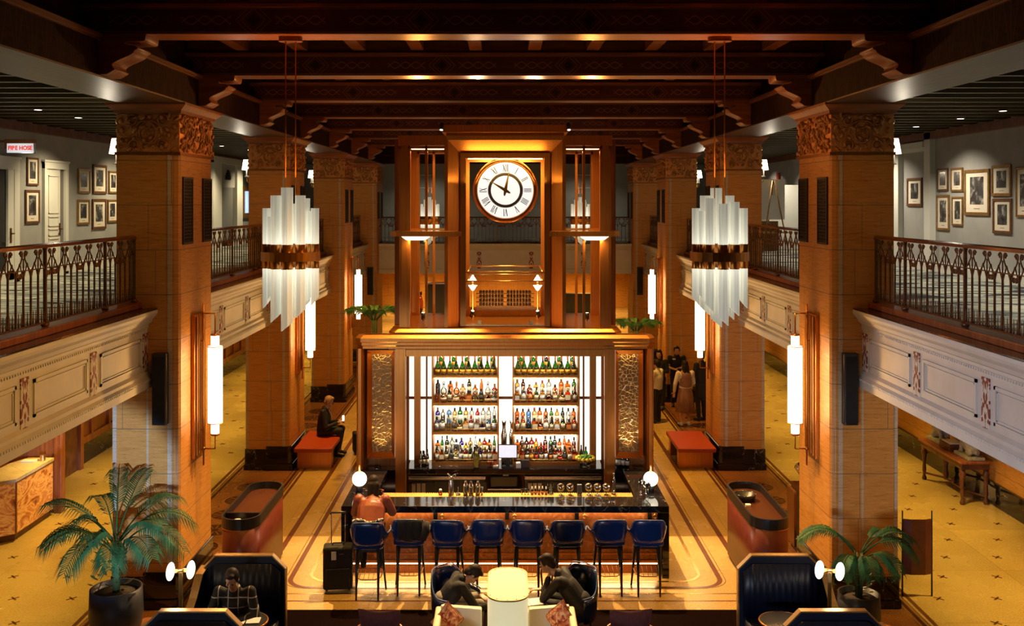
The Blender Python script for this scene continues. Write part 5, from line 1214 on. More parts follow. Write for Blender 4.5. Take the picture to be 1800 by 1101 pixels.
# ------------------------------------------------------------------ reception desk and panelling (left aisle)
m = mat('onyx', (.8, .4, .1), .15, coat=.3); t = NT(m); v = t.coord((1, .8, 1.6), rot=(.6, .2, 0)); f = t.noise(v, 2.2, 6, .6, 2.2)
cc = t.ramp(f, [(.30, (.14, .03, .008)), (.42, (.50, .13, .025)), (.50, (.80, .38, .09)), (.60, (.55, .15, .03)), (.72, (.88, .52, .18))]); t.col(cc)
t.link(cc, t.b.inputs['Emission Color']); t.b.inputs['Emission Strength'].default_value = .22; M['onyx'] = m
q = thing('reception_desk', 'reception desk with glowing orange onyx front by the wood panelled wall', 'desk', (-8.12, 0, 0))
MB().box(-.02, 0, 16.55, 17.88, .12, .97).build('onyx_panel', 'onyx', q)
b = MB(); b.add([(-.36, 16.22, .12), (-.0, 16.52, .12), (-.0, 16.52, .97), (-.36, 16.22, .97), (-.39, 16.24, .12), (-.03, 16.54, .12), (-.03, 16.54, .97), (-.39, 16.24, .97)], [(0, 1, 2, 3), (4, 7, 6, 5), (0, 4, 5, 1), (3, 2, 6, 7), (0, 3, 7, 4), (1, 5, 6, 2)]); b.build('onyx_panel', 'onyx', q)
MB().prism([(-.6, 16.20), (-.36, 16.20), (.01, 16.50), (.01, 17.9), (-.45, 17.9), (-.6, 17.5)], .97, 1.03, 'z').build('top', 'desk_top' if 'desk_top' in M else 'trav_pale', q)
MB().prism([(-.6, 16.27), (-.38, 16.26), (-.035, 16.55), (-.035, 17.87), (-.6, 17.87)], .0, .97, 'z').build('body', 'wood', q)
MB().box(.0, .015, 16.5, 16.54, .1, .98).box(.0, .015, 17.87, 17.9, .1, .98).box(.0, .01, 16.54, 17.87, .955, .975).build('trim', 'bronze_d', q)
lamp('SPOT', 'desk_downlight', (-8.0, 17.2, 3.0), 70, YEL, .05, (-8.3, 17.2, 1), 70, .8)
tag(MB().box(-8.55, -8.30, 17.55, 17.72, 1.031, 1.05).build('paper_tray', 'paper'), 'white paper tray at the far end of the reception desk', 'tray')
tag(MB().prism(arc(-8.22, 17.70, .05, 0, 2*PI, 14)[:-1], 1.031, 1.13, 'z').build('brass_cup', 'brass'), 'small brass cup at the far end of the reception desk', 'cup')
q = thing('wall_panelling', 'red wood panelled partition behind the reception desk', 'panelling', (0, 0, 0))
MB().box(-9.05, -8.14, 18.0, 18.14, 0, 3.08).build('end_panel', 'wood_red', q); MB().box(-8.16, -8.02, 17.98, 18.16, 0, 3.08).build('post', 'wood_red', q, bevel=.01)
MB().box(-9.06, -8.98, 15.6, 18.0, .42, 3.05).build('back_panel', 'wood_red', q)
q = thing('panelled_door', 'dark wood double door in the left aisle beyond the reception desk', 'door', (-9.02, 19.0, 0))
for k in range(2):
    d = MB().box(0, .06, .95*k, .92+.95*k, 0, 2.6).build('leaf', 'wood', q)
    MB().box(.06, .07, .95*k+.12, .95*k+.80, .3, 1.2).box(.06, .07, .95*k+.12, .95*k+.80, 1.35, 2.4).build('raised_panel', 'wood', d)
MB().box(0, .12, -.15, 0, 0, 2.8).box(0, .12, 1.88, 2.03, 0, 2.8).box(0, .12, -.15, 2.03, 2.62, 2.8).build('frame', 'wood_red', q)

# ------------------------------------------------------------------ host podiums
def podium(s, label, shelf):
    q = thing('host_podium', label, 'podium', (s*3.79, 14.05, 0))
    w, L = .27, 1.95
    pl = lambda e: rrect(-w-e, w+e, -e, L+e, .26+e, 8)
    MB().prism(pl(0), .06, 1.0, 'z', smooth=True).build('body', 'oxblood', q); MB().prism(pl(-.03), 0, .06, 'z').build('plinth', 'black', q)
    o = pl(.008); i = pl(-.02); b = MB(); b.ring_loft([[(*p, .985) for p in i], [(*p, .985) for p in o], [(*p, 1.14) for p in o], [(*p, 1.14) for p in i], ], closed=True, smooth=False); b.build('rim', 'black', q)
    MB().prism(pl(-.021), 1.0, 1.03, 'z').build('top', 'desk_brown', q)
    b = MB(); o2 = [p for p in pl(.009)]; b.ring_loft([[(*p, .975) for p in o2], [(*p, .988) for p in o2]], smooth=False, caps=False); b.build('copper_line', 'bronze', q)
    if shelf: MB().box(-w+.02, w-.02, .35, .38, 1.03, 1.13).build('divider', 'black', q)
    return q
M['desk_brown'] = mat('brown_desk_top', (.07, .022, .010), .25)
podium(-1, 'oxblood leather host podium with black rim on the left', True)
podium(1, 'oxblood leather host podium with black rim on the right, holding a round dish', False)
tag(MB().lathe([(.05, 0), (.06, .012), (.02, .012), (.001, .012)], 12, (-3.85, 14.30, 1.032)).lathe([(.05, .012), (.055, .03), (.001, .035)], 12, (-3.85, 14.30, 1.032)).build('cup', 'paper'), 'pale cup on the near end of the left host podium', 'cup')
q = thing('round_dish', 'black round dish with silver rim on the right host podium', 'dish', (3.70, 15.35, 1.031))
MB().lathe([(.14, 0), (.165, .10), (.16, .10), (.13, .02), (.001, .02)], 26).build('bowl', 'black', q); MB().tube([(.163*math.cos(a*PI/14), .163*math.sin(a*PI/14), .10) for a in range(28)], .007, 6, closed=True).build('rim', 'chrome', q)
tag(MB().prism(rrect(3.63, 3.71, 15.0, 15.08, .02), 1.031, 1.06, 'z').build('paper_cube', 'paper'), 'small white note block beside the round dish', 'note block')
# ------------------------------------------------------------------ benches
for s, nm in ((-1, 'left'), (1, 'right')):
    q = thing('bench', 'red leather bench against the second column on the %s' % nm, 'bench', (s*4.03, 20.85, 0), 0)
    MB().box(-.40, .40, 0, 1.62, .37, .46).build('seat', 'red_lea', q, bevel=.02, seg=3)
    for y in (.18, 1.25): MB().box(-.36+.0, .36, y, y+.22, 0, .37).build('leg', 'bronze', q)
# ------------------------------------------------------------------ wine bucket stand on the right
q = thing('side_cabinet', 'dark cabinet with open door beside the nearest right column', 'cabinet', (4.80, 15.75, 0))
MB().box(-.12, .55, 0, .55, 0, 1.02).build('body', 'black', q, bevel=.008); MB().box(-.14, .56, -.02, .56, 1.02, 1.06).build('top', 'oxblood', q, bevel=.006)
MB().box(-.30, -.26, -.25, .15, .25, 1.12).build('door', 'bronze_d', q, bevel=.01)
q = thing('wine_bucket', 'polished steel wine bucket tilted on the dark cabinet', 'bucket', (4.84, 15.9, 1.061))
MB().lathe([(.075, 0), (.08, .005), (.10, .20), (.09, .20), (.07, .02)], 20).build('stand', 'bronze_d', q)
b = MB(); b.xf = Matrix.Translation((0, 0, .16)) @ Matrix.Rotation(-.45, 4, 'Y'); b.lathe([(.06, 0), (.10, .04), (.125, .22), (.135, .24), (.12, .24), (.09, .05)], 22); b.build('bucket', 'chrome', q)
b = MB(); b.xf = Matrix.Translation((-.02, 0, .3)) @ Matrix.Rotation(.5, 4, 'Y'); b.lathe([(.035, 0), (.035, .14), (.014, .2), (.014, .28)], 12); b.build('bottle_neck', 'chrome', q)

# ------------------------------------------------------------------ console table with stone lions (right aisle)
q = thing('console_table', 'carved red wood console table against the right aisle wall', 'table', (8.72, 19.35, 0))
MB().box(-.30, .30, -.95, .95, .77, .82).build('top', 'wood_red', q, bevel=.012); MB().box(-.26, .26, -.9, .9, .66, .77).build('apron', 'wood', q)
for x in (-.22, .22):
    for y in (-.84, .84): MB().lathe([(.035, 0), (.05, .03), (.03, .08), (.025, .12), (.04, .2), (.03, .35), (.045, .5), (.065, .56), (.05, .6), (.05, .66)], 12, (x, y, 0)).build('leg', 'wood', q)
b = MB(); b.tube([(-.22, -.84, .14), (0, -.4, .16), (0, .4, .16), (-.22, .84, .14)], .022, 6).tube([(.22, -.84, .14), (0, -.4, .16)], .022, 6).tube([(.22, .84, .14), (0, .4, .16)], .022, 6); b.ell((0, 0, .2), (.05, .05, .07), 8, 6); b.build('stretcher', 'wood', q)
b = MB()
for y in (-.35, .35): b.lathe([(.03, .16), (.06, .25), (.03, .35), (.06, .55), (.04, .66)], 10, (0, y, 0))
b.build('carved_bracket', 'wood', q)
M['stone'] = noisy('carved_stone', (.26, .22, .18), (.42, .37, .30), (1, 1, 1), 14, .8, bump=.4)
def lion(y, label, face):
    q = thing('stone_lion', label, 'sculpture', (8.74, y, .822), 0, 'pair of stone lions')
    MB().box(-.16, .16, -.30, .30, 0, .06).build('plinth', 'stone', q, bevel=.01)
    b = MB(); f = face
    b.ell((0, -f*.10, .22), (.12, .17, .15), 14, 10).ell((0, f*.06, .27), (.12, .12, .17), 14, 10).ell((0, f*.14, .44), (.11, .11, .11), 14, 10).ell((0, f*.24, .41), (.06, .06, .05), 10, 8)
    b.ell((0, f*.29, .425), (.03, .02, .02), 8, 6)
    for x in (-.07, .07):
        b.tube([(x, f*.12, .30), (x, f*.17, .16), (x, f*.17, .07)], [.05, .04, .035], 8).ell((x, f*.20, .085), (.04, .055, .028), 8, 6).ell((x, -f*.14, .13), (.06, .10, .08), 8, 6).ell((x*1.2, f*.10, .54), (.025, .02, .03), 6, 5)
        b.ell((x*.55, f*.225, .46), (.014, .012, .012), 6, 5)
    for k in range(26):
        a = k*2.4; b.ell((.11*math.cos(a), f*(.08+.05*math.sin(k*1.7)), .42+.10*math.sin(a)), (.032, .032, .032), 6, 5)
    b.tube([(0, -f*.26, .12), (0, -f*.33, .25), (0, -f*.28, .38)], [.03, .03, .04], 7)
    o = b.build('body', 'stone', q); r = o.modifiers.new('r', 'REMESH'); r.mode = 'VOXEL'; r.voxel_size = .014; r.use_smooth_shade = True
lion(18.75, 'carved stone lion at the near end of the console table', 1); lion(19.98, 'carved stone lion at the far end of the console table', -1)
q = thing('casket', 'dark box with pale lid between the two stone lions', 'box', (8.70, 19.36, .822)); MB().box(-.16, .16, -.22, .22, 0, .13).build('body', 'wood', q, bevel=.01); MB().box(-.13, .13, -.18, .18, .13, .155).build('lid', 'paper', q, bevel=.006)

# ------------------------------------------------------------------ luggage
def suitcase(loc, rz, label, w=.40, h=.60, d=.25, tag_=True):
    q = thing('suitcase', label, 'suitcase', loc, rz)
    MB().box(-w/2, w/2, -d/2, d/2, .05, h).build('shell', 'black_cloth', q, bevel=.035, seg=4)
    MB().box(-w/2+.04, w/2-.04, -d/2-.02, -d/2, .10, h*.55).build('pocket', 'black_cloth', q, bevel=.01)
    for x in (-w/2+.05, w/2-.05): MB().cyl((x-.015, 0, .035), (x+.015, 0, .035), .035, n=14).build('wheel', 'black', q)
    b = MB()
    for x in (-.10, .10): b.cyl((x, .08, h-.02), (x, .08, h+.42), .008, n=8)
    b.build('handle_tube', 'steel', q); MB().tube([(-.11, .08, h+.42), (-.10, .08, h+.445), (.10, .08, h+.445), (.11, .08, h+.42)], .014, 8).build('handle_grip', 'black', q)
    MB().tube([(-.08, 0, h), (-.07, 0, h+.03), (.07, 0, h+.03), (.08, 0, h)], .010, 8).build('carry_handle', 'black', q)
    if tag_:
        MB().box(-.09, -.02, -d/2-.012, -d/2-.006, h-.17, h-.05).build('luggage_tag', 'paper', q, label='cream paper luggage tag'); MB().box(.02, .09, -d/2-.008, -d/2-.001, h-.10, h-.085).build('badge', 'steel', q)
suitcase((-2.42, 14.42, 0), .12, 'black suitcase with cream tag and raised handle left of the bar', .42, .66, .26)
suitcase((-3.18, 22.25, 0), .3, 'black suitcase with raised handle beside the man on the bench', .44, .50, .26, False)

# ------------------------------------------------------------------ palms
def frond(parent, base, direc, length, droop, nl=34, leaf=.30, m_='leaf', lift=1.0):
    d = Vector((direc[0], direc[1], 0)).normalized(); pts = []
    N = 16
    for i in range(N+1):
        u = i/N; r = length*(u - .12*u*u*droop); z = length*lift*(u*.95 - droop*u*u*1.05)
        pts.append(Vector(base) + d*r*.80 + Vector((0, 0, z)))
    b = MB(); b.tube(pts, [.009*(1-.75*i/N)+.002 for i in range(N+1)], 5); side = Vector((-d.y, d.x, 0))
    st = MB()
    for i in range(nl):
        u = .28 + .72*i/(nl-1); p = u*N; k = min(int(p), N-1); c = pts[k].lerp(pts[k+1], p-k); tan = (pts[k+1]-pts[k]).normalized()
        L = leaf*math.sin(PI*min(1, (u-.16)*1.02))**.55*(1.0 if u < .9 else .75)
        for s in (-1, 1):
            dirv = (side*s*.80 + tan*.60 + Vector((0, 0, .10))).normalized()
            w = .010; wv = tan.cross(dirv).cross(dirv).normalized()*w
            j = random.uniform(-.12, .12)
            mid = c + dirv*L*.5 + Vector((0, 0, -.04*L + j*.04)); tip = c + dirv*L*.90 + Vector((0, 0, -.55*L + j*.1))
            b.add([c-wv*.4, c+wv*.4, mid+wv, mid-wv, tip], [(0, 1, 2, 3), (3, 2, 4)], False)
    return b.build('frond', m_, parent, norm=False)
def palm(loc, label, specs, pot_r=.31, pot_h=.72, potcol='planter', trunk=.2, cat='potted palm', filler=True):
    q = thing('potted_palm', label, cat, loc)
    MB().lathe([(pot_r*.72, 0), (pot_r*.80, .02), (pot_r, pot_h*.55), (pot_r*.96, pot_h), (pot_r*.88, pot_h), (pot_r*.86, pot_h-.07)], 30).build('pot', potcol, q)
    MB().lathe([(pot_r*.86, pot_h-.07), (.001, pot_h-.05)], 24).build('soil', 'soil', q)
    for (a, L, dr, h0, lf) in specs:
        d = (math.cos(a), math.sin(a)); base = (d[0]*.05, d[1]*.05, pot_h+h0)
        frond(q, base, d, L*.92, dr, 25, lf*.92)
        MB().tube([(d[0]*.03, d[1]*.03, pot_h-.06), (d[0]*.04, d[1]*.04, pot_h+h0*.5), base], [.016, .013, .010], 7).build('stem', 'stem', q)
    if filler:
        b = MB(); rr = random.Random(3)
        for i in range(70):
            a = rr.uniform(0, 2*PI); r = rr.uniform(.02, pot_r*.8); h = rr.uniform(.05, .36 if filler is True else filler); c = Vector((-.08+r*math.cos(a), r*math.sin(a), pot_h+h-.05))
            d = Vector((math.cos(a), math.sin(a), rr.uniform(.1, .9))).normalized(); sd = d.cross(Vector((0, 0, 1))).normalized(); L = rr.uniform(.07, .12)
            b.add([c, c+d*L*.5+sd*.028, c+d*L, c+d*L*.5-sd*.028], [(0, 1, 2), (0, 2, 3)], False)
        b.build('broad_leaf_filler', 'leaf_b', q, norm=False)
    return q
rp = random.Random(21)
sp1 = [(2.8, 1.35, .95, .55, .36), (3.5, 1.25, .80, .50, .34), (2.2, 1.25, .62, .60, .34), (1.5, 1.25, .40, .65, .32), (.9, 1.25, .62, .60, .36), (.3, 1.35, .80, .58, .36), (-.2, 1.35, .88, .50, .36), (-.7, 1.2, .80, .45, .34), (-1.3, 1.1, .85, .45, .32), (-2.0, 1.15, .90, .45, .32), (-2.6, 1.2, .78, .50, .34), (3.1, 1.25, .55, .62, .36), (2.5, 1.05, .95, .4, .3), (1.9, 1.3, .45, .7, .34), (-.4, 1.0, .6, .6, .34), (-1.7, .95, .6, .55, .3)]
palm((-4.93, 12.62, 0), 'large potted palm in a charcoal planter, lower left beside the column', sp1, .33, .74, filler=.5)
sp2 = [(3.05, 1.05, .78, .55, .28), (2.6, .95, .72, .50, .26), (.15, 1.05, .80, .52, .34), (-.3, .95, .85, .50, .34), (-.9, .8, .9, .42, .28), (-1.6, .75, .9, .40, .26), (-2.3, .75, .9, .40, .26), (.6, .9, .8, .5, .3)]
palm((4.53, 12.75, 0), 'smaller potted palm before the right column, beside the disc lamp', sp2, .27, .62, filler=.45)
sp3 = [(a, .80, .62, 1.62, .28) for a in (.2, .9, 1.7, 2.4, 3.0, 3.7, 4.4, 5.0, 5.8)]
palm((-2.72, 20.7, 0), 'palm standing behind the left end of the bar cabinet', sp3, .30, 1.55, filler=False)
sp4 = [(a, .70, .65, 1.45, .24) for a in (.1, .8, 1.6, 2.3, 3.1, 3.9, 4.6, 5.4)]
palm((2.72, 20.7, 0), 'palm standing behind the right end of the bar cabinet', sp4, .28, 1.5, filler=False)
q = thing('potted_palm', 'palm whose frond tips show at the lower right corner', 'potted palm', (5.55, 10.55, 0))
MB().lathe([(.2, 0), (.26, .4), (.25, .6), (.2, .58)], 20).build('pot', 'planter', q); MB().lathe([(.22, .56), (.001, .57)], 16).build('soil', 'soil', q)
for a in (.4, 1.4, 2.4): frond(q, (0, 0, .58), (math.cos(a), math.sin(a)), .8, .55, 20, .2)
# tall backed leather screen, right of the palm
q = thing('leather_screen', 'oxblood leather screen with dark posts beside the right column', 'screen', (5.88, 14.2, 0))
b = MB(); b.ring_loft([[(-.20, 0, z), (-.1, -.04, z), (.1, -.04, z), (.20, 0, z), (.20, .03, z), (.1, -.005, z), (-.1, -.005, z), (-.20, .03, z)] for z in (.32, 1.10)], smooth=False); b.build('panel', 'oxblood', q)
for x in (-.21, .21): MB().cyl((x, .01, 0), (x, .01, 1.22), .014, .010, 8).build('post', 'black', q)

# ------------------------------------------------------------------ lounge booths with brass edges
def booth(s, loc, label, lab2=None):
    """high backed booth; local x across, y depth (back at +y), open towards the camera; s = side on which the wing comes forward"""
    q = thing('booth_seat', label, 'booth', loc)
    H = 1.21; w = .53; c = .17; c2 = .10
    def outline(e=0): return [(-w+e, 0), (-w+e, H-c-e*.4), (-w+c+e*.4, H-e), (w-c-e*.4, H-e), (w-e, H-c-e*.4), (w-e, 0)]
    MB().prism(outline(.02), .0, .06, 'y').build('back_panel', 'navy_d', q)
    b = MB(); o, i = outline(0), outline(.016)
    b.ring_loft([[(p[0], -.012, p[1]) for p in o], [(p[0], .075, p[1]) for p in o], [(p[0], .075, p[1]) for p in i], [(p[0], -.012, p[1]) for p in i]], closed=True, smooth=False, cyc=False); b.build('brass_edge', 'brass', q)
    # tufted inner back
    b = MB(); n = 12; rings = []
    for k in range(n*4+1):
        x = -w+.06+(2*w-.12)*k/(n*4); y = -.05-.007*abs(math.sin(PI*k/4)); rings.append([(x, y, .45), (x, y, H-.10 - max(0, abs(x)-(w-c))*.9), (x, .0, H-.10- max(0, abs(x)-(w-c))*.9), (x, .0, .45)])
    b.ring_loft(rings, smooth=True); b.build('channelled_back', 'navy_d', q)
    # side wing, slanting down towards the camera with broad brass top
    for t_, broad in ((s, .075), ):
        x0 = t_*w; pr = [(0, 0), (0, H-c), (-.18, H-c-.02), (-.42, .82), (-.62, .70), (-.62, 0)]
        MB().prism(pr, *sorted((x0-t_*.0, x0-t_*.05)), 'x').build('wing', 'navy_d', q)
        b = MB(); P = [(.07, H-c+.005), (-.18, H-c-.015), (-.42, .825), (-.64, .705)]
        xx = sorted((x0+t_*.02, x0-t_*broad))
        b.ring_loft([[(xx[0], y, z), (xx[1], y, z), (xx[1], y, z+.015), (xx[0], y, z+.015)] for y, z in P], smooth=False); b.build('wing_edge', 'brass', q)
    MB().prism(rrect(-w+.06, w-.06, -.55, -.06, .08), .28, .46, 'z').build('seat', 'navy_d', q, bevel=.03, seg=3); MB().box(-w+.08, w-.08, -.5, 0, 0, .28).build('base', 'black', q)
    return q
booth(-1, (-3.27, 12.45, 0), 'octagonal brass edged navy booth holding the person in plaid, left')
booth(1, (3.44, 12.45, 0), 'octagonal brass edged empty navy booth on the right')
def low_back(s, loc, label):
    q = booth(-s, loc, label); return q
b1 = booth(-1, (-3.38, 10.75, 0), 'nearer brass edged booth back cut by the lower left frame edge')
b2 = booth(1, (3.55, 10.75, 0), 'nearer brass edged booth back cut by the lower right frame edge')
# small round tables
for s, x, lb in ((-1, -3.08, 'small dark round table with a glass rim before the person in plaid'), (1, 3.28, 'small round mirror topped table in the right booth')):
    q = thing('side_table', lb, 'table', (x, 11.75, 0))
    MB().prism(arc(0, 0, .27, 0, 2*PI, 36)[:-1], .66, .685, 'z').build('top', 'black' if s < 0 else 'steel', q, bevel=.004)
    MB().tube([(.272*math.cos(a*PI/18), .272*math.sin(a*PI/18), .675) for a in range(36)], .012, 6, closed=True).build('rim', 'bronze', q)
    MB().cyl((0, 0, .02), (0, 0, .66), .025, n=12).build('pedestal', 'bronze', q); MB().cyl((0, 0, 0), (0, 0, .02), .17, n=24).build('foot', 'bronze', q)
# disc lamps on posts
for s, nm in ((-1, 'left'), (1, 'right')):
    q = thing('disc_lamp', 'brass post lamp with two glowing opal discs by the %s booths' % nm, 'lamp', (s*3.83, 11.75, 0), -s*.25)
    MB().box(-.022, .022, -.022, .022, 0, 1.26).box(-.05, .05, -.05, .05, 0, .02).build('post', 'brass', q, bevel=.004); MB().cyl((-.08, 0, 1.275), (.08, 0, 1.275), .024, n=12).build('cross_arm', 'brass', q)
    for t_ in (-1, 1):
        b = MB(); b.xf = Matrix.Translation((t_*.115, 0, 1.275)) @ Matrix.Rotation(PI/2+.16, 4, 'Y') @ Matrix.Rotation(-.12, 4, 'X'); b.ell((0, 0, 0), (.105, .105, .048), 24, 14); b.build('disc', 'glow', q)
    lamp('POINT', 'disc_bulb', (s*3.83, 11.60, 1.44), 7, WHITE, .1)

# ------------------------------------------------------------------ lantern, cream seats, cushions
M['lantern'] = emis('lantern_shade', (1.0, .90, .52), .55, (.45, .40, .28))
q = thing('floor_lantern', 'tall glowing cream lantern with stadium plan in the centre foreground', 'lantern', (.03, 11.3, 0))
pl = lambda e: rrect(-.225-e, .225+e, -.50-e, .50+e, .20, 10)
MB().prism(pl(0), .30, 1.29, 'z', smooth=True).build('shade', 'lantern', q); MB().prism(pl(-.006), 1.29, 1.296, 'z').build('diffuser_top', emis('lantern_top', (1.0, .88, .38), .42, (.42, .38, .20)), q)
b = MB(); o, i = pl(.004), pl(-.008); b.ring_loft([[(*p, 1.285) for p in o], [(*p, 1.30) for p in o], [(*p, 1.30) for p in i], [(*p, 1.285) for p in i]], closed=True, smooth=False); b.build('rim', 'cream_edge' if 'cream_edge' in M else 'brass', q)
MB().prism(pl(.02), 0, .30, 'z').build('base', 'brass', q)
b = MB()
for p in pl(-.022)[::4]: b.ell((p[0], p[1], 1.298), (.007, .007, .004), 6, 4)
b.build('stud_row', 'brass', q)
lamp('AREA', 'lantern_light', (.03, 11.3, 1.36), 8, (1, .85, .5), .4, (.03, 11.3, 5))
M['cream_lea'] = mat('cream_leather', (.70, .58, .36), .4)
m = mat('orange_brocade', (.6, .2, .05), .7); t = NT(m); f = t.noise(t.coord(), 17, 4, .6, 1.5); t.col(t.ramp(f, [(.38, (.22, .02, .008)), (.46, (.62, .13, .03)), (.56, (.80, .34, .12)), (.66, (.88, .62, .36))])); t.bump(f, .4, .01); M['brocade'] = m
for s, nm in ((-1, 'left'), (1, 'right')):
    q = thing('banquette', 'cream leather angled seat on the %s of the lantern' % nm, 'seat', (s*.25, 11.05, 0))
    def bx(x0, x1, *r): return (*sorted((s*x0, s*x1)), *r)
    b = MB(); b.prism([(s*.02, .42), (s*.50, .52), (s*.50, .60), (s*.02, .52)], .0, .93, 'z'); b.build('backrest', 'cream_lea', q, bevel=.02, seg=3)
    MB().box(*bx(.48, .56, -.9, .60, 0, .90)).build('armrest', 'cream_lea', q, bevel=.02, seg=3)
    MB().box(*bx(.0, .48, -.9, .42, .1, .45)).build('seat', 'cream_lea', q, bevel=.03, seg=3)
def cushion(name, loc, size, rot, m_, label, cat='cushion', group=None, thick=.07):
    b = MB(); n = 10; top = []; 
    def P(u, v, sg):
        e = (1-abs(u)**2.2)*(1-abs(v)**2.2); pinch = 1-.07*(1-abs(u*v))*0 - .10*((1-abs(u))*(abs(v))+(1-abs(v))*abs(u))*(max(abs(u), abs(v)))
        return (u*size/2*pinch, sg*thick*max(e, 0)**.5, v*size/2*pinch)
    g = [[P(-1+2*i/n, -1+2*j/n, 1) for i in range(n+1)] for j in range(n+1)]; h = [[P(-1+2*i/n, -1+2*j/n, -1) for i in range(n+1)] for j in range(n+1)]
    vs = [p for r in g for p in r] + [p for r in h for p in r]; N = (n+1)**2; fs = []
    for j in range(n):
        for i in range(n):
            a = j*(n+1)+i; fs.append((a, a+1, a+n+2, a+n+1)); fs.append((N+a, N+a+n+1, N+a+n+2, N+a+1))
    for i in range(n):
        fs.append((i, N+i, N+i+1, i+1)); a = n*(n+1)+i; fs.append((a, a+1, N+a+1, N+a)); a = i*(n+1); fs.append((a, a+n+1, N+a+n+1, N+a)); a = i*(n+1)+n; fs.append((a, N+a, N+a+n+1, a+n+1))
    b.add(vs, fs, True); o = b.build(name, m_); o.location = loc; o.rotation_euler = rot; return tag(o, label, cat, group)
cushion('cushion', (-.66, 11.44, .82), .31, (-.25, .82, .25), 'brocade', 'orange brocade cushion standing on point on the left cream seat')
cushion('cushion', (.64, 11.44, .83), .33, (-.25, -.72, -.35), 'brocade', 'orange brocade cushion standing on point on the right cream seat')
cushion('cushion', (-.52, 11.0, .70), .30, (-.6, .72, .1), 'brocade', 'lower orange brocade cushion at the left frame bottom')
cushion('cushion', (.52, 11.0, .70), .30, (-.6, -.72, -.1), 'brocade', 'lower orange brocade cushion at the right frame bottom')
M['navy_c'] = mat('dark_blue_leather', (.003, .012, .050), .2, spec=.7, coat=.4)
# tub armchairs (navy) either side of the lantern, and red cushioned chairs
def tub(loc, rz, label, m_, H=.86, group=None):
    q = thing('tub_chair', label, 'armchair', loc, rz, group)     # local: opens towards -y
    n = 26; rings = []; top = []
    for i in range(n+1):
        a = -.45+(PI+.9)*i/n; x, y = .34*math.cos(a), .34*math.sin(a)
        k = max(0, math.sin(a)); h = .60 + (H-.60)*min(1, k*1.25)**2
        rings.append([(x*.80, y*.80, .38), (x*.88, y*.88, h-.03), (x*.96, y*.96, h), (x*1.04, y*1.04, h-.03), (x*.92, y*.92, .18)]); top.append((x*.96, y*.96, h+.012))
    MB().ring_loft(rings, smooth=True).build('shell', m_, q, subsurf=1); MB().tube(top, .008, 6).build('piping', 'navy_light' if 'navy' in m_ else 'tan_lea', q)
    MB().prism(arc(0, -.02, .29, 0, 2*PI, 28)[:-1], .30, .44, 'z').build('seat', m_, q, bevel=.03, seg=3)
    for a in (.8, 2.35, 3.9, 5.5): MB().cyl((.22*math.cos(a), .22*math.sin(a), .32), (.27*math.cos(a), .27*math.sin(a), 0), .018, .012, 8).build('leg', 'black', q)
    return q
tub((-.62, 12.80, 0), .85, 'navy tub chair left of the lantern, holding the person in grey trousers', 'navy_c')
tub((.86, 12.85, 0), -.75, 'navy tub chair right of the lantern, holding the person with hand on chin', 'navy_c')
for s, nm in ((-1, 'left'), (1, 'right')):
    q = thing('club_chair', 'tan leather club chair with dark red cushion at the lower %s' % nm, 'armchair', (s*1.46 - (.01 if s > 0 else 0), 11.40, 0))
    n = 20; rings = []
    for i in range(n+1):
        a = -.25+(PI+.5)*i/n; x, y = .37*math.cos(a), .34*math.sin(a); k = max(0, math.sin(a)); h = .60+.10*k
        rings.append([(x*.84, y*.84, .30), (x*.86, y*.86, h), (x*.94, y*.94, h+.03), (x*1.02, y*1.02, h), (x*.98, y*.98, .12)])
    MB().ring_loft(rings, smooth=True).build('shell', 'tan_lea', q, subsurf=1); MB().prism(rrect(-.29, .29, -.30, .25, .1), .28, .42, 'z').build('seat', 'darkred', q, bevel=.03, seg=3)
    for a in (.8, 2.35, 3.9, 5.5): MB().cyl((.24*math.cos(a), .24*math.sin(a), .2), (.28*math.cos(a), .28*math.sin(a), 0), .02, .014, 8).build('leg', 'black', q)
    cushion('cushion', (s*1.45, 11.55, .68), .50, (.22, 0, s*.06), 'darkred', 'dark red velvet cushion upright in the lower %s club chair' % nm, group=None, thick=.09)
# centre coffee table with book by the reader
q = thing('low_table', 'low black table between the lantern and the navy tub chairs', 'table', (.25, 12.45, 0)); MB().prism(rrect(-.42, .30, -.22, .22, .1), .50, .53, 'z').build('top', 'black', q); MB().cyl((-.05, 0, .02), (-.05, 0, .5), .03, n=10).cyl((-.05, 0, 0), (-.05, 0, .02), .2, n=20).build('pedestal', 'bronze_d', q)
# ------------------------------------------------------------------ people
def cap(b, p, q, r0, r1, n=14):
    """tapered capsule"""
    p, q = Vector(p), Vector(q); d = (q-p); L = d.length
    if L < 1e-5: return b.ell(p, (r0, r0, r0), n, 8)
    d.normalize(); up = Vector((0, 0, 1)) if abs(d.z) < .9 else Vector((0, 1, 0)); a = d.cross(up).normalized(); c = a.cross(d); rings = []
    for k in range(6):
        t_ = -PI/2 + PI/2*k/5; rings.append([p + d*(r0*math.sin(t_)) + (a*math.cos(2*PI*i/n)+c*math.sin(2*PI*i/n))*max(r0*math.cos(t_), 1e-3) for i in range(n)])
    for k in range(6):
        t_ = PI/2*k/5; rings.append([q + d*(r1*math.sin(t_)) + (a*math.cos(2*PI*i/n)+c*math.sin(2*PI*i/n))*max(r1*math.cos(t_), 1e-3) for i in range(n)])
    return b.ring_loft(rings, smooth=True)
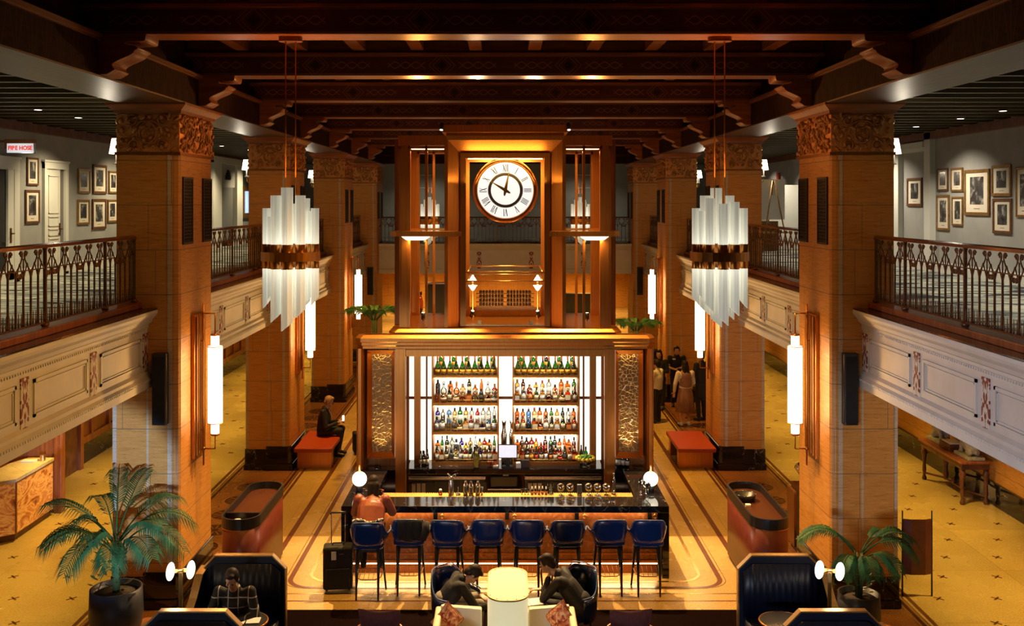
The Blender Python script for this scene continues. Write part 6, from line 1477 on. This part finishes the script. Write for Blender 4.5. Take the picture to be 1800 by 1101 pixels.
def slab(b, p, q, w0, d0, w1, d1, side, n=16):
    """elliptical loft between p and q; w along side, d across"""
    p, q = Vector(p), Vector(q); s = Vector(side).normalized(); ax = (q-p).normalized(); f = ax.cross(s).normalized(); s = f.cross(ax); rings = []
    for k in range(4):
        t_ = -PI/2+PI/2*k/4; rings.append([p + ax*(min(w0, d0)*math.sin(t_)) + s*(w0*math.cos(t_)*math.cos(2*PI*i/n)) + f*(d0*math.cos(t_)*math.sin(2*PI*i/n)) for i in range(n)])
    for k in range(7):
        u = k/6; rings.append([p.lerp(q, u) + s*((w0+(w1-w0)*u)*math.cos(2*PI*i/n)) + f*((d0+(d1-d0)*u)*math.sin(2*PI*i/n)) for i in range(n)])
    for k in range(1, 5):
        t_ = PI/2*k/4; rings.append([q + ax*(min(w1, d1)*math.sin(t_)) + s*(max(w1*math.cos(t_), 1e-3)*math.cos(2*PI*i/n)) + f*(max(d1*math.cos(t_), 1e-3)*math.sin(2*PI*i/n)) for i in range(n)])
    return b.ring_loft(rings, smooth=True)
def hand(b, w, d, palm_n, curl=.5, side=1):
    """wrist w, direction d, palm normal"""
    w = Vector(w); d = Vector(d).normalized(); n = Vector(palm_n); n = (n - d*n.dot(d)).normalized(); s = d.cross(n)*side
    for k in range(4): cap(b, w + s*(-.022+.015*k)*.7, w + d*.085 + s*(-.03+.02*k), .013, .0115, 8)
    for k, L in enumerate((.062, .075, .080, .070)):
        o = w + d*.088 + s*(.03-.02*k)*-1; p = o; dd = d.copy(); seg = L/3
        for j in range(3):
            a = curl*(.5+.45*j); dd = (d*math.cos(a*(j+1)*.55) + n*math.sin(a*(j+1)*.55)).normalized(); q_ = p + dd*seg*1.15; cap(b, p, q_, .0088-.0008*j, .0082-.0008*j, 8); p = q_
    o = w + d*.025 + s*.028; q1 = o + (d*.5+s*.75+n*.3).normalized()*.038; q2 = q1 + (d*.85+s*.25+n*.35).normalized()*.032; cap(b, o, q1, .013, .010, 8); cap(b, q1, q2, .010, .0085, 8)
def remesh(o, vs):
    r = o.modifiers.new('r', 'REMESH'); r.mode = 'VOXEL'; r.voxel_size = vs; r.use_smooth_shade = True
    sm = o.modifiers.new('s', 'SMOOTH'); sm.factor = .5; sm.iterations = 3
def person(label, loc, rz, J, top, legs, shoes='black', hair='hair', hairlen='short', face_dir=(0, 1, -.1), vs=.010, female=False, skirt=None, bare_legs=False, sleeves=True, top_len=0, skin='skin', bulk=1.0, curl=.6, glasses=False, group=None, palm=None, shirt=None, hood=None):
    """J: pelvis chest neck head, sh, el, wr, hip, kn, an, toe as (left, right) pairs of local points; the person looks along +y"""
    q = thing('person', label, 'person', loc, rz)
    g = {k: ([Vector(p) for p in v] if isinstance(v, list) else Vector(v)) for k, v in J.items()}
    side = (g['sh'][1]-g['sh'][0]).normalized(); fd = Vector(face_dir).normalized(); hd = g['head']
    hs = fd.cross(Vector((0, 0, 1))).normalized(); hu = hs.cross(fd).normalized(); R = Matrix((hs, fd, hu)).transposed()
    e = R.to_euler()
    b = MB()
    def HE(c, r, n=14, m=10): b.ell(hd + R @ Vector(c), r, n, m, e)
    HE((0, -.008, .028), (.074, .092, .092)); HE((0, .028, -.035), (.056, .062, .070)); HE((0, .062, -.078), (.026, .026, .022))     # skull, face, chin
    HE((0, .095, -.012), (.011, .017, .026), 8, 6); HE((0, .103, -.024), (.015, .012, .010), 8, 6)                                  # nose
    HE((0, .088, -.052), (.022, .010, .006), 8, 6); HE((0, .085, -.062), (.020, .010, .007), 8, 6)                                   # lips
    for s in (-1, 1): HE((s*.076, -.005, -.012), (.010, .020, .030), 8, 6); HE((s*.030, .078, .022), (.022, .012, .008), 8, 6); HE((s*.042, .062, -.028), (.022, .02, .022), 8, 6)
    cap(b, g['neck']-Vector((0, 0, .02)), hd+Vector((0, -.01, -.06)), .056, .050)
    slab(b, g['pelvis'], g['chest'], .135, .10, .15, .105, side); slab(b, g['chest'], g['neck'], .15, .10, .06, .055, side)
    for i in (0, 1):
        cap(b, g['sh'][i], g['el'][i], .047, .037); cap(b, g['el'][i], g['wr'][i], .037, .025)
        dd = (g['wr'][i]-g['el'][i]).normalized(); pn = Vector(palm[i]) if palm else Vector((0, .3, -1)); hand(b, g['wr'][i], (dd + (Vector((0, 0, -.15)))).normalized(), pn, curl, 1 if i == 0 else -1)
        cap(b, g['chest']+ (g['sh'][i]-g['chest'])*.5, g['sh'][i], .07, .052)
        cap(b, g['hip'][i], g['kn'][i], .082, .055); cap(b, g['kn'][i], g['an'][i], .052, .036); cap(b, g['an'][i]-Vector((0, 0, .01)), g['toe'][i], .034, .026)
    o = b.build('body', skin, q); remesh(o, vs)
    # top
    b = MB(); k = (1.0 if not female else .93)*bulk
    slab(b, g['pelvis'] + Vector((0, 0, .02-top_len)), g['chest'], .165*k+.01, .125*bulk, .178*k, .128*bulk, side); slab(b, g['chest'], g['neck']-Vector((0, 0, .005)), .178*k, .125, .078, .070, side)
    for i in (0, 1):
        cap(b, g['chest']+(g['sh'][i]-g['chest'])*.5, g['sh'][i], .09, .068)
        if sleeves: cap(b, g['sh'][i], g['el'][i], .066*bulk, .052*bulk); cap(b, g['el'][i], g['el'][i].lerp(g['wr'][i], .88), .052*bulk, .040*bulk)
        else: cap(b, g['sh'][i], g['sh'][i].lerp(g['el'][i], .5), .066, .058)
    if hood: b.ell(g['neck']+Vector(hood), (.12, .10, .09), 12, 8)
    o = b.build('top_garment', top, q); remesh(o, max(vs, .011))
    if shirt:
        b = MB(); c0 = g['neck']+Vector((0, .075, -.05)); c1 = g['chest']+Vector((0, .125, .02)); b.prism([(-.035, 0), (.035, 0), (0, -.18)], -.006, .006, 'y'); o = b.build('shirt_front', shirt, q); o.location = g['neck']+Vector((0, .09, -.03)); o.rotation_euler = (.35, 0, 0)
    b = MB()
    if not bare_legs:
        slab(b, g['pelvis']-Vector((0, 0, .04)), g['pelvis']+Vector((0, 0, .08)), .16, .12, .15, .115, side)
        for i in (0, 1): cap(b, g['hip'][i], g['kn'][i], .098, .070); cap(b, g['kn'][i], g['kn'][i].lerp(g['an'][i], .92), .068, .052)
        o = b.build('trousers', legs, q); remesh(o, max(vs, .011))
    if skirt:
        rings = []; P = g['pelvis']
        for z, rx, ry in ((.20, .13, .10), (.05, .17, .13), (-.15, .20, .16), (-skirt, .25, .21)):
            rings.append([P+Vector(((rx+ (.018*math.cos(i*PI/2) if z < 0 else 0))*math.cos(2*PI*i/32), (ry+(.018*math.cos(i*PI/2) if z < 0 else 0))*math.sin(2*PI*i/32), z)) for i in range(32)])
        MB().ring_loft(rings, smooth=True).build('skirt', legs, q)
    for i in (0, 1):
        b = MB(); cap(b, g['an'][i]-Vector((0, 0, .035)), g['toe'][i], .046, .038); cap(b, g['an'][i]-Vector((0, 0, .01)), g['an'][i]-Vector((0, 0, .05)), .045, .045); o = b.build('shoe', shoes, q); remesh(o, .009)
    # hair
    b = MB()
    def HH(c, r): b.ell(hd + R @ Vector(c), r, 16, 12, e)
    HH((0, -.022, .040), (.084, .094, .094)); HH((0, .045, .098), (.055, .04, .028)); HH((-.062, -.01, .02), (.022, .05, .045)); HH((.062, -.01, .02), (.022, .05, .045)); HH((0, -.06, -.02), (.068, .05, .07))
    if hairlen == 'long':
        HH((0, -.060, -.04), (.088, .062, .11)); nb = g['neck']+Vector((0, -.075, -.02)); cap(b, hd+R @ Vector((-.03, -.06, -.03)), nb+Vector((-.03, 0, -.12)), .062, .045); cap(b, hd+R @ Vector((.03, -.06, -.03)), nb+Vector((.03, 0, -.12)), .062, .045)
    if hairlen == 'bun': HH((0, -.11, .05), (.04, .04, .04))
    if hairlen == 'beard': HH((0, .045, -.078), (.048, .042, .034))
    o = b.build('hair', hair, q); remesh(o, .009)
    b = MB()
    for s in (-1, 1): b.ell(hd + R @ Vector((s*.030, .0865, .006)), (.011, .006, .006), 8, 6, e)
    b.build('eyes', 'eye', q)
    if glasses:
        b = MB()
        for s in (-1, 1): b.tube([hd + R @ Vector((s*.032+.02*math.cos(a*PI/6), .10, .004+.016*math.sin(a*PI/6))) for a in range(12)], .002, 5, closed=True)
        b.build('glasses', 'black', q)
    return q
M['hair_dim'] = M['hair']
M['eye'] = mat('dark_eye', (.02, .012, .01), .2)
M['rust'] = noisy('rust_jacket', (.20, .038, .018), (.29, .065, .03), (1, 1, 1), 5, .45, bump=.2)
M['suit'] = noisy('black_suit', (.004, .004, .006), (.008, .008, .011), (1, 1, 1), 30, .7)
M['grey_hair'] = noisy('grey_hair', (.28, .15, .10), (.42, .26, .18), (30, 30, 4), 6, .5)
M['grey_tr'] = noisy('grey_trousers', (.20, .17, .12), (.28, .24, .18), (1, 1, 1), 20, .8)
M['brown_dress'] = noisy('brown_dress', (.22, .10, .065), (.29, .14, .09), (1, 1, 1), 12, .7)
M['white_shirt'] = mat('white_shirt', (.68, .60, .50), .7)
m = mat('plaid', (.02, .02, .02), .8); t = NT(m); tc = t.n.new('ShaderNodeTexCoord'); sp = t.n.new('ShaderNodeSeparateXYZ'); t.link(tc.outputs['Object'], sp.inputs[0])
def ln(o, p, w): return t.math('LESS_THAN', t.math('ABSOLUTE', t.math('SUBTRACT', t.math('FRACT', t.math('DIVIDE', o, p)), .5)), w)
pz = t.math('MAXIMUM', ln(sp.outputs['X'], .12, .05), ln(sp.outputs['Z'], .12, .05)); t.col(t.mix(t.math('MULTIPLY', pz, .75), (.012, .012, .014), (.62, .60, .58))); M['plaid'] = m

# seated joints helper: seat height h; the person faces +y
def seated(h, lean=.0, el=((-.26, .10, .25), (.26, .10, .25)), wr=((-.16, .32, .22), (.16, .32, .22)), knee=.42, foot=.45, headf=.0, fh=0.0, kz=.03, sq=1.0, hz=.145):
    P = Vector((0, 0, h+.10)); Cc = P + Vector((0, lean*.6, .30*sq)); N = P + Vector((0, lean, .50*sq)); H = P + Vector((0, lean+headf+.03, .50*sq+hz))
    S = lambda s: P + Vector((s*.19, lean*.9, .45*sq))
    return {'pelvis': P, 'chest': Cc, 'neck': N, 'head': H, 'sh': [S(-1), S(1)], 'el': [P+Vector(el[0]), P+Vector(el[1])], 'wr': [P+Vector(wr[0]), P+Vector(wr[1])],
            'hip': [P+Vector((-.09, .02, -.02)), P+Vector((.09, .02, -.02))], 'kn': [P+Vector((-.12, knee, kz)), P+Vector((.12, knee, kz))],
            'an': [Vector((-.12, foot, .10+fh)), Vector((.12, foot, .10+fh))], 'toe': [Vector((-.13, foot+.15, .05+fh)), Vector((.13, foot+.15, .05+fh))]}
# 1. person in the rust jacket at the bar
J = seated(.80, lean=.30, el=((-.27, .40, .13), (.28, .40, .14)), wr=((-.10, .58, .18), (.16, .60, .20)), knee=.34, foot=.22, headf=.09, fh=.26, kz=-.02, sq=.80)
person('person with long brown hair in a rust jacket leaning on the bar, seen from behind', (-1.95, 14.33, 0), 0, J, 'rust', 'black_cloth', hairlen='long', face_dir=(-.15, .9, -.45), vs=.010, female=True, bulk=1.25)
b = MB()
for k in range(9): b.ell((-1.95-.20+.05*k, 14.14-.02*math.sin(k*.4), 1.09+.02*math.sin(k)), (.035, .03, .03), 8, 6)
m = mat('patterned_scarf', (.5, .5, .5), .8); t = NT(m); f = t.noise(t.coord(), 45, 2); t.col(t.ramp(f, [(.47, (.02, .02, .02)), (.53, (.65, .6, .52))])); M['scarf'] = m
o = b.build('scarf', 'scarf'); remesh(o, .012); tag(o, 'black and white patterned cloth hanging over the first bar stool back', 'scarf')
# 2. reader on the right of the lantern
J = seated(.36, lean=.30, el=((-.20, .46, .12), (.26, .40, .04)), wr=((-.05, .42, .36), (.20, .58, .08)), knee=.44, foot=.42, headf=.12, sq=.78, hz=.11)
person('person in black with chin resting on one hand, seated right of the lantern', (.98, 12.72, 0), 1.30, J, 'suit', 'black_cloth', face_dir=(.05, .85, -.5), vs=.009, palm=[(0, 1, 0), (0, 0, -1)])
q = thing('open_book', 'pale open book under the hand of the person in black', 'book', (.30, 12.62, .535), .25); MB().box(-.17, .17, -.11, .11, 0, .02).build('pages', 'paper', q, bevel=.004); MB().box(-.003, .003, -.11, .11, .02, .022).build('spine_line', 'black', q)
tag(MB().prism(arc(.28, 12.38, .06, 0, 2*PI, 20)[:-1], .531, .545, 'z').build('saucer', 'paper'), 'white saucer in front of the open book', 'saucer')
# 3. person left of the lantern, bowed, arm stretched
J = seated(.36, lean=.24, el=((-.24, .38, .06), (.24, .40, .02)), wr=((-.10, .50, .06), (.20, .62, .06)), knee=.46, foot=.44, headf=.12, sq=.66, hz=.05)
person('person in black top and grey trousers in the left tub chair, head bowed', (-.80, 12.72, 0), -1.35, J, 'black_cloth', 'grey_tr', face_dir=(0, .45, -.9), vs=.009)
# 4. person in plaid in the left booth
J = seated(.42, lean=.13, el=((-.28, .20, .16), (.28, .20, .16)), wr=((-.09, .39, .18), (.09, .39, .18)), knee=.44, foot=.42, headf=.08, sq=.95)
person('person in black and white plaid jacket holding a phone in the left booth', (-3.25, 12.08, 0), PI, J, 'plaid', 'grey_tr', face_dir=(0, .85, -.5), vs=.009, palm=[(.6, 0, .4), (-.6, 0, .4)])
q = thing('phone', 'phone held in both hands by the person in plaid', 'phone', (-3.25, 11.60, .755), .1); MB().box(-.075, .075, -.035, .035, 0, .010).build('body', 'black', q, bevel=.003); MB().box(-.065, .065, -.030, .030, .010, .0108).build('screen', 'screen_lit' if 'screen_lit' in M else 'paper', q)
q = thing('open_notebook', 'white open notebook on the round table before the person in plaid', 'notebook', (-3.05, 11.72, .687), .08); MB().box(-.19, -.005, -.09, .07, 0, .008).box(.005, .16, -.07, .09, 0, .008).build('pages', 'paper', q); MB().cyl((-.005, -.09, .012), (.005, .08, .012), .006, n=6).build('pen', 'black', q)
# 5. man on the bench with phone
J = seated(.46, lean=.06, el=((-.25, .12, .12), (.25, .12, .12)), wr=((-.08, .36, .20), (.08, .36, .20)), knee=.42, foot=.34, headf=.06)
person('grey haired man in a dark suit looking at a phone on the left bench', (-4.05, 22.05, 0), -PI/2, J, 'suit', 'suit', hair='grey_hair', hairlen='beard', face_dir=(0, .9, -.38), vs=.012, shirt='white_shirt', glasses=True)
tag(MB().box(-3.60, -3.56, 21.98, 22.05, .79, .90).build('phone', emis('phone_screen', (.9, .93, 1), 1.5)), 'small lit phone in the hands of the man on the bench', 'phone')
# standing group on the right
def standing(h=1.68, el=((-.25, .02, -.27), (.25, .02, -.27)), wr=((-.24, .10, -.50), (.24, .10, -.50))):
    k = h/1.72; P = Vector((0, 0, .93*k)); 
    return {'pelvis': P, 'chest': P+Vector((0, 0, .30*k)), 'neck': P+Vector((0, 0, .52*k)), 'head': P+Vector((0, .03, .66*k)), 'sh': [P+Vector((-.185, 0, .46*k)), P+Vector((.185, 0, .46*k))],
            'el': [P+Vector((0, 0, .46*k))+Vector(e) for e in el], 'wr': [P+Vector((0, 0, .46*k))+Vector(e) for e in wr], 'hip': [P+Vector((-.09, 0, -.03)), P+Vector((.09, 0, -.03))],
            'kn': [Vector((-.10, .03, .48*k)), Vector((.10, .03, .48*k))], 'an': [Vector((-.10, 0, .09)), Vector((.10, 0, .09))], 'toe': [Vector((-.11, .14, .045)), Vector((.11, .14, .045))]}
fold = dict(el=((-.24, .06, -.26), (.24, .06, -.26)), wr=((-.06, .24, -.24), (.06, .26, -.28)))
person('person in brown sleeveless dress and white shirt, dark hair down, seen from behind', (4.52, 25.0, 0), .25, standing(1.64, el=((-.27, 0, -.26), (.25, .05, -.26)), wr=((-.24, .12, -.48), (.12, .2, -.4))), 'white_shirt', 'brown_dress', shoes='white_paint', hairlen='long', vs=.013, female=True, bare_legs=True, skirt=.52, face_dir=(.1, 1, -.1))
b = MB(); slab(b, (4.52, 25.0, 1.02), (4.52, 25.0, 1.28), .165, .135, .165, .132, (1, .25, 0)); slab(b, (4.52, 25.0, 1.28), (4.52, 25.0, 1.36), .15, .13, .10, .10, (1, .25, 0)); o = b.build('pinafore_bodice', 'brown_dress'); remesh(o, .013)
o.parent = [x for x in C.objects if x.get('label', '').startswith('person in brown')][0]; o.matrix_parent_inverse = (Matrix.Translation((4.52, 25.0, 0)) @ Matrix.Rotation(.25, 4, 'Z')).inverted()
q = person('waiter in black with a white name tag, hands folded, facing the camera', (4.72, 27.4, 0), PI-.1, standing(1.66, **fold), 'black_cloth', 'black_cloth', vs=.013, sleeves=False, hairlen='short', face_dir=(0, 1, -.08))
MB().box(.04, .12, .12, .14, 1.30, 1.335).build('name_tag', 'paper', q, label='white name tag')
person('person in white shirt and black waistcoat partly behind the cabinet, right side', (3.88, 25.4, 0), .9, standing(1.60, el=((-.25, .02, -.26), (.27, .04, -.26)), wr=((-.1, .2, -.35), (.22, .18, -.42))), 'white_shirt', 'suit', vs=.013, hairlen='short', face_dir=(0, 1, -.1))
person('person in dark clothes with dark hair behind the white shirted one', (4.18, 27.0, 0), PI-.4, standing(1.62, **fold), 'black_cloth', 'suit', vs=.014, hairlen='long', female=True)
person('tall person in a long black coat half hidden behind the second right column', (5.05, 25.6, 0), .6, standing(1.80), 'suit', 'suit', vs=.014, top_len=.35)
# figure far behind the tower
person('distant person in a red top seen through the left wing of the tower', (-3.75, 44, 0), PI/2, standing(1.7), 'red_cloth' if 'red_cloth' in M else 'red_lea', 'suit', vs=.02)
q = thing('reception_counter', 'dark counter in the far lobby seen through the left wing', 'counter', (-3.0, 47, 0)); MB().box(-.65, .95, 0, .6, 0, 1.75).build('body', 'black', q, bevel=.02); MB().box(-.7, 1.0, -.05, .65, 1.75, 1.8).build('top', 'steel', q)
tag(MB().box(2.0, 5.0, 48, 48.5, .0, 1.2).build('lobby_bench', 'black'), 'dark low cabinet in the far lobby seen through the right wing', 'cabinet')
# ------------------------------------------------------------------ building lights and added fill lamps
for s in (-1, 1):
    for k in range(8):       # downlights under the balconies
        y = 14.0 + (k-1)*3.55
        lamp('SPOT', 'aisle_downlight', (s*7.3, y, 3.04), 500, (1, .69, .13), .05, (s*7.3, y, 0), 92, .9)
    for k in range(8):       # mezzanine downlights
        y = 9.0 + k*3.5
        lamp('SPOT', 'mezzanine_downlight', (s*7.75, y, 7.08), 330, (1, .80, .48) if s < 0 else (1, .86, .66), .05, (s*8.3, y, 4.9), 120, .8)
for x in (-4, 0, 4):
    lamp('SPOT', 'lobby_downlight', (x, 44, 3.0), 1100, YEL, .1, (x, 44, 0), 140, .8)
    lamp('SPOT', 'lobby_downlight', (x, 50, 3.0), 1100, YEL, .1, (x, 50, 0), 140, .8)
for x in (-3, 3): lamp('SPOT', 'gallery_downlight', (x, 38, 7.1), 90, (1, .9, .65), .1, (x, 39, 4.15), 120, .8)
# unseen cool lamps added behind the camera to pale the piers and balcony front
lamp('AREA', 'cool_fill', (-4.0, -4.5, 2.35), 120, (.78, .85, 1.0), 5.0, (6.0, 14, 1.6), sy=.5, spread=60)
lamp('SPOT', 'cool_balcony_fill', (-7.5, .5, 6.3), 4200, (.74, .76, 1.0), .25, (4.95, 10.2, 3.75), 19, .7)
lamp('SPOT', 'cool_fill', (1.0, -3.0, 2.4), 15000, (.40, .60, 1.0), .12, (-5.72, 13.8, 1.75), 8, .35)
# beam spotlights over the nave; fills added to warm columns and balcony fronts
for s in (-1, 1):
    for y in (14.2, 17.75, 21.3, 24.85, 28.4):
        lamp('SPOT', 'beam_spotlight', (s*3.2, y, 7.40), 1500, (1, .52, .07), .05, (s*3.1, y+.4, 0), 46, .9)
    for y in (11.3, 18.2):
        lamp('SPOT', 'column_fill', (s*2.2, y, 7.40), 85, (1, .43, .05), .06, (s*4.9, y+2.8, 4.6), 58, .9)  # added fill for the column fronts
lamp('SPOT', 'balcony_fill', (2.4, 8.0, 7.0), 1000, (1, .48, .08), .06, (-4.95, 10.9, 3.5), 30, .8)  # unseen fills added to brighten the balcony fronts
for s in (-1, 1): lamp('SPOT', 'balcony_fill', (-s*2.4, 15.5, 7.0), 300, (1, .60, .22), .06, (s*4.95, 18.0, 3.6), 32, .8)
